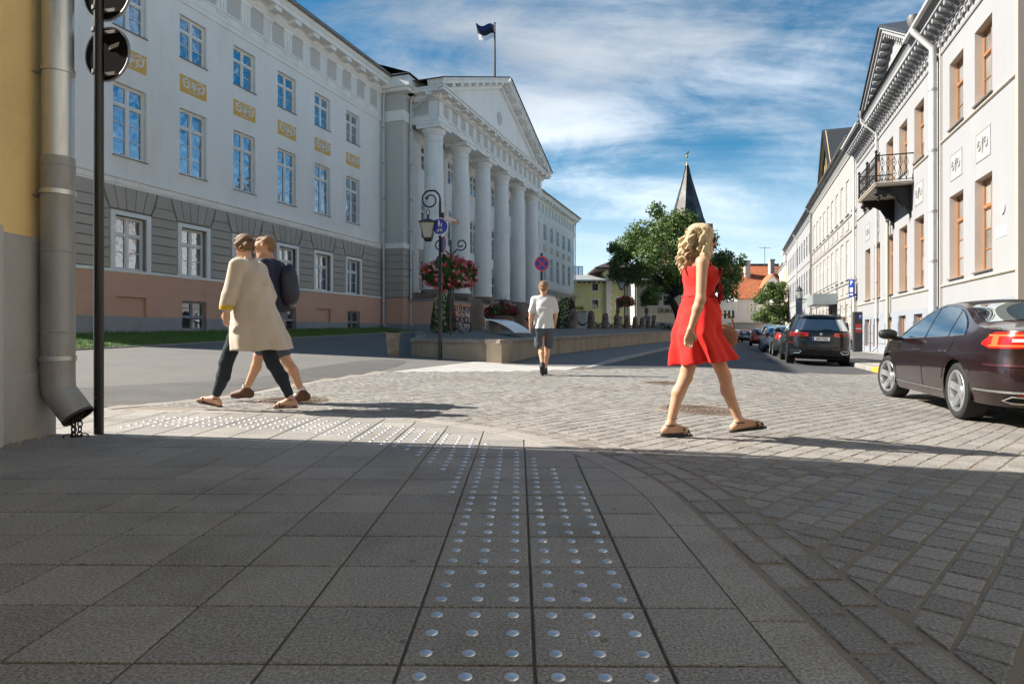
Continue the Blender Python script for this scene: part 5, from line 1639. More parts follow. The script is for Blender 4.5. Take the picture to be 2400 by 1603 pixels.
def leaf_mat(name, c1, c2, trans=0.25):
    m = bpy.data.materials.new(name); m.use_nodes = True
    nt = m.node_tree; N = nt.nodes; L = nt.links
    b = N['Principled BSDF']; b.inputs['Roughness'].default_value = 0.55; b.inputs['Specular IOR Level'].default_value = 0.35
    geo = N.new('ShaderNodeNewGeometry')
    no = N.new('ShaderNodeTexNoise'); no.inputs['Scale'].default_value = 0.9; L.new(geo.outputs['Position'], no.inputs['Vector'])
    ad = N.new('ShaderNodeMath'); ad.operation = 'MULTIPLY_ADD'; L.new(geo.outputs['Random Per Island'], ad.inputs[0]); ad.inputs[1].default_value = 0.6
    sb = N.new('ShaderNodeMath'); sb.operation = 'MULTIPLY_ADD'; L.new(no.outputs['Fac'], sb.inputs[0]); sb.inputs[1].default_value = 1.4; sb.inputs[2].default_value = -0.5
    L.new(sb.outputs[0], ad.inputs[2])
    mx = N.new('ShaderNodeMixRGB'); L.new(ad.outputs[0], mx.inputs[0]); mx.inputs[1].default_value = (*c1, 1); mx.inputs[2].default_value = (*c2, 1)
    mx.use_clamp = True
    L.new(mx.outputs[0], b.inputs['Base Color'])
    tr = N.new('ShaderNodeBsdfTranslucent'); L.new(mx.outputs[0], tr.inputs[0])
    ms = N.new('ShaderNodeMixShader'); ms.inputs[0].default_value = trans
    L.new(b.outputs[0], ms.inputs[1]); L.new(tr.outputs[0], ms.inputs[2]); L.new(ms.outputs[0], N['Material Output'].inputs[0])
    MATS[name] = m
    return m


M_LEAF = leaf_mat('tree_leaf', (0.04, 0.08, 0.018), (0.17, 0.24, 0.06))


def leaves(mb, centers, n, size, hollow=0.35):
    """leaf sized quads through a set of clumps (x,y,z,r)"""
    w = np.array([c[3] ** 2 for c in centers]); w = w / w.sum()
    idx = rng.choice(len(centers), n, p=w)
    for i in idx:
        c = centers[i]
        d = rng.normal(size=3); d /= np.linalg.norm(d)
        r_ = c[3] * (hollow + (1 - hollow) * rng.random() ** 0.5) * (0.85 + 0.3 * rng.random())
        p = Vector((c[0] + d[0] * r_, c[1] + d[1] * r_, c[2] + d[2] * r_ * 0.85))
        a = Vector(rng.normal(size=3)).normalized(); b = a.orthogonal().normalized()
        nrm = Vector((d[0], d[1], d[2] + 0.5)); b = nrm.cross(a)
        if b.length < 1e-3: continue
        b.normalize(); s_ = size * (0.6 + 0.8 * rng.random())
        a2 = a * s_; b2 = b * s_ * 0.62
        o = len(mb.v)
        mb.v += [tuple(p - a2), tuple(p - a2 * 0.2 + b2), tuple(p + a2), tuple(p - a2 * 0.2 - b2)]
        mb.f.append((o, o + 1, o + 2, o + 3))


def tree(name, lab, base, clumps, n, size, trunk_pts, trunk_r, limbs, group=None):
    t_ = thing(name, lab, 'tree', base, 0, group)
    bx, by, bz = base
    mb = MB(); mb.tube([(x - bx, y - by, z - bz) for (x, y, z) in trunk_pts], trunk_r, 9); mb.build('trunk', M_BARK, t_, smooth=True)
    for (pts, rs) in limbs:
        mb = MB(); mb.tube([(x - bx, y - by, z - bz) for (x, y, z) in pts], rs, 6); mb.build('limb', M_BARK, t_, smooth=True)
    mb = MB(); leaves(mb, [(x - bx, y - by, z - bz, r_) for (x, y, z, r_) in clumps], n, size); mb.build('crown', M_LEAF, t_, fix=False)
    return t_


def at(px, py, Z):
    """site survey helper: photograph bearing at distance Z to a world point"""
    return ((px - 1200) * Z / 1493.0, Z, CAM_H + (783 - py) * Z / 1493.0)


TZ = 72.0
cl = [(1475, 590, 42), (1450, 612, 28), (1500, 560, 46), (1560, 535, 50), (1590, 512, 36), (1540, 590, 55), (1600, 570, 55), (1650, 562, 42), (1690, 610, 42), (1722, 642, 30),
      (1640, 630, 48), (1570, 640, 45), (1490, 640, 42), (1460, 655, 26), (1518, 690, 30), (1690, 668, 38), (1640, 690, 38), (1712, 690, 22), (1436, 582, 18), (1548, 498, 24), (1622, 522, 30), (1440, 640, 16), (1735, 610, 16), (1510, 705, 18)]
clw = []
for (px, py, r_) in cl:
    for k in range(3):
        Z = TZ + random.uniform(-4.5, 4.5); x, y, z = at(px + random.uniform(-12, 12), py + random.uniform(-10, 10), Z)
        clw.append((x, y, z, r_ * Z / 1493 * (0.95 if k == 0 else 0.6)))
tb = (*at(1596, 762, TZ)[:2], 1.3)
lim = []
fork = at(1585, 690, TZ)
for (px, py) in ((1475, 600), (1500, 640), (1560, 545), (1600, 530), (1660, 590), (1700, 640), (1640, 680), (1520, 580), (1515, 690)):
    e = at(px, py, TZ + random.uniform(-2.5, 2.5)); mid = [(fork[i] + e[i]) / 2 for i in range(3)]; mid[2] += 0.4
    lim.append(([fork, tuple(mid), e], [0.26, 0.15, 0.04]))
tree('street_tree', 'broad leafy green tree leaning over the plaza wall behind the woman in red', tb, clw, 26000, 0.17,
     [tb, at(1590, 735, TZ), at(1572, 700, TZ), fork, at(1575, 640, TZ), at(1580, 590, TZ)], [0.62, 0.46, 0.4, 0.36, 0.26, 0.12], lim)
# leaning second stem
tz2 = 86.0
cl2 = []
for (px, py, r_) in ((1790, 700, 22), (1805, 690, 24), (1825, 690, 26), (1830, 720, 26), (1800, 730, 28), (1780, 738, 18), (1845, 735, 20), (1820, 748, 24), (1810, 672, 14), (1832, 670, 14)):
    for k in range(2):
        x, y, z = at(px + random.uniform(-6, 6), py + random.uniform(-5, 5), tz2 + random.uniform(-1.5, 1.5)); cl2.append((x, y, z, r_ * tz2 / 1493 * (0.95 if k == 0 else .6)))
tree('small_tree', 'small round green tree in front of the red tiled house', (*at(1815, 780, tz2)[:2], -0.2), cl2, 7000, 0.15, [(*at(1815, 780, tz2)[:2], -0.2), at(1813, 730, tz2), at(1815, 700, tz2)], [0.25, 0.18, 0.06], [([at(1813, 730, tz2), at(1795, 705, tz2)], [0.12, 0.03]), ([at(1813, 725, tz2), at(1832, 700, tz2)], [0.12, 0.03])])

# --- green-yellow house behind the plaza
M_LIME = mat('lime_yellow_stucco', (0.50, 0.50, 0.235), 0.88, 0.05, 0.5, stain=(0.44, 0.43, 0.22), stain_amt=0.4, stain_scale=0.3)
M_CREAM = mat('cream_stucco', (0.52, 0.47, 0.36), 0.88, 0.05, 0.5)
M_PALE = mat('pale_quoin', (0.60, 0.585, 0.55), 0.85, 0.04, 1)
M_DKWOOD = mat('dark_brown_timber', (0.06, 0.04, 0.03), 0.7, 0.1, 3)
M_GREYROOF = mat('grey_metal_roof', (0.34, 0.355, 0.34), 0.5, 0.1, 0.6, metal=0.2)
HZ = 95.0
hx0, hy0, _ = at(1420, 770, HZ)
gh = thing('lime_house', 'pale lime green villa with overhanging dark eaves beyond the plaza', 'house', (hx0, HZ, 0.9))
def hp(px, py, Z=HZ): x, y, z = at(px, py, Z); return x - hx0, z - 0.9
def hb_(x0, x1, n0, n1, z0, z1, m, name, parent=None): mb = MB(); mb.box(x0, x1, -n1, -n0, z0, z1); return mb.build(name, m, parent or gh)
xl, xt0, xt1 = hp(1318, 700)[0], hp(1420, 700)[0], hp(1472, 700)[0]
ze = hp(1400, 656)[1]; zt = hp(1440, 631)[1]
wl = [hp(px, py) for (px, py) in ((1329, 681), (1340, 665), (1388, 681), (1402, 665), (1388, 724), (1402, 703), (1329, 724), (1340, 704))]
holes = []
for (a, b) in ((0, 1), (2, 3), (4, 5), (6, 7)): holes.append((wl[a][0], wl[b][0], wl[a][1], wl[b][1]))
def fmb(): return MB(lambda a, n, z: (a, -n, z))
def far_window(hs, n, frame_m, parent, bars=True):
    p, q, r_, s_ = hs
    mb = fmb(); mb.box(p, q, n - 0.16, n - 0.13, r_, s_); o = mb.build('window', M_PANE_D, parent)
    mb = fmb()
    t = 0.09
    for (a, b, c, d) in ((p, p + t, r_, s_), (q - t, q, r_, s_), (p + t, q - t, r_, r_ + t), (p + t, q - t, s_ - t, s_), ((p + q) / 2 - .05, (p + q) / 2 + .05, r_, s_), (p, q, r_ + (s_ - r_) * .62, r_ + (s_ - r_) * .62 + .1)): mb.box(a, b, n - 0.14, n - 0.04, c, d)
    mb.build('window_frame', frame_m, o)
    mb = fmb()
    for (a, b, c, d) in ((p - .16, p, r_ - .1, s_ + .16), (q, q + .16, r_ - .1, s_ + .16), (p, q, s_, s_ + .16), (p, q, r_ - .1, r_)): mb.box(a, b, n - 0.16, n + 0.05, c, d)
    mb.build('window_surround', M_PALE, o)
mb = fmb(); wall_grid(mb, xl, xt0, 0, ze, holes, 0.16); mb.build('wall', M_LIME, gh)
for h_ in holes: far_window(h_, 0.0, M_DKWOOD, gh)
mb = fmb(); mb.box(xl, xt0, -0.05, 0.05, ze * 0.48, ze * 0.48 + 0.14); mb.build('string_course', M_LIME, gh)
mb = fmb(); mb.add([(xl, 1.3, ze - 0.1), (xt0 + 0.3, 1.3, ze - 0.1), (xt0 + 0.3, -6, ze + 1.3), (xl, -6, ze + 1.3), (xl, 1.3, ze - 0.3), (xt0 + 0.3, 1.3, ze - 0.3), (xt0 + 0.3, 0, ze - 0.3), (xl, 0, ze - 0.3)], [(0, 1, 2, 3), (0, 1, 5, 4), (4, 5, 6, 7)]); mb.build('roof', M_GREYROOF, gh)
for k in range(9):
    x = xl + (xt0 - xl) * (k + .5) / 9; mb = fmb(); mb.box(x - .08, x + .08, 0, 1.2, ze - 0.52, ze - 0.31); mb.build('eaves_rafter', M_DKWOOD, gh)
# tower part
tw = [(*[hp(px, py) for (px, py) in ((1442, 723), (1457, 699))],), (*[hp(px, py) for (px, py) in ((1442, 661), (1454, 645))],)]
holes = [(a[0], b[0], a[1], b[1]) for a, b in tw]
mb = fmb(); wall_grid(mb, xt0, xt1, 0, zt, holes, 0.16, n=0.6); mb.quad((xt0, 0.6, 0), (xt0, -5, 0), (xt0, -5, zt), (xt0, 0.6, zt)); mb.quad((xt1, 0.6, 0), (xt1, -5, 0), (xt1, -5, zt), (xt1, 0.6, zt)); mb.build('tower_wall', M_LIME, gh)
for h_ in holes: far_window(h_, 0.6, M_DKWOOD, gh)
k = 0; z = 0.0
while z < zt - 0.5:
    w_ = 0.85 if k % 2 else 0.65
    mb = fmb(); mb.box(xt0 - 0.02, xt0 + w_, 0.3, 0.66, z + 0.02, z + 0.48); mb.build('quoin', M_PALE, gh); z += 0.5; k += 1
e2 = 1.9
mb = fmb(); cxm = (xt0 + xt1) / 2
A = [(xt0 - e2, 0.6 + e2), (xt1 + e2, 0.6 + e2), (xt1 + e2, -7), (xt0 - e2, -7)]
mb.add([(a, n, zt - 0.2) for a, n in A] + [(a, n, zt + 0.05) for a, n in A] + [(cxm, -2.2, zt + 1.7)], [(0, 1, 2, 3), (0, 1, 5, 4), (1, 2, 6, 5), (3, 0, 4, 7), (4, 5, 8), (5, 6, 8), (6, 7, 8), (7, 4, 8)]); mb.build('tower_roof', M_DKWOOD, gh)
# right block, standing forward
FN = 5.6
xr0, xr1 = hp(1487, 700, 89.4)[0], hp(1640, 700, 89.4)[0]
zr = hp(1500, 655, 89.4)[1]
aw = []
for pxc in (1528, 1567, 1606):
    xa = hp(pxc - 12.5, 0, 89.4)[0]; xb = hp(pxc + 12.5, 0, 89.4)[0]; aw.append((xa, xb, hp(0, 716, 89.4)[1], hp(0, 688, 89.4)[1]))
gw = [(hp(1527, 0, 89.4)[0], hp(1538, 0, 89.4)[0], hp(0, 750, 89.4)[1], hp(0, 739, 89.4)[1])]
mb = fmb(); wall_grid(mb, xr0, xr1, 0, zr, [(a, b, c, d) for a, b, c, d in aw] + gw, 0.18, n=FN); mb.build('wall', M_CREAM, gh)
mb = fmb(); mb.quad((xr0, FN, 0), (xr0, -3, 0), (xr0, -3, zr), (xr0, FN, zr)); mb.build('side_wall', M_PALE, gh)  # sunlit side put into a paler colour than the front wall
for h_ in aw:
    far_window(h_, FN, M_DKWOOD, gh)
    cx = (h_[0] + h_[1]) / 2; r_ = (h_[1] - h_[0]) / 2
    mb = fmb(); mb.lathe([(r_, 0.03), (0, 0.03)], 16, (cx, FN, h_[3]), 'y', 0, PI); o = mb.build('fanlight', M_PANE_D, gh)
    mb = fmb(); mb.lathe([(r_ * 0.92, 0.06), (r_, 0.06)], 16, (cx, FN, h_[3]), 'y', 0, PI); mb.box(cx - .05, cx + .05, FN + 0.03, FN + 0.07, h_[3], h_[3] + r_); mb.build('fanlight_frame', M_DKWOOD, o)
    mb = fmb(); mb.lathe([(r_ + 0.02, 0.02), (r_ + 0.05, 0.1), (r_ + 0.3, 0.1), (r_ + 0.32, 0.02)], 20, (cx, FN, h_[3]), 'y', 0, PI); mb.build('arch_moulding', M_PALE, gh)
for h_ in gw: far_window(h_, FN, M_DKWOOD, gh)
for z in (hp(0, 718, 89.4)[1], hp(0, 735, 89.4)[1] - 0.1, hp(0, 690, 89.4)[1]):
    mb = fmb(); mb.box(xr0, xr1, FN - .05, FN + 0.07, z - 0.08, z); mb.build('string_course', M_PALE, gh)
o = link('lettering', text_mesh('ÜLIKOOLI K', 0.85, 0.03, M_DKWOOD, 'LEFT'), gh, (hp(1541, 0, 89.4)[0], -FN - 0.08, hp(0, 729, 89.4)[1]), (R(90), 0, 0))
mb = fmb(); mb.add([(xr0 - 1.0, FN + 1.2, zr - .1), (xr1 + 1, FN + 1.2, zr - .1), (xr1 + 1, -4, zr + 2.0), (xr0 - 1.0, -4, zr + 2.0), (xr0 - 1, FN + 1.2, zr - .3), (xr1 + 1, FN + 1.2, zr - .3), (xr1 + 1, FN, zr - .3), (xr0 - 1, FN, zr - .3)], [(0, 1, 2, 3), (0, 1, 5, 4), (4, 5, 6, 7)]); mb.build('roof', M_GREYROOF, gh)
for k in range(12):
    x = xr0 + (xr1 - xr0) * (k + .5) / 12; mb = fmb(); mb.box(x - .1, x + .1, FN, FN + 1.1, zr - 0.75, zr - 0.31); mb.build('eaves_rafter', M_DKWOOD, gh)
mb = fmb(); mb.tube([(xr0 + 0.3, FN + 0.1, zr - .3), (xr0 + .3, FN + .1, 0)], 0.09, 6); mb.build('downpipe', M_SILL, gh)
# glazed box on a roof farther back
gx = at(1350, 640, 135)
gt = thing('rooftop_block', 'grey glazed rooftop block behind the corner of the university', 'building', (gx[0], 135, 0))
mb = MB(); mb.box(-2.6, 1.5, 0, 6, 0, 15.2); mb.build('wall', mat('pale_metal_cladding', (0.50, 0.56, 0.60), 0.5, 0.05, 1), gt)
for k in range(4): mb = MB(); mb.box(-2.4 + k, -2.4 + k + 0.75, -0.05, 0.02, 13.4, 15.0); mb.build('window', M_PANE, gt)
mb = MB(); mb.tube([(-2.2, 1, 15), (-2.2, 1, 16.2)], 0.12, 6); mb.box(-2.9, -1.6, 0.5, 1.5, 16.0, 16.3); mb.build('roof_unit', M_SILL, gt)
# --- church spire
cz = 150.0; cxx = at(1610.5, 400, cz)[0]
ch = thing('church_tower', 'brick church tower with a tall dark eight sided spire', 'church', (cxx, cz, 0))
mb = MB(); mb.box(-4.6, 4.6, -4.6, 4.6, 0, 26.0); mb.build('tower', mat('red_brick', (0.27, 0.13, 0.09), 0.9, 0.15, 1.5), ch)
M_COPPER = mat('dark_copper_spire', (0.042, 0.04, 0.04), 0.5, 0.12, 0.6, metal=0.4, stain=(0.16, 0.17, 0.15), stain_amt=0.6, stain_scale=0.25)
for k in range(8):
    t0, t1 = 2 * PI * (k + .5) / 8, 2 * PI * (k + 1.5) / 8
    mb = MB()
    pr = [(4.5, 26.0), (3.55, 28.6), (1.0, 37.4), (0.3, 40.4)]
    for (ra, za), (rb_, zb) in zip(pr, pr[1:]):
        mb.add([(ra * math.cos(t0), ra * math.sin(t0), za), (ra * math.cos(t1), ra * math.sin(t1), za), (rb_ * math.cos(t1), rb_ * math.sin(t1), zb), (rb_ * math.cos(t0), rb_ * math.sin(t0), zb)], [(0, 1, 2, 3)])
    mb.build('spire_face', M_COPPER, ch)
mb = MB()
for k in range(8):
    t0 = 2 * PI * (k + .5) / 8; mb.tube([(3.57 * math.cos(t0), 3.57 * math.sin(t0), 28.6), (1.02 * math.cos(t0), 1.02 * math.sin(t0), 37.4), (0.34 * math.cos(t0), 0.34 * math.sin(t0), 40.4)], 0.05, 4)
mb.build('spire_rib', M_COPPER, ch)
mb = MB(); mb.lathe([(0.32, 40.4), (0.2, 41.0), (0.06, 41.3), (0.06, 42.2), (0.25, 42.4), (0.28, 42.6), (0.2, 42.8), (0.05, 42.9), (0.05, 43.6), (0, 43.6)], 12); mb.prism([(-0.5, 43.0), (0.1, 43.1), (0.5, 43.5), (0.3, 43.9), (-0.1, 43.4)], -0.04, 0.04, 'xz'); mb.build('weathercock', mat('dull_gold', (0.35, 0.24, 0.08), 0.4, 0.05, metal=0.7), ch)
# --- red tiled house at the end of the street
M_RTILE = mat('red_roof_tile', (0.42, 0.135, 0.055), 0.8, 0.2, 1.5, obj_var=0.12, island=0.2)
M_RH = mat('pale_lilac_stucco', (0.58, 0.555, 0.55), 0.85, 0.04, 0.5)
rz = 102.0
rx0 = at(1727, 0, rz)[0]; rx1 = at(1860, 0, rz)[0]
rh = thing('red_roof_house', 'white house with a steep orange red tiled roof and chimney at the street end', 'house', ((rx0 + rx1) / 2, rz, -0.3))
cxr = (rx0 + rx1) / 2
def rp(px, py): x, y, z = at(px, py, rz); return x - cxr, z + 0.3
def sfmb(): return MB(lambda a, n, z: (a, -n, z))
zeave = rp(0, 699)[1]; zr_ = rp(0, 611)[1]
wn = [(*rp(1757, 734), *rp(1771, 711))]; wn = [(a, c, b, d) for a, b, c, d in wn]
wn += [(a + 3.2, b + 3.2, c, d) for a, b, c, d in wn]
mb = sfmb(); wall_grid(mb, rx0 - cxr, rx1 - cxr, 0, zeave, wn, 0.15); mb.quad((rx0 - cxr, 0, 0), (rx0 - cxr, -10, 0), (rx0 - cxr, -10, zeave), (rx0 - cxr, 0, zeave)); mb.build('wall', M_RH, rh)
for h_ in wn: far_window(h_, 0.0, M_FRAME, rh)
for o in rh.children:
    pass
mb = sfmb(); mb.box(rx0 - cxr, rx1 - cxr, -.05, 0.08, zeave * .45, zeave * .45 + .12); mb.build('string_course', M_RH, rh)
xa, xb = rx0 - cxr - 2.0, rx1 - cxr + 0.3
mb = sfmb(); mb.quad((xa, 0.4, zeave - .1), (xb, 0.4, zeave - .1), (xb, -6.5, zr_), (xa, -6.5, zr_)); mb.quad((xa, 0.4, zeave - .16), (xb, 0.4, zeave - .16), (xb, 0.4, zeave - .02), (xa, 0.4, zeave - .02)); mb.build('roof', M_RTILE, rh)
rows = 26; nx_ = int((xb - xa) / 0.30); mb = sfmb()
for r_ in range(rows):
    t0, t1 = r_ / rows, (r_ + 1.12) / rows
    for k in range(nx_):
        x0 = xa + k * 0.30 + 0.02; x1 = x0 + 0.26; xm = (x0 + x1) / 2
        n0, z0 = 0.44 - 6.9 * t0, zeave - .05 + (zr_ - zeave) * t0; n1, z1 = 0.44 - 6.9 * t1, zeave - .06 + (zr_ - zeave) * t1
        mb.add([(x0, n0, z0), (xm, n0 + .05, z0 + .07), (x1, n0, z0), (x1, n1, z1), (xm, n1 + .03, z1 + .04), (x0, n1, z1)], [(0, 1, 4, 5), (1, 2, 3, 4)])
tag(mb.build('roof_tiles', M_RTILE, rh, fix=False), kind='stuff')
for pxc, wpx, ytop, ybot in ((1772, 12, 604, 645), (1832, 10, 601, 640)):
    a, zt_ = rp(pxc, ytop); _, zb = rp(pxc, ybot); w_ = wpx * rz / 1493 / 2
    mb = sfmb(); mb.box(a - w_, a + w_, -4.6, -3.6, zb - 1.0, zt_); mb.box(a - w_ - .1, a + w_ + .1, -4.7, -3.5, zt_ - 0.25, zt_ - 0.05); mb.build('chimney', mat('old_white_brick', (0.5, 0.46, 0.42), 0.9, 0.2, 2), rh)
da, dzt = rp(1815, 643); dz0 = rp(0, 690)[1]
mb = sfmb(); mb.prism([(da - 1.5, dz0 - .5), (da + 1.5, dz0 - .5), (da + 1.5, dz0 + 1.3), (da, dzt), (da - 1.5, dz0 + 1.3)], -5, -0.6, 'xz'); mb.build('dormer', M_RH, rh)
for sd in (-1, 1):
    mb = sfmb(); mb.add([(da + sd * 1.9, -0.4, dz0 + 1.05), (da, -0.4, dzt + 0.15), (da, -6, dzt + .15), (da + sd * 1.9, -6, dz0 + 1.05)], [(0, 1, 2, 3)]); mb.add([(da + sd * 1.9, -0.4, dz0 + .9), (da, -0.4, dzt), (da, -0.4, dzt + .15), (da + sd * 1.9, -0.4, dz0 + 1.05)], [(0, 1, 2, 3)]); mb.build('dormer_roof', M_RTILE, rh)
mb = sfmb(); mb.box(xa, xb, -6.7, -6.3, zr_ - .05, zr_ + .2); mb.build('ridge', M_ROOF, rh)
# tv aerial
av = thing('roof_aerial', 'thin television aerial above the red tiled roof', 'aerial', (at(1815, 0, 104)[0], 104 + 4, 11.2))
mb = MB(); mb.tube([(0, 0, 0), (0, 0, 4.4)], 0.05, 6); mb.tube([(-1.0, 0, 4.2), (1.0, 0, 4.2)], 0.035, 5); mb.build('mast', M_SILL, av)
mb = MB()
for k in range(5): mb.tube([(-0.8 + .4 * k, -0.4, 4.2), (-0.8 + .4 * k, 0.4, 4.2)], 0.02, 4)
mb.build('aerial_rod', M_SILL, av)
# garden wall before it, with a small arched doorway
gwl = thing('garden_wall', 'low pale garden wall with an arched doorway at the end of the street', 'wall', (at(1765, 0, 92)[0], 92, -0.2))
mb = MB(lambda a, n, z: (a, -n, z)); wall_grid(mb, -3.5, 6.5, 0, 2.5, [(1.2, 2.0, 0.2, 1.6)], 0.3); mb.quad((-3.5, 0, 2.5), (6.5, 0, 2.5), (6.5, -0.4, 2.5), (-3.5, -0.4, 2.5)); mb.build('wall_body', M_PALE, gwl)
mb = MB(lambda a, n, z: (a, -n, z)); mb.box(1.2, 2.0, -0.3, -0.2, 0.2, 1.6); mb.lathe([(0.4, 0.02), (0, 0.02)], 12, (1.6, 0, 1.6), 'y', 0, PI); mb.build('door', M_DKWOOD, gwl)
mb = MB(); mb.box(-3.6, 6.6, -0.06, 0.46, 2.5, 2.62); mb.build('coping', M_SILL, gwl)
# white low house beside the tree
wz = 97.0; wx = at(1712, 0, wz)[0]
wh = thing('white_annex', 'sunlit low white house with a row of small windows left of the red roof', 'house', (wx, wz, -0.2))
hl = [(-1.0 + k * 0.62, -0.65 + k * 0.62, 3.4, 4.6) for k in range(3)]
mb = MB(lambda a, n, z: (a, -n, z)); wall_grid(mb, -6, 1.0, 0, 6.0, hl, 0.12); mb.quad((-6, 0, 0), (-6, -9, 0), (-6, -9, 6), (-6, 0, 6)); mb.quad((-6, 0.3, 6), (1, 0.3, 6), (1, -5, 8.2), (-6, -5, 8.2)); mb.build('wall', M_WHITE, wh)
for h_ in hl:
    mb = MB(lambda a, n, z: (a, -n, z)); mb.box(h_[0], h_[1], -0.12, -0.08, h_[2], h_[3]); mb.build('window', M_PANE_D, wh)
# low far houses closing the view behind
for (px0, px1, yt, Z, lab) in ((1640, 1735, 612, 128, 'dark roofed house far behind the tree'), (1835, 1900, 640, 135, 'grey house at the very end of the street')):
    x0, x1 = at(px0, 0, Z)[0], at(px1, 0, Z)[0]; zt_ = at(0, yt, Z)[2]
    t_ = thing('far_house', lab, 'house', ((x0 + x1) / 2, Z, 0)); w_ = (x1 - x0) / 2
    mb = MB(); mb.box(-w_, w_, 0, 8, 0, zt_ * .62); mb.build('wall', M_RH, t_)
    mb = MB(); mb.prism([(-0.4, zt_ * .6), (8.4, zt_ * .6), (4, zt_)], -w_ - .3, w_ + .3, 'yz'); mb.build('roof', M_ROOF, t_)
    for k in range(5): mb = MB(); mb.box(-w_ + (k + .3) * w_ / 2.5, -w_ + (k + .7) * w_ / 2.5, -.03, 0.02, zt_ * .3, zt_ * .45); mb.build('window', M_PANE_D, t_)
# ------------------------------------------------------------------ cars
M_TYRE = mat('tyre_rubber', (0.018, 0.018, 0.018), 0.85, 0.1, 20)
M_RIM = mat('silver_alloy', (0.66, 0.67, 0.68), 0.3, 0.03, 10, metal=0.85)
M_RIMD = mat('dark_alloy', (0.06, 0.06, 0.065), 0.35, 0.03, 10, metal=0.8)
M_CHROME = mat('chrome', (0.75, 0.76, 0.77), 0.12, 0.0, metal=1.0)
M_BLK = mat('black_trim', (0.012, 0.012, 0.013), 0.5, 0.05)
M_WELL = mat('wheel_well', (0.006, 0.006, 0.006), 0.95, 0.0)
M_CGLASS = glass_mat('car_glass', (0.012, 0.014, 0.015), 0.22, 0.01, (0.85, 0.95, 1.0))
M_TAIL = mat('red_lamp', (0.50, 0.012, 0.008), 0.15, 0.05, 12, coat=1.0)
M_TAILL = mat('lit_red_lamp', (0.85, 0.06, 0.02), 0.2, 0.0, emit=(1.0, 0.07, 0.02, 0.8))
M_TAILD = mat('dark_red_lamp', (0.10, 0.008, 0.01), 0.15, 0.0, coat=1.0)
M_CLEAR = mat('clear_lamp', (0.65, 0.65, 0.65), 0.15, 0.0, coat=1.0)


def paint(name, c, metal=0.35, coat=1.0): return mat(name, c, 0.32, 0.0, metal=metal, coat=coat)


def interp(tab, x):
    if x <= tab[0][0]: return tab[0][1]
    for (x0, y0), (x1, y1) in zip(tab, tab[1:]):
        if x <= x1:
            t = (x - x0) / (x1 - x0); return y0 + (y1 - y0) * t
    return tab[-1][1]


def smooth_tab(tab, n=60):
    """rounded polyline through a table"""
    xs_ = [tab[0][0] + (tab[-1][0] - tab[0][0]) * i / n for i in range(n + 1)]
    ys_ = [interp(tab, x) for x in xs_]
    for _ in range(2): ys_ = [ys_[0]] + [(ys_[i - 1] + 2 * ys_[i] + ys_[i + 1]) / 4 for i in range(1, n)] + [ys_[-1]]
    return list(zip(xs_, ys_))


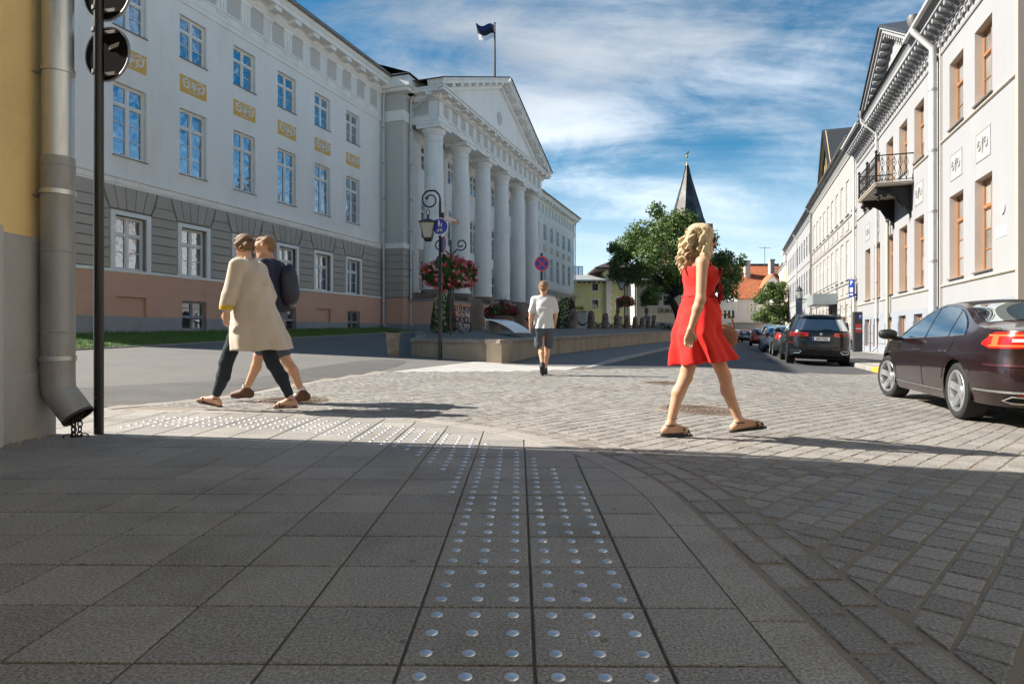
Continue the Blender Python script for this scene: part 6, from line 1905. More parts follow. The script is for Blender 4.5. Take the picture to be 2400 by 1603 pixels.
class Car:
    def __init__(s, root, P):
        s.root = root; s.P = P
        s.L, s.Wd = P['L'], P['W']
        s.zt = smooth_tab(sorted(P['zt'])); s.w = smooth_tab(sorted(P['w']), 40)
        s.Er, s.Ef = smooth_tab(sorted(P['Er']), 40), smooth_tab(sorted(P['Ef']), 40)
        s.nr, s.nf = P.get('nr', 7.0), P.get('nf', 5.0)

    def plan(s, q):
        n = s.nf if q > 0 else s.nr
        return max(0.0, 1 - abs(q) ** n) ** (1 / n)

    def inv(s, p, rear=True):
        n = s.nr if rear else s.nf
        v = max(0.0, 1 - abs(p) ** n) ** (1 / n)
        return -v if rear else v

    def pt(s, q, z, side=1, off=0.0):
        E = interp(s.Ef if q > 0 else s.Er, z) * s.L / 2
        p = s.plan(q); y = p * s.Wd / 2 * interp(s.w, z)
        x = q * E
        if off:
            n = s.nf if q > 0 else s.nr
            gx = (abs(q) ** (n - 1)) * (1 if q > 0 else -1) / E; gy = p ** (n - 1) / (s.Wd / 2)
            l_ = math.hypot(gx, gy); x += off * gx / l_; y += off * gy / l_
        return (x, side * y, z)

    def top(s, q): return interp(s.zt, q * s.L / 2)
    def crown(s, q): return 0.055 * min(1, s.plan(q) + 0.1)
    def edge(s, q): return s.top(q) - s.crown(q)

    def cap(s, q, k, side=1, off=0.0):
        z = s.edge(q); x, y, _ = s.pt(q, z, side)
        return (x, y * k, z + s.crown(q) * (1 - k ** 2.2) + off)

    def body(s, mpaint):
        P = s.P
        qs = sorted(set([round(-1 + 2 * i / 150, 5) for i in range(151)] + [s.inv(p / 14, True) for p in range(0, 15)] + [s.inv(p / 14, False) for p in range(0, 15)]))
        NZ, NC = 15, 7
        mb = MB(); rows = []
        for q in qs:
            zl = interp(P['sill'], q * s.L / 2)
            x = q * s.L / 2
            for xw in P['axles']:
                d = abs(x - xw)
                if d < P['arch']: zl = max(zl, P['wr'] + math.sqrt(P['arch'] ** 2 - d * d))
            ze = s.edge(q); zl = min(zl, ze - 0.05)
            row = []
            for side in (1, -1):
                r_ = [s.pt(q, zl + (ze - zl) * i / NZ, side) for i in range(NZ + 1)] + [s.cap(q, 1 - i / NC, side) for i in range(1, NC + (1 if side == 1 else 0))]
                row.append(r_)
            full = row[0] + row[1][::-1]
            rows.append(full)
        n = len(rows[0])
        for r_ in rows: mb.v += r_
        for i in range(len(rows) - 1):
            for j in range(n - 1): mb.f.append((i * n + j, (i + 1) * n + j, (i + 1) * n + j + 1, i * n + j + 1))
        o = mb.build('body', mpaint, s.root, smooth=True, fix=True, angle=40)
        return o

    def patch(s, name, m, qs, zl, zh, side=1, off=0.004, nz=5, parent=None):
        mb = MB(); n = nz + 1
        for i, q in enumerate(qs):
            a, b = zl[i] if isinstance(zl, list) else zl, zh[i] if isinstance(zh, list) else zh
            mb.v += [s.pt(q, a + (b - a) * k / nz, side, off) for k in range(n)]
        for i in range(len(qs) - 1):
            for k in range(nz): mb.f.append((i * n + k, (i + 1) * n + k, (i + 1) * n + k + 1, i * n + k + 1))
        return mb.build(name, m, parent or s.root, smooth=True, fix=False, angle=60)

    def cap_patch(s, name, m, q0, q1, k, off=0.005, nq=14, nk=12, k1=None):
        mb = MB()
        for i in range(nq + 1):
            q = q0 + (q1 - q0) * i / nq; kk = k + ((k1 or k) - k) * i / nq
            for j in range(-nk, nk + 1):
                t = kk * j / nk; mb.v.append(s.cap(q, abs(t), 1 if t >= 0 else -1, off))
        n = 2 * nk + 1
        for i in range(nq):
            for j in range(n - 1): mb.f.append((i * n + j, (i + 1) * n + j, (i + 1) * n + j + 1, i * n + j + 1))
        return mb.build(name, m, s.root, smooth=True, fix=False, angle=60)

    def line(s, name, m, pts, side, r=0.003, off=0.002, parent=None):
        mb = MB(); mb.tube([s.pt(x / (s.L / 2), z, side, off) for x, z in pts], r, 5); return mb.build(name, m, parent or s.root, smooth=True)

    def rest(s):
        P = s.P; hw = s.Wd / 2
        mb = MB(); mb.box(-s.L / 2 + 0.25, s.L / 2 - 0.25, -hw + 0.28, hw - 0.28, 0.20, 0.55); mb.box(-s.L / 2 + 0.6, s.L / 2 - 0.6, -hw + 0.1, hw - 0.1, 0.24, 0.5) if False else None
        mb.build('underbody', M_WELL, s.root)
        for xw in P['axles']:
            for side in (1, -1):
                mb = MB(); mb.lathe([(P['arch'] + 0.004, side * (hw - 0.035)), (P['arch'] + 0.004, side * (hw - 0.42)), (0, side * (hw - 0.42))], 24, (xw, 0, P['wr']), 'y', -0.2, PI + 0.2); mb.build('wheel_well', M_WELL, s.root, smooth=True)

    def side_windows(s, segs, chrome=None, zoff=0.035, belt=None):
        """segs: list of (x0,x1) front to back; the outline follows belt and roof edge"""
        for side in (1, -1):
            for (x0, x1, cut0, cut1) in segs:
                qs = [(x0 + (x1 - x0) * i / 12) / (s.L / 2) for i in range(13)]
                zl = [interp(belt, q * s.L / 2) for q in qs]; zh = [max(zl[i] + 0.004, s.edge(q) - zoff) for i, q in enumerate(qs)]
                if cut1 is not None:
                    for i in range(13):
                        t = i / 12
                        zh[i] = min(zh[i], cut1(t, zl[i]))
                w_ = s.patch('side_window', M_CGLASS, qs, zl, zh, side)
                if chrome:
                    mb = MB(); mb.tube([s.pt(q, z, side, 0.006) for q, z in zip(qs, zh)], 0.007, 5); mb.tube([s.pt(q, z, side, 0.006) for q, z in zip(qs, zl)], 0.006, 5); mb.build('window_trim', chrome, w_, smooth=True)

    def wheel(s, xw, side, r, wd, rim_m, style=5, steer=0.0):
        hw = s.Wd / 2
        t_ = link('wheel', None, s.root, (xw, side * (hw - 0.015 - wd / 2), r), (0, 0, steer))
        rr = r * 0.735
        mb = MB(); h = wd / 2
        mb.lathe([(rr, -h * .92), (r * .9, -h), (r * .975, -h * .86), (r, -h * .62), (r, -h * .3), (r * .992, -h * .29), (r * .992, -h * .22), (r, -h * .21), (r, h * .21), (r * .992, h * .22), (r * .992, h * .29), (r, h * .3), (r, h * .62), (r * .975, h * .86), (r * .9, h), (rr, h * .92)], 56, axis='y'); mb.build('tyre', M_TYRE, t_, smooth=True, angle=25)
        mb = MB(); o = side * h
        mb.lathe([(rr + .004, o * .9), (rr - .008, o * .97), (rr - .022, o * .93), (rr - .03, o * .6), (rr - .045, -o * .9)], 48, axis='y')
        rim = mb.build('rim', rim_m, t_, smooth=True, angle=30)
        n = style
        for k in range(n):
            for d in ((-1, 1) if style == 5 else (0,)):
                a = 2 * PI * k / n + PI / 2
                u_ = Vector((math.cos(a), 0, math.sin(a))); v_ = Vector((-math.sin(a), 0, math.cos(a)))
                a_, b_ = u_ * 0.05 + v_ * d * 0.012, u_ * (rr - .018) + v_ * d * (rr * 0.10)
                mb = MB(); wa, wb = 0.026, 0.020
                vs = []
                for (c, w2, dep) in ((a_, wa, 0.55), ((a_ + b_) / 2, wa * .9, 0.66), (b_, wb, 0.9)):
                    for (e, f_) in ((-1, 0), (1, 0), (1, -0.3), (-1, -0.3)): vs.append(tuple(c + v_ * e * w2 + Vector((0, o * (dep + f_), 0))))
                fs = []
                for i in range(2):
                    for j in range(4): fs.append((i * 4 + j, i * 4 + (j + 1) % 4, i * 4 + 4 + (j + 1) % 4, i * 4 + 4 + j))
                mb.add(vs, fs + [(0, 1, 2, 3), (8, 9, 10, 11)]); mb.build('spoke', rim_m, t_)
        mb = MB(); mb.lathe([(0.075, o * .3), (0.075, o * .5), (0.06, o * .62), (0.03, o * .64), (0, o * .64)], 20, axis='y'); mb.build('hub', rim_m, t_, smooth=True)
        mb = MB(); mb.lathe([(0.0, -o * .2), (rr * .62, -o * .2), (rr * .62, -o * .1), (0, -o * .1)], 28, axis='y'); mb.build('brake_disc', M_RIMD, t_)
        return t_

    def mirror(s, x, z, m):
        for side in (1, -1):
            b = s.pt(x / (s.L / 2), z, side); mb = MB()
            c = (b[0] - 0.02, b[1] + side * 0.19, b[2] + 0.075)
            prof = [(0.001, -0.125)] + [(0.075 * math.sin(PI * k / 8) ** 0.6, -0.125 * math.cos(PI * k / 8)) for k in range(1, 8)] + [(0.001, 0.125)]
            mb.lathe([(r_ * 1.05, h) for r_, h in prof], 14, c, 'y'); mb.tube([(b[0], b[1] - side * .02, b[2]), (c[0] + .02, c[1] - side * .06, c[2] - .05)], [0.03, 0.035], 8)
            mb.build('mirror', m, s.root, smooth=True)


def place_car(name, lab, u=None, v=None, xy=None, heading=None, group=None):
    x, y = xy if xy else W(u, v)
    hd = STREET_ROT if heading is None else heading
    e = 1.4; c, s_ = math.cos(hd), math.sin(hd)
    zf, zr2 = g(x + c * e, y + s_ * e), g(x - c * e, y - s_ * e); zl2, zr3 = g(x - s_ * .8, y + c * .8), g(x + s_ * .8, y - c * .8)
    t_ = thing(name, lab, 'car', (x, y, (zf + zr2 + zl2 + zr3) / 4), 0, group)
    t_.rotation_mode = 'XYZ'
    t_.rotation_euler = (math.atan2(zl2 - zr3, 1.6), -math.atan2(zf - zr2, 2 * e), hd)
    return t_


# --- maroon saloon, near right
MAROON = paint('maroon_paint', (0.018, 0.005, 0.006), 0.4)
PS = dict(L=4.77, W=1.83, axles=(1.47, -1.32), arch=0.375, wr=0.335,
          zt=[(2.40, .70), (2.25, .80), (1.9, .90), (1.3, .985), (.95, 1.03), (.55, 1.22), (.1, 1.40), (-.3, 1.462), (-.7, 1.452), (-1.05, 1.385), (-1.45, 1.235), (-1.72, 1.145), (-2.0, 1.12), (-2.3, 1.10), (-2.4, 1.07)],
          w=[(.15, .90), (.26, .945), (.40, .985), (.60, 1.0), (.74, .995), (.80, .975), (.92, .955), (1.0, .93), (1.15, .85), (1.35, .735), (1.47, .66)],
          Er=[(.15, .92), (.28, .965), (.36, .99), (.5, 1.0), (.66, .995), (.74, .98), (.95, .985), (1.05, .975), (1.5, .97)], Ef=[(.15, .93), (.35, .995), (.6, 1.0), (.8, .96), (1.5, .95)],
          sill=[(-2.4, .30), (-1.7, .22), (1.8, .20), (2.4, .24)], nr=7, nf=4.5)
pcar = place_car('maroon_saloon', 'dark maroon saloon car with silver five spoke wheels at the right edge', xy=(6.50, 8.62), heading=R(74.3))
pc_ = Car(pcar, PS)
pbody = pc_.body(MAROON); pc_.rest()
belt = [(-1.8, 1.02), (-1.0, .985), (0, .965), (.9, .945), (1.1, .95)]
pc_.side_windows([(0.98, -0.17, None, None), (-0.24, -0.98, None, None), (-1.03, -1.46, None, lambda t, zl: zl + 0.30 * max(0, 1 - t) ** 0.55 + 0.012)], M_CHROME, 0.03, belt)
pc_.cap_patch('windscreen', M_CGLASS, 0.93 / 2.385, 0.16 / 2.385, 0.93, k1=0.93)
pc_.cap_patch('rear_window', M_CGLASS, -0.98 / 2.385, -1.62 / 2.385, 0.90, k1=0.86)
pc_.cap_patch('roof_glass', M_BLK, 0.1 / 2.385, -0.90 / 2.385, 0.86, off=0.003)
for side in (1, -1):
    for x in (0.96, -0.20, -1.02):
        top_z = interp(belt, x) ; pts = [(x + (0.02 if x > -1 else 0.22 * max(0, (0.75 - z) / 0.4)), z) for z in lin(0.27, top_z, 9)] if x > -1 else [(-0.88 - 0.02 * k - (0.16 if k > 5 else 0.02 * k), z) for k, z in enumerate(lin(0.45, 1.0, 8))]
        pc_.line('door_gap', M_BLK, pts, side)
    pc_.line('waist_crease', M_BLK, [(x, .775 + 0.02 * (1.2 - x) / 3) for x in lin(1.2, -2.1, 20)], side, r=0.0022, off=0.0)
    for x in (-0.02, -1.0):
        mb = MB(); p = pc_.pt(x / 2.385, 0.80, side, 0.018); p2 = pc_.pt((x + 0.2) / 2.385, 0.80, side, 0.018)
        mb.tube([pc_.pt((x + 0.23) / 2.385, 0.80, side, 0.0), p2, tuple((Vector(p) + Vector(p2)) / 2 + Vector((0, side * .006, 0))), p, pc_.pt((x - 0.03) / 2.385, 0.80, side, 0.0)], [0.008, 0.014, 0.015, 0.014, 0.008], 8); mb.build('door_handle', MAROON, pcar, smooth=True)
    pc_.patch('sill_chrome', M_CHROME, [x / 2.385 for x in lin(1.06, -0.9, 20)], 0.300, 0.318, side, 0.006, 2)
    pc_.patch('sill_trim', MAROON, [x / 2.385 for x in lin(1.06, -0.9, 20)], 0.20, 0.295, side, 0.004, 2)
# rear lamps wrap round the corner
def corner_q(car, x_side, p_rear, n=26):
    a = x_side / (car.L / 2); ps = []
    p0 = car.plan(a)
    return [a + (car.inv(0.93) - a) * i / 8 for i in range(8)] + [car.inv(0.93 + (p_rear - 0.93) * i / (n - 8)) for i in range(n - 7)]
for side in (1, -1):
    q = corner_q(pc_, -1.92, 0.42); m_ = len(q)
    o = pc_.patch('rear_lamp', M_TAIL, q, [.90 - .0 * 0 - 0.045 * min(1, i / 7) for i in range(m_)], [.905 + 0.125 * min(1, (i + 1) / 9) for i in range(m_)], side, 0.008)
    pc_.patch('lamp_light', M_TAILL, q[5:18], .985, 1.005, side, 0.012, 2, o); pc_.patch('lamp_light', M_TAILL, q[6:18], .875, .892, side, 0.012, 2, o); pc_.patch('lamp_light', M_TAILL, q[8:10], .89, .99, side, 0.012, 2, o)
    pc_.patch('reversing_lamp', M_CLEAR, q[12:20], .925, .955, side, 0.012, 2, o)
    q2 = corner_q(pc_, -1.78, 0.0, 30)
    pc_.patch('bumper_chrome', M_CHROME, q2, .385, .41, side, 0.008, 2)
    pc_.patch('bumper_skirt', MAROON, q2, .24, .375, side, 0.005, 3)
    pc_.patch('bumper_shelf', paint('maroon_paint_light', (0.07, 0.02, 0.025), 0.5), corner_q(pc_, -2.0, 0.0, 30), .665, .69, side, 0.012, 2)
    pc_.patch('reflector', M_TAIL, q2[12:24], .345, .372, side, 0.010, 2)
    qe = [pc_.inv(p) for p in lin(0.86, 0.60, 8)]
    mb = MB(); loop = [pc_.pt(q_, z, side, 0.018) for q_, z in [(qe[0], .31), (qe[2], .355), (qe[5], .355), (qe[7], .31), (qe[5], .285), (qe[2], .285)]]; mb.tube(loop, 0.012, 6, closed=True); mb.build('exhaust_trim', M_CHROME, pcar, smooth=True)
    pc_.patch('exhaust_opening', M_WELL, qe, .29, .35, side, 0.012, 2)
    pc_.patch('headlamp', M_CLEAR, [x / 2.385 for x in lin(1.95, 2.25, 8)], .62, .74, side, 0.006)
pc_.patch('number_plate', M_FRAME, [pc_.inv(p) for p in lin(0.28, 0.0, 6)], .74, .84, 1, 0.012, 2); pc_.patch('number_plate', M_FRAME, [pc_.inv(p) for p in lin(0.28, 0.0, 6)], .74, .84, -1, 0.012, 2)
pc_.mirror(0.86, 0.93, M_BLK)
for xw in PS['axles']:
    for side in (1, -1): pc_.wheel(xw, side, 0.335, 0.245, M_RIM, 5, R(10) if xw > 0 else 0)

# --- black SUV
BLACKP = paint('black_car_paint', (0.003, 0.004, 0.006), 0.0, 0.55)
SV = dict(L=4.92, W=2.0, axles=(1.60, -1.38), arch=0.43, wr=0.385,
          zt=[(2.46, .90), (2.3, 1.02), (1.9, 1.10), (1.1, 1.19), (.8, 1.26), (.2, 1.60), (-.1, 1.71), (-.5, 1.755), (-1.4, 1.745), (-2.0, 1.715), (-2.46, 1.69)],
          w=[(.2, .90), (.32, .95), (.5, .985), (.8, 1.0), (.98, .985), (1.08, .965), (1.15, .945), (1.3, .87), (1.5, .78), (1.68, .70), (1.75, .66)],
          Er=[(.2, .93), (.35, .975), (.5, 1.0), (.75, .995), (.8, .985), (1.1, .975), (1.2, .955), (1.45, .90), (1.65, .855), (1.75, .83)], Ef=[(.2, .93), (.4, 1.0), (.8, 1.0), (1.0, .97), (1.8, .95)],
          sill=[(-2.46, .34), (-1.9, .28), (1.9, .27), (2.46, .3)], nr=6.5, nf=4.5)
bcar = place_car('black_suv', 'black SUV with number plate 644 PSD parked at the right kerb', 25.75, 2.70)
bc = Car(bcar, SV); bc.body(BLACKP); bc.rest()
belt2 = [(-2.4, 1.18), (-1, 1.14), (0, 1.11), (1.1, 1.09)]
bc.side_windows([(0.95, -0.05, None, None), (-0.14, -1.05, None, None), (-1.12, -1.85, None, None)], M_BLK, 0.05, belt2)
bc.cap_patch('windscreen', M_CGLASS, 0.95 / 2.46, 0.1 / 2.46, 0.92)
for side in (1, -1):
    ps = lin(0.86, 0.0, 14)
    bc.patch('rear_window', M_CGLASS, [bc.inv(p) for p in ps], [1.17 + .0 * p for p in ps], [1.545 + .035 * (1 - p) for p in ps], side, 0.006)
    o = bc.patch('rear_spoiler', BLACKP, [bc.inv(p) for p in lin(0.88, 0.0, 14)], 1.60, 1.675, side, 0.06, 3)
    q = corner_q(bc, -2.0, 0.40); m_ = len(q)
    o = bc.patch('rear_lamp', M_TAILD, q, .955, [1.10 - 0.02 * max(0, (i - 18)) / 8 for i in range(m_)], side, 0.010)
    bc.patch('lamp_strip', M_TAIL, q[4:], 1.06, 1.085, side, 0.014, 2, o); bc.patch('lamp_strip', M_TAIL, q[22:], .965, 1.07, side, 0.014, 2, o); bc.patch('lamp_strip', M_TAIL, q[3:14], .965, .985, side, 0.014, 2, o)
    qb = corner_q(bc, -2.05, 0.0, 30)
    bc.patch('bumper_lower', M_BLK, qb, .33, .52, side, 0.006, 3)
    bc.patch('bumper_line', paint('black_gloss_light', (0.03, 0.035, 0.04), 0.5), qb, .535, .55, side, 0.010, 2)
    bc.patch('reflector', M_TAILD, [bc.inv(p) for p in lin(0.95, 0.82, 6)], .73, .765, side, 0.010, 2)
    qe = [bc.inv(p) for p in lin(0.86, 0.56, 8)]
    mb = MB(); loop = [bc.pt(q_, z, side, 0.02) for q_, z in [(qe[0], .47), (qe[1], .49), (qe[6], .49), (qe[7], .47), (qe[5], .40), (qe[1], .40)]]; mb.tube(loop, 0.014, 6, closed=True); mb.build('exhaust_trim', M_CHROME, bcar, smooth=True)
    for x in (0.95, -0.1, -1.15): bc.line('door_gap', M_WELL, [(x, z) for z in lin(0.45 if x > -1 else .85, 1.1, 8)], side)
    mb = MB(); mb.tube([bc.cap(q_, 0.93, side, 0.05 if 0 < i < 8 else 0.0) for i, q_ in enumerate(lin(0.0, -0.78, 8))], 0.016, 6); mb.build('roof_rail', M_BLK, bcar, smooth=True)
xr = -bc.pt(bc.inv(0), 0.90)[0]
def rear_plate(car_root, car, z, s_, label=None):
    xq = car.pt(car.inv(0), z)[0] - 0.014
    mb = MB(); mb.box(xq - 0.006, xq, -0.26, 0.26, z - 0.057, z + 0.057); pl = mb.build('number_plate', mat('plate_white', (0.75, 0.75, 0.73), 0.4, 0.02), car_root)
    if s_:
        pl['label'] = 'white number plate reading ' + s_
        mb = MB(); mb.box(xq - 0.0085, xq - 0.0062, 0.215, 0.258, z - 0.055, z + 0.055); mb.build('plate_band', mat('plate_blue', (0.01, 0.06, 0.35), 0.4, 0), pl)
        link('plate_text', text_mesh(s_, 0.105, 0.0005, M_BLK, 'CENTER', 0.0015), pl, (xq - 0.0078, -0.02, z), (R(90), 0, -PI / 2))
    return xq
xq = rear_plate(bcar, bc, 0.89, '644 PSD')
mb = MB(); mb.lathe([(0.0, -0.012), (0.034, -0.012), (0.042, -0.008), (0.042, 0)], 24, (bc.pt(bc.inv(0), 1.045)[0] - 0.003, 0, 1.045), 'x'); o = mb.build('emblem', mat('emblem_grey', (0.7, 0.71, 0.72), 0.25, 0, metal=0.6), bcar, smooth=True)
mb = MB()
for a0 in (0, PI): mb.lathe([(0.0, -0.0135), (0.027, -0.0135)], 6, (bc.pt(bc.inv(0), 1.045)[0] - 0.003, 0, 1.045), 'x', a0, a0 + PI / 2)
mb.build('emblem_quarter', mat('emblem_blue', (0.02, 0.12, 0.5), 0.3, 0), o)
link('model_badge', text_mesh('X5', 0.075, 0.003, M_CHROME), bcar, (bc.pt(bc.inv(0.6), 0.83)[0] - 0.012, 0.56, 0.83), (R(90), 0, -PI / 2))
mb = MB(); mb.tube([(bc.pt(bc.inv(0), 1.19)[0] - .02, 0, 1.19), (bc.pt(bc.inv(0.3), 1.21)[0] - .02, -0.32, 1.215)], [0.016, 0.01], 6); mb.build('rear_wiper', M_BLK, bcar)
bc.mirror(0.88, 1.10, BLACKP)
for xw in SV['axles']:
    for side in (1, -1): bc.wheel(xw, side, 0.385, 0.28, M_RIMD, 5)

# --- other parked cars, estate and hatchback shapes
ES = dict(L=4.5, W=1.80, axles=(1.38, -1.25), arch=0.36, wr=0.32,
          zt=[(2.25, .72), (2.05, .84), (1.3, .97), (.95, 1.03), (.2, 1.38), (-.3, 1.46), (-1.2, 1.45), (-1.8, 1.40), (-2.25, 1.36)],
          w=[(.18, .91), (.3, .96), (.6, 1.0), (.8, .98), (.95, .95), (1.15, .86), (1.38, .74), (1.46, .68)],
          Er=[(.2, .94), (.45, 1.0), (.7, .995), (.95, .97), (1.15, .91), (1.38, .83), (1.46, .80)], Ef=[(.2, .94), (.4, 1.0), (.7, .99), (1.5, .95)],
          sill=[(-2.25, .28), (2.25, .24)], nr=6, nf=4.2)


def parked(name, lab, u, v, pm, lamp=None, hscale=1.0):
    root = place_car(name, lab, u, v, group='cars parked along the right kerb')
    root.scale = (1, 1, hscale)
    c = Car(root, ES); c.body(pm); c.rest()
    bt = [(-2.2, 1.0), (0, .97), (1.1, .95)]
    c.side_windows([(0.95, -0.05, None, None), (-0.12, -0.95, None, None), (-1.0, -1.65, None, None)], None, 0.04, bt)
    c.cap_patch('windscreen', M_CGLASS, 0.95 / 2.25, 0.2 / 2.25, 0.92)
    for side in (1, -1):
        c.patch('rear_window', M_CGLASS, [c.inv(p) for p in lin(0.85, 0, 8)], 1.02, 1.33, side, 0.006)
        c.patch('rear_lamp', M_TAIL, corner_q(c, -1.95, 0.72), .80, 1.05, side, 0.010)
        c.patch('bumper_lower', M_BLK, corner_q(c, -1.9, 0.0, 20), .28, .42, side, 0.006, 2)
    rear_plate(root, c, 0.72, None)
    c.mirror(0.86, 0.94, M_BLK)
    for xw in ES['axles']:
        for side in (1, -1): c.wheel(xw, side, 0.32, 0.22, M_RIM, 7)
    return root


parked('grey_estate', 'dark grey car parked nose to tail in front of the black SUV', 33.0, 2.55, paint('dark_grey_paint', (0.035, 0.04, 0.045)))
parked('white_hatchback', 'silver white hatchback with red rear lamp, third car along the kerb', 39.2, 2.35, paint('silver_paint', (0.55, 0.57, 0.60)))
parked('blue_black_suv', 'tall blue black car behind the silver hatchback', 46.0, 2.5, paint('blue_black_paint', (0.015, 0.03, 0.05)), hscale=1.14)
parked('orange_red_car', 'orange red compact car parked far up the kerb', 57.5, 2.1, paint('orange_red_paint', (0.45, 0.05, 0.015)), hscale=1.05)
parked('dark_estate', 'dark estate car seen from behind at the end of the street', 79.0, -1.0 + 2.2, paint('slate_paint', (0.05, 0.055, 0.06)))
parked('silver_car', 'small silver car half hidden at the far end of the street', 86.0, 0.2, paint('pale_silver_paint', (0.5, 0.52, 0.54)))
# ------------------------------------------------------------------ people: bodies as one smooth surface grown over a posed skeleton
def smin(a, b, k):
    h = np.clip(0.5 + 0.5 * (b - a) / k, 0, 1)
    return b * (1 - h) + a * h - k * h * (1 - h)


class Field:
    def __init__(s, lo, hi, vox):
        s.lo = np.array(lo, float); s.vox = vox
        s.n = np.ceil((np.array(hi) - s.lo) / vox).astype(int) + 1
        s.d = np.full(s.n, 0.2, np.float32)

    def _win(s, lo, hi):
        a = np.maximum(0, np.floor((np.array(lo) - s.lo) / s.vox).astype(int)); b = np.minimum(s.n, np.ceil((np.array(hi) - s.lo) / s.vox).astype(int) + 1)
        if np.any(b <= a): return None
        sl_ = tuple(slice(a[i], b[i]) for i in range(3))
        ax = [s.lo[i] + s.vox * np.arange(a[i], b[i]) for i in range(3)]
        return sl_, ax[0][:, None, None], ax[1][None, :, None], ax[2][None, None, :]

    def cap(s, a, b, ra, rb, k=0.02, sub=False, sq=(1, 1, 1)):
        a, b = np.array(a, float), np.array(b, float); m = max(ra, rb) + 0.09
        w = s._win(np.minimum(a, b) - m, np.maximum(a, b) + m)
        if w is None: return s
        sl_, X, Y, Z = w
        ba = b - a; L2 = max(1e-9, (ba ** 2).sum())
        t = np.clip(((X - a[0]) * ba[0] + (Y - a[1]) * ba[1] + (Z - a[2]) * ba[2]) / L2, 0, 1)
        d = np.sqrt(((X - a[0] - t * ba[0]) / sq[0]) ** 2 + ((Y - a[1] - t * ba[1]) / sq[1]) ** 2 + ((Z - a[2] - t * ba[2]) / sq[2]) ** 2) - (ra + (rb - ra) * t)
        s.d[sl_] = smin(s.d[sl_], d.astype(np.float32), k) if not sub else np.maximum(s.d[sl_], -d)
        return s

    def ell(s, c, r, k=0.02):
        c, r = np.array(c, float), np.array(r, float); w = s._win(c - r - 0.08, c + r + 0.08)
        if w is None: return s
        sl_, X, Y, Z = w
        q = np.sqrt(((X - c[0]) / r[0]) ** 2 + ((Y - c[1]) / r[1]) ** 2 + ((Z - c[2]) / r[2]) ** 2)
        s.d[sl_] = smin(s.d[sl_], ((q - 1) * r.min()).astype(np.float32), k); return s

    def skirt(s, rows, folds=0, amp=0.0, k=0.03, phase=0.0, tilt=0.0):
        """rows: (z, cx, cy, rx, ry) from top to bottom; hem may tilt along x"""
        rows = sorted(rows); zs = np.array([r_[0] for r_ in rows])
        mx = max(r_[3] for r_ in rows) + 0.25
        w = s._win((-mx + min(r_[1] for r_ in rows), -mx, zs[0] - 0.12), (mx + max(r_[1] for r_ in rows), mx, zs[-1] + 0.08))
        sl_, X, Y, Z = w
        f = lambda i: np.interp(Z, zs, [r_[i] for r_ in rows])
        dx, dy = (X - f(1)), (Y - f(2)); ph = np.arctan2(dy, dx)
        t = np.clip((zs[-1] - Z) / (zs[-1] - zs[0]), 0, 1)
        rr = 1 + amp * t * np.sin(folds * ph + phase + 0.7 * np.sin(2 * ph)) + 0.5 * amp * t * np.sin((folds + 4) * ph + 1.3)
        q = np.sqrt((dx / (f(3) * rr)) ** 2 + (dy / (f(4) * rr)) ** 2)
        d = (q - 1) * np.minimum(f(3), f(4)); d = np.maximum(d, zs[0] + tilt * dx - Z); d = np.maximum(d, Z - zs[-1])
        s.d[sl_] = smin(s.d[sl_], d.astype(np.float32), k); return s

    def cut(s, n, off):
        """remove the side where n.p > off"""
        ax = [s.lo[i] + s.vox * np.arange(s.n[i]) for i in range(3)]
        s.d = np.maximum(s.d, (n[0] * ax[0][:, None, None] + n[1] * ax[1][None, :, None] + n[2] * ax[2][None, None, :] - off).astype(np.float32)); return s

    def ripple(s, amp, fx, fy, fz, ph=0.0):
        ax = [s.lo[i] + s.vox * np.arange(s.n[i]) for i in range(3)]
        X, Y, Z = ax[0][:, None, None], ax[1][None, :, None], ax[2][None, None, :]
        s.d = s.d + (amp * (np.sin(fx * X + 2.1 * np.sin(fz * 0.5 * Z) + ph) * np.sin(fz * Z + 1.7 * np.sin(fy * Y)) + 0.5 * np.sin(fy * Y * 1.7 + fx * X * 1.3 + fz * 1.9 * Z))).astype(np.float32); return s

    def mesh(s, name, m):
        d = s.d; neg = d < 0
        nx, ny, nz = d.shape
        cs = [(0, 0, 0), (1, 0, 0), (0, 1, 0), (1, 1, 0), (0, 0, 1), (1, 0, 1), (0, 1, 1), (1, 1, 1)]
        v = [d[c[0]:nx - 1 + c[0], c[1]:ny - 1 + c[1], c[2]:nz - 1 + c[2]] for c in cs]
        cnt = sum((x < 0).astype(np.int8) for x in v)
        act = (cnt > 0) & (cnt < 8)
        I = np.argwhere(act); vv = np.stack([x[act] for x in v], 1)
        pos = np.zeros((len(I), 3)); num = np.zeros(len(I))
        for a in range(8):
            for b in range(a + 1, 8):
                if sum(abs(cs[a][i] - cs[b][i]) for i in range(3)) != 1: continue
                va, vb = vv[:, a], vv[:, b]; cr = (va < 0) != (vb < 0)
                t = np.where(cr, va / np.where(cr, va - vb, 1), 0)
                p = np.array(cs[a])[None] + t[:, None] * (np.array(cs[b]) - np.array(cs[a]))[None]
                pos[cr] += p[cr]; num += cr
        P = (I + pos / num[:, None]) * s.vox + s.lo
        idx = np.full(act.shape, -1, np.int64); idx[act] = np.arange(len(I))
        faces = []
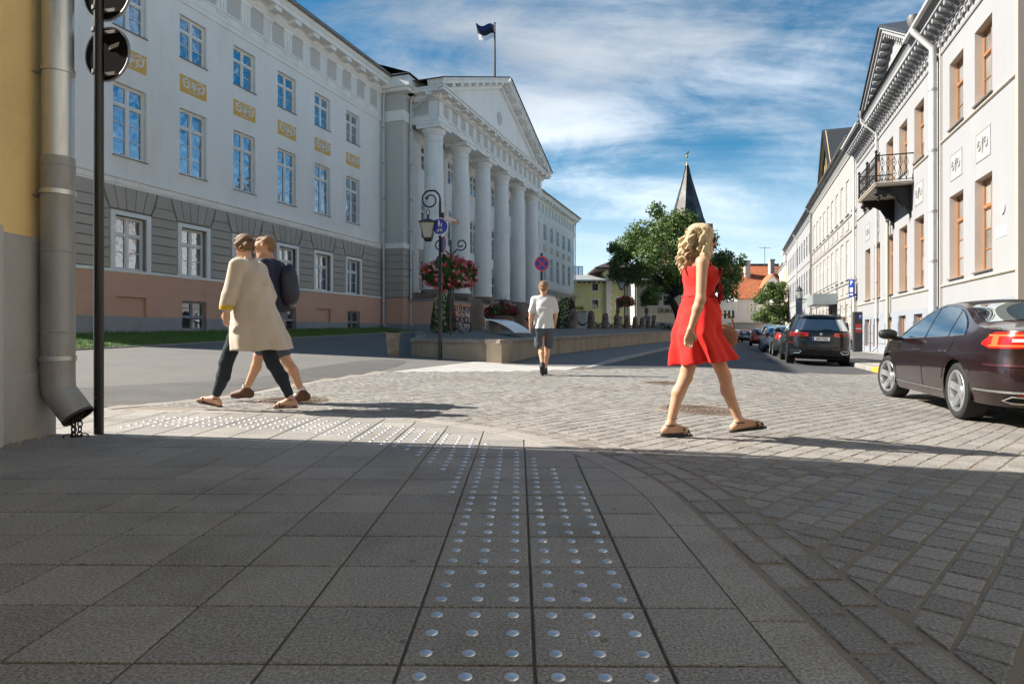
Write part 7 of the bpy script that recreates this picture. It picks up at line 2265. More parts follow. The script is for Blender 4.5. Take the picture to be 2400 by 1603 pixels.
        for axis in range(3):
            sl0 = [slice(1, -1)] * 3; sl0[axis] = slice(0, -1); sl1 = [slice(1, -1)] * 3; sl1[axis] = slice(1, None)
            n0, n1 = neg[tuple(sl0)], neg[tuple(sl1)]
            E = np.argwhere(n0 != n1)
            if not len(E): continue
            flip = n0[tuple(E.T)]
            base = E + 1; base[:, axis] -= 1
            o1, o2 = [(1, 2), (2, 0), (0, 1)][axis]
            def cell(d1, d2):
                q = base.copy(); q[:, o1] -= d1; q[:, o2] -= d2; return idx[tuple(q.T)]
            Q = np.stack([cell(1, 1), cell(0, 1), cell(0, 0), cell(1, 0)], 1)
            Q[~flip] = Q[~flip][:, ::-1]
            faces.append(Q[(Q >= 0).all(1)])
        F = np.concatenate(faces)
        me = bpy.data.meshes.new(name); me.from_pydata(P.tolist(), [], F.tolist())
        for p in me.polygons: p.use_smooth = True
        me.materials.append(m); return me


V3 = lambda *a: np.array(a, float)


def leg(f, hip, knee, ank, toe, s=1.0, foot=True):
    hip, knee, ank, toe = map(np.array, (hip, knee, ank, toe))
    f.cap(hip, knee, 0.083 * s, 0.052 * s, 0.03)
    calf = knee + (ank - knee) * 0.32 + np.array([-0.018, 0, 0]) * s
    f.cap(knee, calf, 0.050 * s, 0.052 * s, 0.02).cap(calf, ank, 0.051 * s, 0.031 * s, 0.02)
    if foot:
        fw = toe - ank; fw[2] = 0; fw = fw / max(np.linalg.norm(fw), 1e-6)
        heel = ank + np.array([-0.045 * fw[0], -0.045 * fw[1], -0.055 * s]); ball = ank + (toe - ank) * 0.72
        f.cap(ank, heel, 0.032 * s, 0.030 * s, 0.015).cap(heel, ball, 0.026 * s, 0.027 * s, 0.015).cap(ank, ball, 0.028 * s, 0.019 * s, 0.02)
        sd = np.array([-fw[1], fw[0], 0])
        for k in range(5):
            o = sd * (0.028 - 0.014 * k) * s; f.cap(ball + o, toe + o * 1.05 - fw * 0.010 * k, 0.013 * s, 0.009 * s, 0.008)


def arm(f, sh, el, wr, tip, s=1.0, side=1, curl=0.5):
    sh, el, wr, tip = map(lambda p: np.array(p, float), (sh, el, wr, tip))
    f.cap(sh, el, 0.046 * s, 0.037 * s, 0.025); mid = el + (wr - el) * 0.3
    f.cap(el, mid, 0.038 * s, 0.038 * s, 0.02).cap(mid, wr, 0.038 * s, 0.024 * s, 0.02)
    d = tip - wr; L_ = np.linalg.norm(d); d /= L_
    fw = np.array([1.0, 0, 0]); fw = fw - d * fw.dot(d); fw /= np.linalg.norm(fw); nr = np.cross(d, fw) * side
    kn = wr + d * L_ * 0.5
    for k in range(4):
        o = fw * (0.027 - 0.018 * k) * s
        f.cap(wr + o * 0.4, kn + o, 0.016 * s, 0.0125 * s, 0.012)
        ln = (0.46, 0.52, 0.48, 0.38)[k] * L_
        p1 = kn + o + (d * 0.9 - nr * 0.35 * curl) * ln * 0.55; p2 = p1 + (d * (1 - curl * 0.7) - nr * 0.8 * curl) * ln * 0.5
        f.cap(kn + o, p1, 0.0112 * s, 0.0095 * s, 0.006).cap(p1, p2, 0.0095 * s, 0.0078 * s, 0.005)
    th = wr + d * L_ * 0.16 + fw * 0.022 * s; t1 = th + (d * 0.6 + fw * 0.6 - nr * 0.2) * L_ * 0.24
    f.cap(th, t1, 0.0155 * s, 0.012 * s, 0.01).cap(t1, t1 + (d * 0.85 + fw * 0.12 - nr * 0.25) * L_ * 0.2, 0.0115 * s, 0.009 * s, 0.006)


def head(f, c, yaw=0.0, pitch=0.0, s=1.0, neck=None):
    c = np.array(c, float); cy, sy = math.cos(yaw), math.sin(yaw)
    def at_(x, y, z):
        x2 = x * math.cos(pitch) + z * math.sin(pitch); z2 = -x * math.sin(pitch) + z * math.cos(pitch)
        return c + s * np.array([x2 * cy - y * sy, x2 * sy + y * cy, z2])
    if neck is not None: f.cap(neck, at_(-0.025, 0, -0.07), 0.055 * s, 0.052 * s, 0.03)
    f.cap(at_(-0.028, 0, 0.035), at_(0.015, 0, 0.03), 0.082 * s, 0.078 * s, 0.02)
    f.cap(at_(0.03, 0, 0.0), at_(0.05, 0, -0.085), 0.060 * s, 0.036 * s, 0.03)
    for e in (-1, 1):
        f.cap(at_(-0.005, e * 0.045, -0.05), at_(0.05, e * 0.018, -0.09), 0.03 * s, 0.024 * s, 0.03)
        f.cap(at_(-0.012, e * 0.080, -0.018), at_(-0.02, e * 0.084, 0.022), 0.011 * s, 0.014 * s, 0.008)
        f.cap(at_(0.078, e * 0.018, 0.022), at_(0.07, e * 0.05, 0.022), 0.014 * s, 0.012 * s, 0.012)
    f.cap(at_(0.088, 0, 0.012), at_(0.108, 0, -0.026), 0.010 * s, 0.013 * s, 0.012)
    f.cap(at_(0.084, -0.014, -0.055), at_(0.084, 0.014, -0.055), 0.010 * s, 0.010 * s, 0.01).cap(at_(0.080, -0.012, -0.068), at_(0.080, 0.012, -0.068), 0.010 * s, 0.010 * s, 0.01)
    f.cap(at_(0.072, 0, -0.098), at_(0.074, 0, -0.098), 0.020 * s, 0.020 * s, 0.015)
    return at_


def eyes(at_, parent, s=1.0):
    for e in (-1, 1):
        mb = MB(); c = at_(0.078, e * 0.031, 0.008); r_ = 0.011 * s
        mb.lathe([(0.0001, -r_)] + [(r_ * math.sin(PI * j / 6), -r_ * math.cos(PI * j / 6)) for j in range(1, 6)] + [(0.0001, r_)], 10, tuple(c)); mb.build('eye', mat('eye', (0.05, 0.035, 0.03), 0.2, 0), parent, smooth=True)


def skin(name, c): return mat(name, c, 0.5, 0.10, 14, 0.0006, 120, spec=0.4, fine=0.06, fscale=90)


M_SKIN1 = skin('tanned_skin', (0.58, 0.335, 0.215)); M_SKIN2 = skin('fair_skin', (0.62, 0.37, 0.26))
M_RED = mat('red_dress_cloth', (0.72, 0.016, 0.010), 0.85, 0.06, 5, 0.001, 200, sheen=0.1)
M_LACE = mat('dark_red_lace', (0.30, 0.008, 0.012), 0.85, 0.3, 60, 0.004, 120)
M_BLOND = mat('blond_hair', (0.74, 0.58, 0.36), 0.5, 0.22, 10, 0.006, 60, stretch=(30, 30, 4))
M_BROWNH = mat('brown_hair', (0.19, 0.10, 0.05), 0.55, 0.25, 10, 0.004, 60, stretch=(25, 25, 6))
M_LBROWN = mat('light_brown_hair', (0.26, 0.15, 0.07), 0.6, 0.25, 10, 0.004, 80, stretch=(25, 25, 8))
M_LEATHER = mat('tan_leather', (0.22, 0.09, 0.035), 0.6, 0.15, 8)
M_SANDAL = mat('black_sandal', (0.015, 0.013, 0.012), 0.6, 0.1)
M_COAT = mat('beige_trench_cloth', (0.58, 0.49, 0.40), 0.85, 0.06, 4, 0.002, 160, sheen=0.2)
M_NAVY = mat('navy_cloth', (0.012, 0.014, 0.038), 0.8, 0.12, 5, 0.002, 120)
M_JEAN = mat('dark_jeans', (0.012, 0.020, 0.032), 0.85, 0.15, 6, 0.001, 200)
M_TEE = mat('white_cotton', (0.62, 0.63, 0.66), 0.85, 0.03, 5, 0.002, 60)
M_SHORT = mat('blue_grey_shorts', (0.065, 0.085, 0.115), 0.85, 0.1, 6, 0.002, 90)
M_YELC = mat('yellow_lining', (0.60, 0.42, 0.03), 0.8, 0.05)
M_SHOE = mat('brown_shoe', (0.10, 0.045, 0.022), 0.6, 0.15, 8)


def strands(parent, gen, n, r_, m, wave=.018):
    mb = MB()
    for _ in range(n):
        p, d, ln = gen(); ph = random.uniform(0, 6); k = 9
        mb.tube([tuple(p + d * ln * (i / k) + Vector((math.sin(i * .9 + ph), math.cos(i * .8 + ph * 2), .2 * math.sin(i + ph))) * wave * (i / k) ** .6) for i in range(k + 1)], [r_ * (1.2 - i / k) for i in range(k + 1)], 3, caps=False)
    mb.build('hair_strands', m, parent, smooth=True, fix=False)


def sole(parent, ank, toe, m, s=1.0, straps=True, low=True):
    """sandal: sole plate plus straps over the foot"""
    ank, toe = Vector(ank), Vector(toe); fw = (toe - ank); fl = Vector((fw.x, fw.y, 0)).normalized(); sd = Vector((-fl.y, fl.x, 0))
    h0 = ank - fl * 0.075 * s - Vector((0, 0, 0.083 * s)); t0 = toe + fl * 0.012 - Vector((0, 0, 0.012))
    mb = MB(); out = []
    for t, w_ in ((0, .018), (.05, .03), (.25, .031), (.5, .034), (.75, .044), (.9, .036), (1, .014)):
        c = h0.lerp(t0, t); out.append((c + sd * w_ * s, c - sd * w_ * s))
    loop = [a for a, b in out] + [b for a, b in out[::-1]]
    n = len(loop); mb.add([tuple(p) for p in loop] + [tuple(p - Vector((0, 0, 0.014))) for p in loop], [tuple(range(n)), tuple(range(n, 2 * n))[::-1]] + [(i, (i + 1) % n, n + (i + 1) % n, n + i) for i in range(n)])
    o = mb.build('sandal', m, parent)
    if straps:
        mb = MB()
        for t, hgt in ((0.72, 0.048), (0.86, 0.035)):
            c = h0.lerp(t0, t); mb.tube([tuple(c + sd * 0.044 * s), tuple(c + sd * .03 * s + Vector((0, 0, hgt))), tuple(c - sd * .03 * s + Vector((0, 0, hgt))), tuple(c - sd * 0.044 * s)], 0.006, 5)
        c = ank + Vector((0, 0, -0.01)); a = h0.lerp(t0, 0.7) + Vector((0, 0, 0.045))
        mb.tube([tuple(c + (fl * math.cos(q) + sd * math.sin(q)) * 0.042 * s) for q in [2 * PI * i / 12 for i in range(12)]], 0.005, 5, closed=True)
        mb.tube([tuple(a), tuple(c + fl * .045 * s)], 0.005, 5); mb.build('strap', m, o)


def shoe(parent, ank, toe, m, s=1.0, msole=None, name='shoe'):
    ank, toe = np.array(ank, float), np.array(toe, float); fw = toe - ank; fw[2] = 0; fw /= np.linalg.norm(fw)
    lo = np.minimum(ank, toe) - 0.16; hi = np.maximum(ank, toe) + 0.16
    f = Field(lo, hi, 0.007); heel = ank - fw * 0.05 - V3(0, 0, 0.05)
    f.cap(ank, heel, 0.044 * s, 0.046 * s, 0.02).cap(heel, toe - fw * 0.03, 0.045 * s, 0.045 * s, 0.02).cap(ank, toe - fw * 0.08, 0.042 * s, 0.036 * s, 0.03)
    o = link(name, f.mesh(name, m), parent)
    return o


# ---- woman in red, walking to the right
def woman_red():
    t_ = thing('person', 'blond woman in a short red dress and black sandals walking right', 'person', (1.50, 5.10, g(1.50, 5.1) + 0.012), R(-3))
    bl = dict(hip=(-.02, -.075, .90), knee=(-.125, -.075, .46), ank=(-.245, -.075, .096), toe=(-.085, -.085, .028))
    fl = dict(hip=(.03, .075, .90), knee=(.22, .07, .46), ank=(.335, .07, .105), toe=(.535, .06, .075))
    f = Field((-.42, -.35, -.02), (.65, .38, 1.72), 0.0085)
    leg(f, **bl, s=0.98); leg(f, **fl, s=0.98)
    f.ell((0, 0, .93), (.125, .165, .13), 0.05).ell((-.005, 0, 1.10), (.092, .125, .12), 0.06).ell((0, 0, 1.25), (.105, .155, .13), 0.06)
    f.cap((-.015, -.15, 1.365), (-.015, .15, 1.365), 0.05, 0.05, 0.04)
    arm(f, (-.02, -.178, 1.35), (-.045, -.225, 1.07), (-.12, -.225, .84), (-.145, -.215, .685), 0.98, -1, 0.75)
    arm(f, (-.01, .178, 1.35), (.03, .22, 1.07), (.15, .23, .90), (.22, .23, .77), 0.95, 1, 0.8)
    h = head(f, (.018, 0, 1.545), 0.0, 0.03, 1.0, (-.012, 0, 1.38))
    b = link('body', f.mesh('body', M_SKIN1), t_)
    eyes(h, t_)
    f = Field((-.45, -.45, .45), (.5, .45, 1.45), 0.0095)
    f.skirt([(1.10, -.005, 0, .128, .142), (.98, 0, 0, .165, .175), (.80, -.025, 0, .19, .20), (.585, .05, 0, .268, .235)], 8, 0.10, 0.02, 0.4, 0.11)
    f.skirt([(1.335, .0, 0, .125, .165), (1.25, .005, 0, .135, .165), (1.17, .0, 0, .118, .145), (1.06, -.005, 0, .122, .138)], 3, 0.0, 0.03)
    f.ell((.075, -.075, 1.245), (.062, .062, .06), 0.04).ell((.075, .075, 1.245), (.062, .062, .06), 0.04)
    f.ripple(0.005, 24, 28, 15)
    link('dress', f.mesh('dress', M_RED), t_)
    mb = MB(); mb.tube([(-.005 + .128 * math.cos(a), .142 * math.sin(a), 1.10) for a in [2 * PI * i / 24 for i in range(24)]], 0.012, 6, closed=True); mb.build('waistband', M_LACE, t_, smooth=True)
    mb = MB()
    for sd in (-1, 1): mb.tube([(.09, sd * .08, 1.30), (.045, sd * .075, 1.385), (-.05, sd * .05, 1.41)], 0.016, 6)
    mb.build('halter_strap', M_RED, t_, smooth=True)
    f = Field((-.03, -.28, 1.0), (.3, .1, 1.4), 0.009)
    for k in range(60):
        z = 1.06 + 0.26 * random.random(); y = random.uniform(-.15, .02); x = .10 + 0.045 * (1 - (abs(y + .06) / .12) ** 2) + random.uniform(-.01, .01)
        f.cap((x, y, z), (x + random.uniform(-.01, .018), y + random.uniform(-.02, .02), z - random.uniform(.02, .05)), .009, .005, 0.006)
    link('lace_front', f.mesh('lace_front', M_LACE), t_)
    # hair: wavy locks from the crown to below the shoulders
    f = Field((-.30, -.25, 1.15), (.18, .25, 1.72), 0.008)
    f.cap(h(-.035, 0, .05), h(.0, 0, .055), .096, .092, .02)
    for k in range(70):
        a = random.uniform(1.0, 2 * PI - 1.0); r0 = 0.09
        p = np.array([math.cos(a) * r0, math.sin(a) * r0, random.uniform(-.02, .09)]) + np.array(h(-.025, 0, 0)) ; ln = random.uniform(.12, .24)
        dirx = -0.035 - 0.05 * random.random() if abs(a - PI) < 1.3 else 0.0
        n_ = 6; wv = random.uniform(0, 6); prev = p
        for i in range(1, n_ + 1):
            t = i / n_; q = p + np.array([dirx * t + 0.024 * math.sin(9 * t + wv), math.sin(a) * 0.06 * t + 0.02 * math.cos(7 * t + wv), -ln * t])
            f.cap(prev, q, 0.016 * (1 - .35 * t), 0.014 * (1 - .5 * t), 0.006); prev = q
    hr = link('hair', f.mesh('hair', M_BLOND), t_)
    strands(hr, lambda: (lambda a: (Vector(h(-.025 + .1 * math.cos(a), .1 * math.sin(a), random.uniform(-.04, .10))), Vector((-.03 - .05 * random.random(), .06 * math.sin(a), -1)), random.uniform(.10, .25)))(random.uniform(.9, 2 * PI - .9)), 900, .0022, M_BLOND, .024)
    mb = MB()
    for sd in (-1, 1):
        mb.lathe([(0.0, .006), (.024, .006), (.024, -.002), (0, -.002)], 14, tuple(h(.088, sd * .032, .01)), 'x'); mb.tube([tuple(h(.088, sd * .052, .014)), tuple(h(-.01, sd * .086, .018))], 0.0035, 5)
    mb.tube([tuple(h(.092, -.012, .012)), tuple(h(.092, .012, .012))], 0.003, 5); mb.build('sunglasses', M_SANDAL, t_)
    sole(t_, bl['ank'], bl['toe'], M_SANDAL); sole(t_, fl['ank'], fl['toe'], M_SANDAL)
    mb = MB(); mb.tube([(bl['ank'][0] + .02 + .036 * math.cos(a), bl['ank'][1] + .036 * math.sin(a), .135) for a in [2 * PI * i / 14 for i in range(14)]], 0.003, 4, closed=True); mb.build('anklet', M_LEATHER, t_)
    bg_ = thing('shoulder_bag', 'small brown leather bag held by the woman in red', 'bag', (1.50 + .28, 5.10 + .26, g(1.50, 5.1) + .69), R(-3))
    f = Field((-.16, -.1, -.05), (.16, .1, .3), 0.009); f.ell((0, 0, .10), (.12, .045, .11), .02); link('bag_body', f.mesh('bag_body', M_LEATHER), bg_)
    mb = MB(); mb.tube([(-.09, 0, .17), (-.06, -.01, .27), (0.0, -.03, .30), (.06, -.01, .27), (.09, 0, .17)], 0.008, 6); mb.build('bag_strap', M_LEATHER, bg_, smooth=True)


woman_red()


# ---- woman in a beige trench coat, walking left and a little away
def woman_coat():
    X0, Y0 = -2.78, 6.75
    t_ = thing('person', 'woman in a long beige trench coat walking left, hair pinned up', 'person', (X0, Y0, g(X0, Y0) + 0.008), R(170))
    fl = dict(hip=(.03, .08, .93), knee=(.22, .08, .50), ank=(.345, .08, .125), toe=(.545, .08, .105))
    bl = dict(hip=(-.05, -.08, .93), knee=(-.22, -.08, .49), ank=(-.43, -.08, .115), toe=(-.245, -.08, .03))
    f = Field((-.6, -.4, -.02), (.7, .42, 1.92), 0.009)
    leg(f, **fl); leg(f, **bl); f.ell((0, 0, 1.0), (.13, .17, .14), .05).ell((0, 0, 1.3), (.12, .17, .25), .05)
    arm(f, (.03, .20, 1.50), (.06, .27, 1.20), (.08, .285, 1.03), (.085, .28, .86), 1.0, -1, 0.55)
    arm(f, (.03, -.20, 1.50), (-.08, -.26, 1.22), (-.02, -.27, 1.02), (.02, -.27, .87), 1.0, 1, 0.55)
    h = head(f, (.075, -.01, 1.72), R(-38), 0.12, 1.03, (.03, 0, 1.55))
    link('body', f.mesh('body', M_SKIN2), t_); eyes(h, t_)
    f = Field((-.66, -.48, .5), (.42, .48, 1.66), 0.0105)
    f.skirt([(1.30, -.02, 0, .175, .215), (1.15, -.035, 0, .20, .22), (.95, -.07, 0, .255, .25), (.63, -.13, 0, .335, .285)], 5, 0.055, 0.02, 1.1, -0.03)
    f.ell((-.01, 0, 1.34), (.175, .225, .22), .06).cap((0.0, -.175, 1.50), (0.0, .175, 1.50), .072, .072, .06)
    f.cap((.02, .20, 1.50), (.055, .27, 1.20), .078, .066, .035).cap((.055, .27, 1.20), (.075, .283, 1.08), .066, .062, .02)
    f.cap((.02, -.20, 1.50), (-.08, -.26, 1.22), .078, .066, .035).cap((-.08, -.26, 1.22), (-.03, -.27, 1.08), .066, .062, .02)
    for k in range(9):
        a = 2 * PI * k / 9; f.cap((.03 + .075 * math.cos(a), .085 * math.sin(a), 1.555), (.035 + .085 * math.cos(a), .095 * math.sin(a), 1.60), .022, .014, .02)
    f.ripple(0.008, 14, 18, 11)
    link('trench_coat', f.mesh('trench_coat', M_COAT), t_)
    for sd, x in ((1, .078), (-1, -.03)):
        mb = MB(); mb.lathe([(.058, 1.045), (.068, 1.05), (.070, 1.085), (.06, 1.09)], 18, (x, sd * .283, 0)); mb.build('yellow_cuff', M_YELC, t_, smooth=True)
    f = Field((-.55, -.25, .1), (.5, .25, 1.1), 0.0095)
    for l_ in (fl, bl):
        H, K, A = (np.array(l_[k]) for k in ('hip', 'knee', 'ank')); f.cap(H, K, .098, .070, .03).cap(K, K + (A - K) * .4 + V3(-.018, 0, 0), .070, .068, .02).cap(K + (A - K) * .4 + V3(-.018, 0, 0), K + (A - K) * .86, .068, .048, .02)
    f.ripple(0.003, 25, 25, 30); link('trousers', f.mesh('trousers', M_JEAN), t_)
    f = Field((-.15, -.25, 1.55), (.35, .22, 1.92), 0.0075)
    f.cap(h(-.035, 0, .045), h(.005, 0, .05), .094, .090, .02)
    for k in range(30):
        a = random.uniform(.9, 2 * PI - .9); p = np.array(h(-.02 + .085 * math.cos(a), .085 * math.sin(a), random.uniform(-.03, .07))); q = np.array(h(-.105, 0, -.005)) + rng.normal(size=3) * .014; f.cap(p, q, .016, .014, .01)
    f.ell(h(-.115, 0, -.005), (.05, .05, .045), .015).ripple(.002, 60, 60, 70); hr = link('hair', f.mesh('hair', M_BROWNH), t_)
    strands(hr, lambda: (lambda a: (Vector(h(-.02 + .095 * math.cos(a), .095 * math.sin(a), random.uniform(-.06, .10))), Vector((-.6, -.5 * math.sin(a), random.uniform(-.5, .1))), random.uniform(.04, .10)))(random.uniform(.7, 2 * PI - .7)), 260, .0014, M_BROWNH, .008)
    for l_ in (fl, bl): sole(t_, l_['ank'], l_['toe'], M_SHOE)


woman_coat()


# ---- man in navy jacket and shorts beyond her
def man_navy():
    X0, Y0 = -2.84, 7.45
    t_ = thing('person', 'man in a navy jacket and shorts walking left beyond the trench coat', 'person', (X0, Y0, g(X0, Y0) + 0.008), R(176))
    fl = dict(hip=(.0, -.09, .93), knee=(.17, -.09, .53), ank=(.325, -.09, .135), toe=(.50, -.09, .075))
    bl = dict(hip=(-.08, .09, .93), knee=(-.24, .09, .50), ank=(-.43, .09, .125), toe=(-.27, .09, .04))
    f = Field((-.6, -.42, -.02), (.65, .42, 1.98), 0.010)
    leg(f, **fl, s=1.12); leg(f, **bl, s=1.12); f.ell((-.05, 0, 1.02), (.14, .18, .16), .05).ell((-.06, 0, 1.35), (.14, .2, .25), .05)
    arm(f, (-.03, -.22, 1.58), (-.02, -.29, 1.26), (.12, -.29, 1.08), (.22, -.27, .98), 1.1, 1, 0.6)
    arm(f, (-.05, .22, 1.58), (-.14, .29, 1.27), (-.08, .31, 1.03), (-.03, .30, .88), 1.1, -1, 0.6)
    h = head(f, (.06, .0, 1.795), R(4), 0.18, 1.08, (-.02, 0, 1.62)); link('body', f.mesh('body', M_SKIN1), t_); eyes(h, t_)
    f = Field((-.4, -.42, .98), (.3, .42, 1.72), 0.0105)
    f.ell((-.06, 0, 1.36), (.17, .225, .30), .06).cap((-.04, -.19, 1.585), (-.04, .19, 1.585), .07, .07, .06).skirt([(1.3, -.06, 0, .17, .22), (1.06, -.06, 0, .18, .215)], 4, .03, .04)
    f.cap((-.05, .22, 1.58), (-.14, .29, 1.27), .078, .066, .03).cap((-.14, .29, 1.27), (-.09, .31, 1.08), .066, .055, .02).cap((-.03, -.22, 1.58), (-.02, -.29, 1.26), .078, .066, .03).cap((-.02, -.29, 1.26), (.09, -.29, 1.11), .066, .055, .02)
    f.ripple(.005, 16, 16, 13); link('jacket', f.mesh('jacket', M_NAVY), t_)
    f = Field((-.5, -.3, .98), (-.1, .3, 1.7), 0.012); f.ell((-.235, 0, 1.36), (.095, .165, .25), .03).ell((-.285, 0, 1.26), (.06, .12, .13), .03).ripple(.004, 14, 14, 18); link('backpack', f.mesh('backpack', mat('navy_nylon', (0.010, 0.011, 0.028), 0.6, 0.1)), t_)
    f = Field((-.4, -.32, .48), (.35, .32, 1.15), 0.0105)
    for l_ in (fl, bl):
        H, K = np.array(l_['hip']), np.array(l_['knee']); f.cap(H + V3(0, 0, .05), H + (K - H) * .75, .115, .10, .04)
    f.ell((-.04, 0, 1.02), (.16, .195, .12), .04).ripple(.004, 18, 18, 20); link('shorts', f.mesh('shorts', M_SHORT), t_)
    f = Field((-.15, -.2, 1.72), (.3, .2, 2.0), 0.008); f.cap(h(-.04, 0, .05), h(.015, 0, .062), .086, .072, .02); f.cap(h(-.07, 0, 0), h(-.06, 0, .03), .062, .07, .02).ripple(.003, 60, 60, 60); hr = link('hair', f.mesh('hair', M_LBROWN), t_)
    strands(hr, lambda: (lambda a: (Vector(h(-.02 + .09 * math.cos(a), .085 * math.sin(a), random.uniform(.0, .13))), Vector((-.3, .2 * math.sin(a), random.uniform(-.4, .6))), random.uniform(.02, .045)))(random.uniform(.4, 2 * PI - .4)), 260, .0016, M_LBROWN, .005)
    for l_ in (fl, bl):
        shoe(t_, l_['ank'], l_['toe'], M_SHOE, 1.0)
        mb = MB(); A = l_['ank']; mb.lathe([(.040, .0), (.043, .02), (.041, .06)], 14, (A[0], A[1], A[2])); mb.build('sock', M_TEE, t_, smooth=True)


man_navy()


# ---- man in a white T-shirt walking away
def man_tee():
    X0, Y0 = 0.62, 12.45
    t_ = thing('person', 'man in a white T-shirt and blue grey shorts walking away up the crossing', 'person', (X0, Y0, g(X0, Y0) + .01), R(88))
    bl = dict(hip=(.0, .085, .92), knee=(.03, .05, .52), ank=(-.16, .03, .215), toe=(-.07, .02, .04))
    fl = dict(hip=(.02, -.085, .92), knee=(.16, -.07, .50), ank=(.22, -.03, .10), toe=(.40, -.04, .03))
    f = Field((-.35, -.4, -.02), (.5, .4, 1.9), 0.0105)
    leg(f, **bl, s=1.08); leg(f, **fl, s=1.08); f.ell((0, 0, 1.0), (.13, .17, .16), .05).ell((0, 0, 1.32), (.12, .19, .24), .05)
    arm(f, (0, .205, 1.48), (-.06, .245, 1.18), (-.02, .265, .95), (0, .265, .78), 1.06, -1, 0.6); arm(f, (0, -.205, 1.48), (.02, -.235, 1.20), (.12, -.225, 1.02), (.19, -.215, .90), 1.06, 1, 0.6)
    h = head(f, (.02, .005, 1.70), R(-3), .03, 1.06, (-.01, 0, 1.52)); link('body', f.mesh('body', M_SKIN1), t_); eyes(h, t_)
    f = Field((-.3, -.4, .85), (.3, .4, 1.65), 0.010)
    f.ell((0, 0, 1.31), (.14, .195, .25), .05).cap((-.005, -.14, 1.495), (-.005, .14, 1.495), .052, .052, .05).skirt([(1.3, 0, 0, .145, .19), (1.1, 0, 0, .15, .182), (.91, .0, 0, .165, .20)], 6, .035, .04)
    f.cap((0, .19, 1.475), (-.05, .238, 1.25), .062, .066, .03).cap((0, -.19, 1.475), (.015, -.232, 1.26), .062, .066, .03).ripple(.005, 16, 19, 12)
    link('t_shirt', f.mesh('t_shirt', M_TEE), t_)
    f = Field((-.3, -.32, .5), (.35, .32, 1.1), 0.010)
    for l_ in (fl, bl):
        H, K = np.array(l_['hip']), np.array(l_['knee']); sy_ = 1 if H[1] > 0 else -1; f.cap(H, (H[0] + (K[0] - H[0]) * .85, sy_ * .098, .59), .10, .088, .004)
    f.ell((0, 0, .95), (.148, .185, .12), .04).ripple(.004, 18, 18, 20); link('shorts', f.mesh('shorts', M_SHORT), t_)
    f = Field((-.15, -.2, 1.6), (.2, .2, 1.9), 0.008); f.cap(h(-.035, 0, .05), h(.015, 0, .062), .088, .078, .02).cap(h(-.07, 0, -.01), h(-.06, 0, .03), .064, .074, .02).ripple(.003, 60, 60, 60); hr = link('hair', f.mesh('hair', M_LBROWN), t_)
    strands(hr, lambda: (lambda a: (Vector(h(-.02 + .09 * math.cos(a), .085 * math.sin(a), random.uniform(.0, .13))), Vector((-.3, .2 * math.sin(a), random.uniform(-.4, .6))), random.uniform(.02, .045)))(random.uniform(.4, 2 * PI - .4)), 260, .0016, M_LBROWN, .005)
    dk = mat('dark_trainer', (.02, .02, .025), .7, .1)
    for l_ in (fl, bl): shoe(t_, l_['ank'], l_['toe'], dk, 1.0)


man_tee()


def bystander():
    X0, Y0 = W(34.0, 4.95)
    t_ = thing('person', 'person in dark clothes half hidden between the black SUV and parking machine', 'person', (X0, Y0, gs(34.0, 4.95) + .125), R(200))
    f = Field((-.3, -.35, -.02), (.35, .35, 1.85), 0.013)
    a = dict(hip=(0, .08, .9), knee=(.03, .08, .48), ank=(0, .08, .1), toe=(.15, .09, .03)); b = dict(hip=(0, -.08, .9), knee=(.05, -.08, .48), ank=(-.02, -.08, .1), toe=(.13, -.09, .03))
    leg(f, **a); leg(f, **b); f.ell((0, 0, 1.0), (.12, .16, .15), .05); arm(f, (0, .19, 1.42), (-.03, .23, 1.14), (.1, .2, .98), (.2, .15, .98), 1, -1); arm(f, (0, -.19, 1.42), (-.03, -.23, 1.14), (.1, -.2, .98), (.2, -.15, .98), 1, 1)
    h = head(f, (.03, 0, 1.62), 0, .15, 1, (0, 0, 1.46)); link('body', f.mesh('body', M_SKIN2), t_)
    f = Field((-.3, -.35, .1), (.3, .35, 1.55), 0.013); f.ell((0, 0, 1.25), (.14, .19, .25), .05).cap((0, -.16, 1.43), (0, .16, 1.43), .06, .06, .05).cap((0, .19, 1.42), (-.03, .23, 1.14), .065, .055, .03).cap((0, -.19, 1.42), (-.03, -.23, 1.14), .065, .055, .03)
    for l_ in (a, b): f.cap(l_['hip'], l_['knee'], .105, .075, .03).cap(l_['knee'], np.array(l_['ank']) + V3(0, 0, .05), .075, .06, .02)
    link('dark_clothes', f.mesh('dark_clothes', M_NAVY), t_)
    f = Field((-.2, -.2, 1.5), (.2, .2, 1.85), 0.011); f.cap(h(-.035, 0, .05), h(.0, 0, .055), .092, .086, .02).cap(h(-.07, 0, -.05), h(-.06, 0, .03), .05, .07, .02); link('hair', f.mesh('hair', M_BROWNH), t_)
    for l_ in (a, b): shoe(t_, l_['ank'], l_['toe'], M_SANDAL, 1.0)


bystander()
# ------------------------------------------------------------------ street furniture
M_LGLASS = mat('opal_lamp_glass', (0.30, 0.34, 0.31), 0.25, 0.04, 3, coat=0.5)
M_SBLUE = mat('sign_blue', (0.008, 0.045, 0.33), 0.35, 0.02); M_SRED = mat('sign_red', (0.62, 0.03, 0.03), 0.35, 0.02)
M_SWHITE = mat('sign_white', (0.80, 0.80, 0.80), 0.4, 0.02); M_SBROWN = mat('sign_brown', (0.34, 0.15, 0.09), 0.45, 0.05, 8)


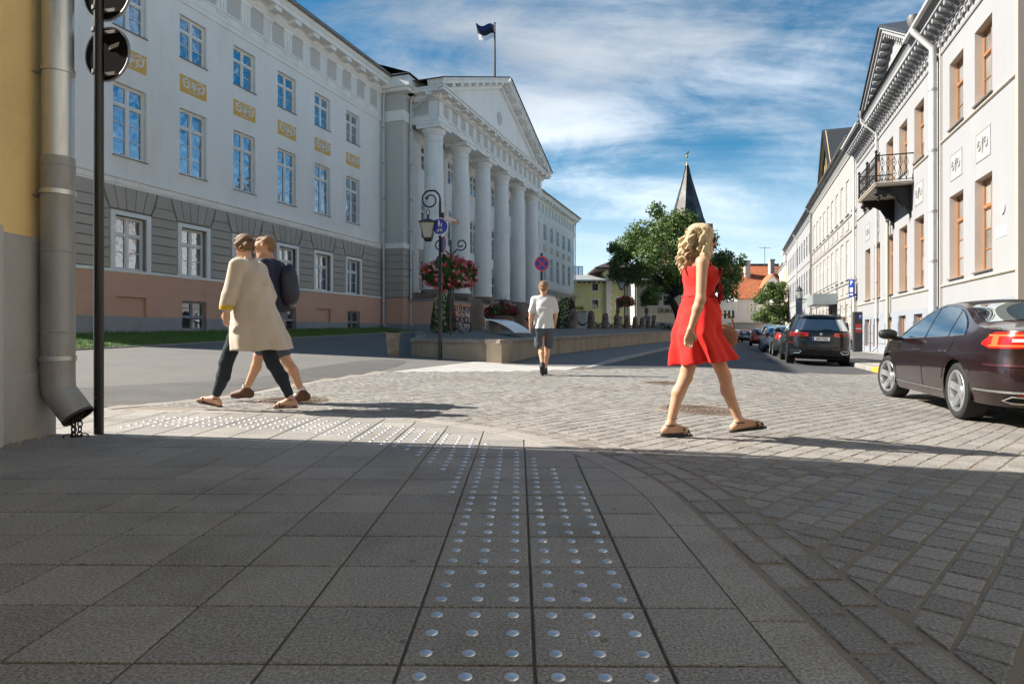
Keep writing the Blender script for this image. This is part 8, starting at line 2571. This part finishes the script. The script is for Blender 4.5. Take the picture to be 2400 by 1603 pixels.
def lantern(parent, c, s=1.0):
    """four sided tapering lantern hanging with its ring at c"""
    x, y, z = c
    mb = MB(); mb.tube([(x + .045 * s * math.cos(a), y, z - .10 * s + .085 * s * math.sin(a)) for a in [2 * PI * i / 16 for i in range(16)]], .009 * s, 5, closed=True); mb.lathe([(0.0, -.30 * s), (.02 * s, -.27 * s), (.035 * s, -.20 * s), (.01 * s, -.16 * s)], 10, c)
    o = mb.build('hanger', M_BLACKP, parent, smooth=True)
    def sq(r_, h): return [(x + r_ * a, y + r_ * b, z + h) for a, b in ((-1, -1), (1, -1), (1, 1), (-1, 1))]
    def frust(rs): 
        mb = MB(); n = len(rs)
        for r_, h in rs: mb.v += sq(r_ * s, h * s)
        for i in range(n - 1):
            for k in range(4): mb.f.append((i * 4 + k, i * 4 + (k + 1) % 4, i * 4 + 4 + (k + 1) % 4, i * 4 + 4 + k))
        mb.f += [(0, 1, 2, 3), tuple(4 * (n - 1) + k for k in range(4))]; return mb
    frust([(.03, -.27), (.14, -.33), (.235, -.37), (.235, -.395), (.2, -.40)]).build('lantern_roof', M_BLACKP, parent)
    frust([(.195, -.405), (.105, -.80)]).build('lantern_glass', M_LGLASS, parent)
    mb = MB()
    for a, b in ((-1, -1), (1, -1), (1, 1), (-1, 1)): mb.tube([(x + .2 * s * a, y + .2 * s * b, z - .40 * s), (x + .108 * s * a, y + .108 * s * b, z - .81 * s)], .013 * s, 4)
    mb.build('lantern_frame', M_BLACKP, parent)
    frust([(.118, -.80), (.118, -.83), (.09, -.88), (.04, -.90)]).build('lantern_base', M_BLACKP, parent)


def disc_sign(name, lab, loc, rz, r_, paint_fn):
    t_ = thing(name, lab, 'road sign', loc, rz)
    mb = MB(); mb.lathe([(0, .004), (r_, .004), (r_ * 1.0, -.008), (0, -.008)], 40, axis='y'); mb.build('plate', M_SWHITE, t_)
    paint_fn(t_, r_); return t_


def front(mb): mb.v = [(x, -y, z) for x, y, z in mb.v]; return mb
def disc(t_, r0, r1, d, m, name):
    mb = MB(); mb.lathe([(r0, d), (r1, d)], 40, axis='y'); front(mb).build(name, m, t_)
def bar(t_, ang, L_, w_, d, m, name='slash'):
    mb = MB(); c, s_ = math.cos(ang), math.sin(ang); mb.add([(c * a - s_ * b, -d, s_ * a + c * b) for a, b in ((-L_, -w_), (L_, -w_), (L_, w_), (-L_, w_))], [(0, 1, 2, 3)]); mb.build(name, m, t_)


lx, ly = -1.97, 17.45; lz = g(lx, ly)
lp = thing('lamp_post', 'black lamp post with scrolled crook and hanging lantern at the plaza corner', 'street lamp', (lx, ly, lz))
mb = MB(); mb.lathe([(.062, -.03), (.062, .5), (.055, .55), (.05, 2.6), (.04, 2.62), (.035, 4.3)], 14); mb.build('post', M_BLACKP, lp, smooth=True)
pts = [(0, 0, 4.3)]
for i in range(60):
    t = i / 59; a = PI * 0.02 + t * 2 * PI * 1.42; r_ = 0.27 * (1 - 0.62 * t) if t > .12 else 0.27
    pts.append((-0.27 + r_ * math.cos(a), 0, 4.36 + r_ * math.sin(a) * 1.05))
mb = MB(); mb.tube(pts, [.03] + [.026 - .008 * i / 59 for i in range(60)], 8); mb.lathe([(0, -.05), (.05, 0), (0, .05)], 10, pts[-1]); mb.build('crook', M_BLACKP, lp, smooth=True)
lantern(lp, (-0.33, 0, 4.12), 1.0)
def shared(t_, r_):
    disc(t_, 0, r_ * .92, .009, M_SBLUE, 'blue_face')
    mb = MB(); mb.lathe([(0, .0), (.016, .0)], 10, (-.02, .011, .155), 'y'); mb.prism([(-.045, .055), (.005, .055), (-.005, .137), (-.035, .137)], .0105, .0115, 'xz')
    for q in (-.034, -.018): mb.prism([(q, -.005), (q + .012, -.005), (q + .012, .056), (q, .056)], .0105, .0115, 'xz')
    mb.lathe([(0, 0), (.012, 0)], 10, (.045, .011, .085), 'y'); mb.prism([(.03, .02), (.06, .02), (.054, .072), (.036, .072)], .0105, .0115, 'xz')
    for q in (.033, .047): mb.prism([(q, -.005), (q + .009, -.005), (q + .009, .022), (q, .022)], .0105, .0115, 'xz')
    front(mb).build('pedestrian_symbol', M_SWHITE, t_)
    mb = MB()
    for q in (-.055, .055): mb.lathe([(.026, 0), (.034, 0)], 16, (q, .011, -.115), 'y')
    for (a, b) in (((-.055, -.115), (-.02, -.07)), ((-.02, -.07), (.04, -.07)), ((.055, -.115), (.035, -.055)), ((-.02, -.07), (0, -.115)), ((0, -.115), (.04, -.07)), ((-.03, -.06), (-.01, -.06)), ((.02, -.052), (.04, -.055))): mb.tube([(a[0], .011, a[1]), (b[0], .011, b[1])], .004, 4)
    front(mb).build('bicycle_symbol', M_SWHITE, t_)
disc_sign('pedestrian_sign', 'blue round sign with white walkers and bicycle on the lamp post', (lx, ly - .075, lz + 3.62), R(-6), .235, shared)
def nopark(t_, r_): disc(t_, 0, r_ * .8, .009, mat('faded_sign_blue', (.10, .20, .52), .4, .03), 'blue_face'); disc(t_, r_ * .78, r_ * .98, .0095, mat('faded_sign_red', (.68, .14, .08), .4, .03), 'red_ring'); bar(t_, R(-52), r_ * .78, r_ * .09, .0105, MATS['faded_sign_red'])
disc_sign('no_parking_sign', 'faded no parking sign turned sideways below the blue sign on the lamp post', (lx + .10, ly - .06, lz + 3.13), R(-62), .235, nopark)
ds = thing('direction_sign', 'brown arrow shaped direction sign pointing up the street', 'sign', (lx + .03, ly + .03, lz + 3.93), STREET_ROT)
mb = MB(); mb.prism([(.08, -.07), (1.12, -.07), (1.22, 0), (1.12, .07), (.08, .07)], -.012, .012, 'xz'); mb.build('blade', M_SBROWN, ds)
mb = MB(); mb.box(.0, .10, -.05, .05, -.09, .09); mb.build('bracket', M_BLACKP, ds)
for z, x1 in ((.028, .98), (-.03, .7)):
    mb = MB()
    x = .14
    while x < x1: w_ = random.uniform(.04, .12); mb.box(x, min(x + w_, x1), -.0145, -.0125, z - .018, z + .018); x += w_ + .02
    mb.build('blurred_text_line', M_SWHITE, ds)
# no stopping sign by the wall
nx_, ny_ = .80, 17.2; nz_ = g(nx_, ny_) + .03
np_ = thing('sign_post', 'slim black post of the no stopping sign behind the man in white', 'pole', (nx_, ny_, nz_)); mb = MB(); mb.lathe([(.03, -.05), (.03, 2.95), (0, 2.96)], 12); mb.build('post', M_BLACKP, np_, smooth=True)
def nostop(t_, r_): disc(t_, 0, r_ * .84, .009, M_SBLUE, 'blue_face'); disc(t_, r_ * .82, r_ * .99, .0095, M_SRED, 'red_ring'); bar(t_, R(45), r_ * .83, r_ * .075, .0105, M_SRED); bar(t_, R(-45), r_ * .83, r_ * .075, .011, M_SRED)
disc_sign('no_stopping_sign', 'blue round no stopping sign with red cross on a black post', (nx_, ny_ - .045, nz_ + 2.66), R(3), .20, nostop)
# small white plate with lamp on far plaza
# concrete litter bin by the wall
bx_, by_ = -3.42, 18.35
cb = thing('concrete_bin', 'tapered rough concrete litter bin at the end of the retaining wall', 'bin', (bx_, by_, g(bx_, by_)), R(8))
mb = MB(); 
for r_, h in ((.155, -.03), (.20, .60), (.215, .61), (.215, .66), (.17, .66), (.155, .2)): mb.v += [(r_ * a, r_ * b, h) for a, b in ((-1, -1), (1, -1), (1, 1), (-1, 1))]
for i in range(5):
    for k in range(4): mb.f.append((i * 4 + k, i * 4 + (k + 1) % 4, i * 4 + 4 + (k + 1) % 4, i * 4 + 4 + k))
mb.f.append((20, 21, 22, 23)); mb.build('bin_body', M_COPE, cb, bevel=.01)
mb = MB(); mb.tube([(.18 * math.cos(a), .18 * math.sin(a), .675) for a in [PI / 4 + 2 * PI * i / 20 for i in range(20)]], .014, 6, closed=True); mb.build('liner_rim', M_BLK, cb)
# information desk on the plaza corner
iu, iv = 19.4, -6.9
ib = thing('information_board', 'low slanted white metal information board on the plaza corner', 'sign', (*W(iu, iv), zp(iu, iv)), R(-38))
mb = MB(); prof = [(.62 - 1.24 * t, .10 + .42 * (1 - (1 - t) ** 1.9) * 1.0) for t in [i / 12 for i in range(13)]]
mb.prism([(x, z) for x, z in prof] + [(x, z - .035) for x, z in prof[::-1]], -.42, .42, 'xz'); mb.build('curved_panel', mat('white_enamel', (.70, .72, .74), .3, .04, 3, metal=.3), ib, smooth=True)
mb = MB(); mb.prism([(-.60, .0), (-.55, .0), (-.55, .46), (-.60, .46)], -.30, .30, 'xz'); mb.prism([(-.58, .02), (.45, .02), (.45, .07), (-.58, .07)], -.28, .28, 'xz'); mb.build('frame', mat('grey_frame', (.22, .22, .21), .6), ib)

# ------------------------------------------------------------------ flowers
M_FLEAF = leaf_mat('flower_leaf', (.025, .06, .012), (.10, .18, .04), .2)


def petals(mb, c, r_, n, size):
    for _ in range(n):
        d = rng.normal(size=3); d /= np.linalg.norm(d); p = Vector(c) + Vector(d) * r_ * rng.random() ** .4
        a = Vector(rng.normal(size=3)).normalized(); b = Vector(d).cross(a)
        if b.length < 1e-3: continue
        b.normalize(); a = b.cross(Vector(d)).normalized(); o = len(mb.v)
        for k in range(5): mb.v.append(tuple(p + (a * math.cos(k * 1.2566) + b * math.sin(k * 1.2566)) * size * (.8 + .4 * rng.random())))
        mb.f.append((o, o + 1, o + 2, o + 3, o + 4))


def bloom_mass(parent, shape, nleaf, leaf, blooms, name='blossom'):
    """shape(): random point in the mass; blooms: list of (material, clusters, radius, petals, size)"""
    mb = MB()
    for _ in range(nleaf):
        p, nrm = shape(); a = Vector(rng.normal(size=3)).normalized(); b = nrm.cross(a)
        if b.length < 1e-3: continue
        b.normalize(); s_ = leaf * (.6 + .8 * rng.random()); o = len(mb.v); p = p * 1.0
        mb.v += [tuple(p - a * s_), tuple(p + b * s_ * .7), tuple(p + a * s_), tuple(p - b * s_ * .7)]; mb.f.append((o, o + 1, o + 2, o + 3))
    mb.build('foliage', M_FLEAF, parent, fix=False)
    for m, k, r_, n, size in blooms:
        mb = MB()
        for _ in range(k):
            p, nrm = shape(True); petals(mb, tuple(p + nrm * r_ * .4), r_, n, size)
        mb.build(name, m, parent, fix=False)


M_PINK = mat('pink_petal', (.72, .17, .22), .7, .15, 20, island=.2); M_CRIM = mat('crimson_petal', (.55, .02, .04), .7, .15, 20, island=.2); M_PALEP = mat('pale_pink_petal', (.80, .45, .45), .7, .1, 20, island=.2)
M_WFLW = mat('cream_petal', (.72, .70, .38), .7, .1, 20, island=.2); M_DRED = mat('dark_red_petal', (.22, .012, .018), .7, .15, 20, island=.25)


def ellips(rx, ry, rz, cz):
    def f(out=False):
        d = rng.normal(size=3); d /= np.linalg.norm(d); k = 1.0 if out else (.55 + .45 * rng.random() ** .5)
        j = 1 + .10 * math.sin(5 * d[0] + 3 * d[2]) + .05 * rng.normal()
        return Vector((d[0] * rx * k * j, d[1] * ry * k * j, cz + d[2] * rz * k * j)), Vector(d)
    return f


fu, fv = 19.1, -8.55
fx, fy = -1.98, 20.6
fz = zp(*uv(fx, fy))
fb = thing('flower_stand', 'black wrought iron stand with scrolled feet and rings behind the lamp post', 'stand', (fx, fy, fz))
mb = MB(); mb.tube([(0, 0, 0), (0, 0, 3.05)], .035, 8); mb.build('stem', M_BLACKP, fb, smooth=True)
for sd in (-1, 1):
    mb = MB(); mb.tube([(sd * .10, 0, .05), (sd * .07, 0, 1.4), (sd * .14, 0, 1.75)], .02, 6); mb.build('side_rod', M_BLACKP, fb)
    def spiral(cx, cz, r0, turns, a0): return [(cx + r0 * (1 - .75 * t) * math.cos(a0 + sd * turns * 2 * PI * t), 0, cz + r0 * (1 - .75 * t) * math.sin(a0 + sd * turns * 2 * PI * t)) for t in [i / 30 for i in range(31)]]
    mb = MB(); mb.tube([(0, 0, 2.55)] + spiral(sd * .33, 2.92, .20, 1.3, (PI if sd > 0 else 0) + sd * .9), .022, 6); mb.build('top_scroll', M_BLACKP, fb, smooth=True)
    mb = MB(); mb.tube([(sd * .05, 0, .5)] + spiral(sd * .48, .27, .27, 1.2, (PI if sd > 0 else 0) - sd * .6), .024, 6); mb.build('foot_scroll', M_BLACKP, fb, smooth=True)
fl_ = thing('flower_ball', 'big ball of pink and red geraniums on the iron stand', 'flowers', (fx, fy, fz + 2.0))
bloom_mass(fl_, ellips(.86, .72, .52, 0), 6200, .055, [(M_PINK, 110, .07, 16, .026), (M_CRIM, 45, .07, 16, .026), (M_PALEP, 40, .07, 16, .026)])
mb = MB()
mb.lathe([(.12, -.5), (.45, -.3), (.5, 0), (.0, .0)], 16); mb.build('basket', M_SOIL, fl_, smooth=True)


def cone_shape(r_, h):
    def f(out=False):
        t = rng.random() ** .8; a = rng.random() * 2 * PI; k = (1.0 if out else .75 + .25 * rng.random())
        rr = r_ * (1 - .42 * t ** 2.2) * (1 if t < .9 else .8) * k
        return Vector((rr * math.cos(a), rr * math.sin(a), h * t)), Vector((math.cos(a), math.sin(a), .4))
    return f


for (px, Z, lab) in ((1040, 31.5, 'tall flower column of cream and dark red begonias left of the bicycles'), (1327, 38.0, 'flower column of dark red begonias half hidden by the man in white')):
    x, y, _ = at(px, 0, Z); z = zp(*uv(x, y)); t_ = thing('flower_column', lab, 'flowers', (x, y, z), group='flower columns on the plaza')
    sh = cone_shape(.62, 1.85)
    def half(out=False, s=sh, sd=1):
        while True:
            p, n = s(out)
            if p.x * sd > -.1 * sd: return p, n
    bloom_mass(t_, sh, 1800, .06, [(M_WFLW, 0, .05, 1, .03)] if False else [])
    mb = MB(); mb2 = MB()
    for _ in range(700):
        p, n = sh(True); cream = abs(p.x + .12) < .30
        petals(mb if cream else mb2, tuple(p), .03, 3, .03)
    mb.build('cream_blossom', M_WFLW, t_, fix=False); mb2.build('red_blossom', M_DRED, t_, fix=False)
    mb = MB(); mb.lathe([(.5, 0), (.52, .3), (.3, 1.8), (0, 1.82)], 14); mb.build('core', M_SOIL, t_, smooth=True)
x, y, _ = at(1178, 0, 24.2); z = zp(*uv(x, y))
pl_ = thing('stone_planter', 'planter of dark red flowers with a spiky plant between the bollards', 'planter', (x, y, z))
mb = MB(); mb.lathe([(.30, 0), (.34, .05), (.42, .42), (.47, .45), (.47, .5), (.40, .5)], 20); mb.build('pot', M_GRAN, pl_, smooth=True)
bloom_mass(pl_, ellips(.62, .55, .26, .68), 900, .05, [(M_DRED, 120, .06, 9, .03)])
mb = MB()
for k in range(26):
    a = random.uniform(0, 2 * PI); ln = random.uniform(.45, .95); sp_ = random.uniform(.1, .5); w_ = .018
    c, s_ = math.cos(a), math.sin(a); o = len(mb.v)
    for t in (0, .5, 1): mb.v += [(c * sp_ * t ** 1.6 - s_ * w_ * (1 - t), s_ * sp_ * t ** 1.6 + c * w_ * (1 - t), .7 + ln * t - .2 * sp_ * t * t), (c * sp_ * t ** 1.6 + s_ * w_ * (1 - t), s_ * sp_ * t ** 1.6 - c * w_ * (1 - t), .7 + ln * t - .2 * sp_ * t * t)]
    mb.f += [(o, o + 1, o + 3, o + 2), (o + 2, o + 3, o + 5, o + 4)]
mb.build('spiky_leaves', mat('bronze_leaf', (.035, .02, .02), .5, .2), pl_, fix=False)


# bicycles leaning by the steps
def bicycle(lab, loc, rz, c):
    t_ = thing('bicycle', lab, 'bicycle', loc, rz, 'bicycles parked by the university steps'); fm = mat('bike_' + str(c), c, .35, .02, coat=.5)
    for x in (-.53, .53):
        mb = MB(); mb.tube([(x + .33 * math.cos(a), 0, .345 + .33 * math.sin(a)) for a in [2 * PI * i / 28 for i in range(28)]], .018, 6, closed=True); w_ = mb.build('tyre', M_TYRE, t_, smooth=True)
        mb = MB(); mb.tube([(x + .305 * math.cos(a), 0, .345 + .305 * math.sin(a)) for a in [2 * PI * i / 28 for i in range(28)]], .010, 5, closed=True)
        for i in range(10): a = 2 * PI * i / 10; mb.tube([(x, 0, .345), (x + .3 * math.cos(a), 0, .345 + .3 * math.sin(a))], .003, 3)
        mb.build('rim', M_CHROME, w_)
        mb = MB(); mb.tube([(x + .37 * math.cos(a), 0, .345 + .37 * math.sin(a)) for a in [.4 + 2.3 * i / 14 for i in range(15)]], .022, 5); mb.build('mudguard', fm, t_)
    mb = MB(); bb = (-.05, 0, .30)
    for a, b in (((-.53, 0, .345), bb), (bb, (-.20, 0, .88)), (bb, (.38, 0, .78)), ((-.16, 0, .76), (.36, 0, .84)), ((-.53, 0, .345), (-.17, 0, .74)), ((.53, 0, .345), (.36, 0, .95))): mb.tube([a, b], .016, 6)
    mb.build('frame', fm, t_)
    mb = MB(); mb.tube([(.34, 0, .95), (.33, 0, 1.05)], .014, 6); mb.tube([(.20, -.28, 1.03), (.33, -.2, 1.06), (.34, 0, 1.05), (.33, .2, 1.06), (.20, .28, 1.03)], .012, 6); mb.build('handlebar', M_CHROME, t_)
    mb = MB(); mb.prism([(-.34, -.07), (-.10, -.02), (-.10, .02), (-.34, .07)], .90, .95); mb.build('saddle', M_BLK, t_, bevel=.012)


for k, (px, Z, c, lab) in enumerate(((1070, 35.5, (.35, .09, .04), 'orange brown bicycle nearest the flower column'), (1082, 36.2, (.05, .05, .06), 'black bicycle in the middle of the parked bicycles'), (1092, 36.9, (.55, .56, .58), 'silver bicycle nearest the granite bollard'), (1138, 37.5, (.45, .46, .48), 'grey bicycle between the first two bollards'))):
    x, y, _ = at(px, 0, Z); bicycle(lab, (x, y, zp(*uv(x, y))), R(62 + 4 * k), c)

# far lantern with basket, gate piers with urns, parasol
x, y, _ = at(1464, 0, 52); z = zp(*uv(x, y))
l2 = thing('far_lamp_post', 'black lamp post with lantern beyond the bollards near the lime villa', 'street lamp', (x, y, z))
mb = MB(); mb.lathe([(.05, 0), (.045, 3.9), (.0, 3.9)], 8); mb.tube([(0, 0, 3.9), (.02, 0, 4.35), (-.14, 0, 4.5), (-.27, 0, 4.35), (-.27, 0, 4.2)], .025, 6); mb.build('post', M_BLACKP, l2); lantern(l2, (-.27, 0, 4.2), 1.2)
f2_ = thing('flower_basket', 'round basket of dark pink flowers under the far lamp', 'flowers', (x + .1, y - .1, z + 2.2)); bloom_mass(f2_, ellips(.72, .6, .42, 0), 1500, .07, [(M_CRIM, 70, .08, 8, .035), (M_PINK, 40, .08, 8, .035)])
mb = MB(); mb.lathe([(.1, -.42), (.4, -.25), (.42, 0), (0, .02)], 12); mb.build('basket', M_SOIL, f2_)
for px, lab in ((1448, 'pale gate pier with brown urn left of the villa lettering'), (1515, 'pale gate pier with brown urn below the villa lettering')):
    x, y, _ = at(px, 0, 80); gp_ = thing('gate_pier', lab, 'pillar', (x, y, 1.0), group='gate piers of the villa')
    mb = MB(); mb.box(-.42, .42, -.42, .42, -.2, 1.75); mb.build('pier', M_PALE, gp_)
    mb = MB(); mb.add([(a * .6, b * .6, h) for h in (1.75, 1.85) for a, b in ((-1, -1), (1, -1), (1, 1), (-1, 1))] + [(0, 0, 2.2)], [(0, 1, 5, 4), (1, 2, 6, 5), (2, 3, 7, 6), (3, 0, 4, 7), (4, 5, 8), (5, 6, 8), (6, 7, 8), (7, 4, 8)]); mb.build('pier_cap', M_SILL, gp_)
    mb = MB(); mb.lathe([(.12, 2.1), (.1, 2.3), (.25, 2.5), (.27, 2.8), (.2, 2.95), (.24, 3.05), (0, 3.15)], 14); mb.build('urn', M_GRAN, gp_, smooth=True)
fn = thing('iron_fence', 'thin dark iron railing between the gate piers', 'fence', (at(1420, 0, 80)[0], 80, 1.0))
mb = MB()
for k in range(34):
    if k not in (14, 15): mb.tube([(-3.4 + k * .32, 0, 0), (-3.4 + k * .32, 0, 1.35)], .018, 4)
mb.tube([(-3.4, 0, 1.15), (7.3, 0, 1.15)], .025, 4); mb.tube([(-3.4, 0, .2), (7.3, 0, .2)], .025, 4); mb.build('railing', M_BLACKP, fn)
hd = thing('hedge', 'green clipped shrubs behind the iron railing', 'hedge', (at(1430, 0, 82)[0], 82.5, .9)); mb = MB(); leaves(mb, [(-3 + k * .8, random.uniform(-.3, .3), .6, .55) for k in range(12)], 2500, .09); mb.build('foliage', M_LEAF, hd, fix=False)
wb = thing('white_hydrangea', 'low mass of white flowers at the foot of the big tree', 'flowers', (at(1556, 0, 74)[0], 74, 1.25)); bloom_mass(wb, ellips(1.4, .8, .45, .35), 500, .1, [(M_TEE, 160, .12, 7, .06)])
x, y, _ = at(1336, 0, 84); pa = thing('parasol', 'white and yellow cafe parasol behind the university corner', 'parasol', (x, y, 3.0))
mb = MB(); n = 12
for k in range(n): mb.add([(0, 0, 3.5), (1.5 * math.cos(2 * PI * k / n), 1.5 * math.sin(2 * PI * k / n), 2.9), (1.5 * math.cos(2 * PI * (k + 1) / n), 1.5 * math.sin(2 * PI * (k + 1) / n), 2.9), (1.5 * math.cos(2 * PI * (k + 1) / n), 1.5 * math.sin(2 * PI * (k + 1) / n), 2.65), (1.5 * math.cos(2 * PI * k / n), 1.5 * math.sin(2 * PI * k / n), 2.65)], [(0, 1, 2), (1, 2, 3, 4)])
mb.build('canopy', mat('cream_canvas', (.75, .62, .35), .8, .05), pa); mb = MB(); mb.tube([(0, 0, -1), (0, 0, 3.5)], .03, 6); mb.build('pole', M_WOOD, pa)
tr_ = thing('terrace', 'pale stone terrace wall with flower box beside the university corner', 'wall', (at(1350, 0, 78)[0], 78, 1.0))
mb = MB(); mb.box(-1.6, 1.3, 0, 3, -.3, 2.5); mb.build('wall_body', M_PALE, tr_); mb = MB(); mb.box(-1.7, 1.4, -.1, 3, 2.5, 2.65); mb.build('coping', M_SILL, tr_)
mb = MB(); leaves(mb, [(-1.2 + k * .4, .2, 3.0, .3) for k in range(6)], 500, .07); mb.build('flower_box', leaf_mat('yellow_leaf', (.2, .2, .03), (.5, .4, .05)), tr_, fix=False)

# right pavement: parking pillar, blue sign, wall lantern, canopy
pu, pv = 38.6, 6.3
pk = thing('parking_pillar', 'tall dark parking pillar with P and red stickers beside the black SUV', 'sign', (*W(pu, pv), gs(pu, pv) + .12), STREET_ROT - R(90) + R(24))
mb = MB(); mb.box(-.24, .24, -.09, .09, 0, 2.15); mb.build('pillar', mat('anthracite', (.03, .032, .036), .5, .05), pk, bevel=.015)
for m, x0, x1, z0, z1, nm in ((M_SBLUE, -.02, .21, 1.74, 2.0, 'blue_panel'), (M_SRED, -.17, .17, 1.28, 1.5, 'red_sticker'), (M_SRED, -.17, .17, 1.03, 1.2, 'red_sticker'), (M_SWHITE, -.17, .17, 1.215, 1.27, 'white_sticker')):
    mb = MB(); mb.box(x0, x1, -.097, -.091, z0, z1); o = mb.build(nm, m, pk)
    if nm == 'blue_panel': link('lettering', text_mesh('P', .24, .001, M_SWHITE, 'CENTER', .004), pk, (.095, -.0985, 1.87), (R(90), 0, 0))
bs = thing('parking_sign', 'narrow blue P sign on the downpipe above the parking pillar', 'sign', (*W(43.0, VR - .3), 3.05), STREET_ROT - R(90) - R(58))
mb = MB(); mb.box(-.2, .2, -.015, .015, 0, 1.05); mb.build('plate', M_SBLUE, bs); link('lettering', text_mesh('P', .36, .002, M_SWHITE), bs, (0, -.018, .82), (R(90), 0, 0))
mb = MB(); mb.box(-.12, .12, -.0185, -.016, .30, .55); mb.box(-.12, .12, -.0185, -.016, .1, .18); mb.build('symbol', M_SWHITE, bs)
wl_ = thing('wall_lantern', 'black iron lantern on a scrolled wall bracket up the right side', 'street lamp', (*W(62.5, VR), 3.9), STREET_ROT)
mb = MB(); mb.tube([(0, 0, 0), (0, 1.5, .05)], .035, 6); mb.tube([(0, .05, -.7), (0, .5, -.25), (0, 1.0, 0)], .025, 6); mb.tube([(0, .3 + .18 * math.cos(a), -.2 + .18 * math.sin(a)) for a in [2 * PI * i / 16 for i in range(16)]], .018, 5, closed=True); mb.build('bracket', M_BLACKP, wl_)
mb = MB(); mb.lathe([(.08, .05), (.2, .1), (.30, .75), (.36, .78), (.2, 1.0), (.06, 1.15), (.05, 1.3), (0, 1.4)], 6, (0, 1.45, 0)); mb.build('lantern', M_BLACKP, wl_)
mb = MB(); mb.lathe([(.205, .12), (.305, .74)], 6, (0, 1.45, 0)); mb.build('lantern_glass', M_LGLASS, wl_)
cn = thing('door_canopy', 'pale grey metal door canopy on the warm white house', 'canopy', (*W(52.5, VR), 2.95), STREET_ROT)
mb = MB(); mb.box(-2.0, 2.6, 0.05, 1.6, 0, .75); mb.build('fascia', mat('grey_sheet', (.36, .40, .41), .5, .1, 2, metal=.3), cn); mb = MB()
for x in (-1.9, 2.5): mb.tube([(x, .05, 1.6), (x, 1.5, .75)], .03, 5)
mb.build('tie_rod', M_SILL, cn)

# ------------------------------------------------------------------ the street behind the viewer (unseen houses added for reflections and warm fill)
for (nm, lab, u0, u1, v0, v1, h, m) in (('unseen_house', 'unseen cream house added behind the viewer, right side', -26, 11, 8.2, 19, 11.5, M_CREAM), ('unseen_house', 'unseen cream house added to close the street behind the viewer', -34, -24, -12, 6, 12, M_PALE)):
    t_ = thing(nm, lab, 'house', (*W(u0, v0), -.3), STREET_ROT)
    mb = MB(); mb.box(0, u1 - u0, -(v1 - v0), 0, 0, h); mb.build('wall', m, t_)
    mb = MB(); mb.prism([(.5, h), (-(v1 - v0) - .5, h), (-(v1 - v0) / 2, h + 3.5)], -.4, u1 - u0 + .4, 'yz'); mb.build('roof', M_ROOF, t_)
    for z in (1.2, 4.6, 8.0):
        for k in range(int((u1 - u0) / 2.8)):
            mb = MB(); mb.box(1 + k * 2.8, 2.2 + k * 2.8, .005, .06, z, z + 1.9); mb.build('window', M_PANE, t_)
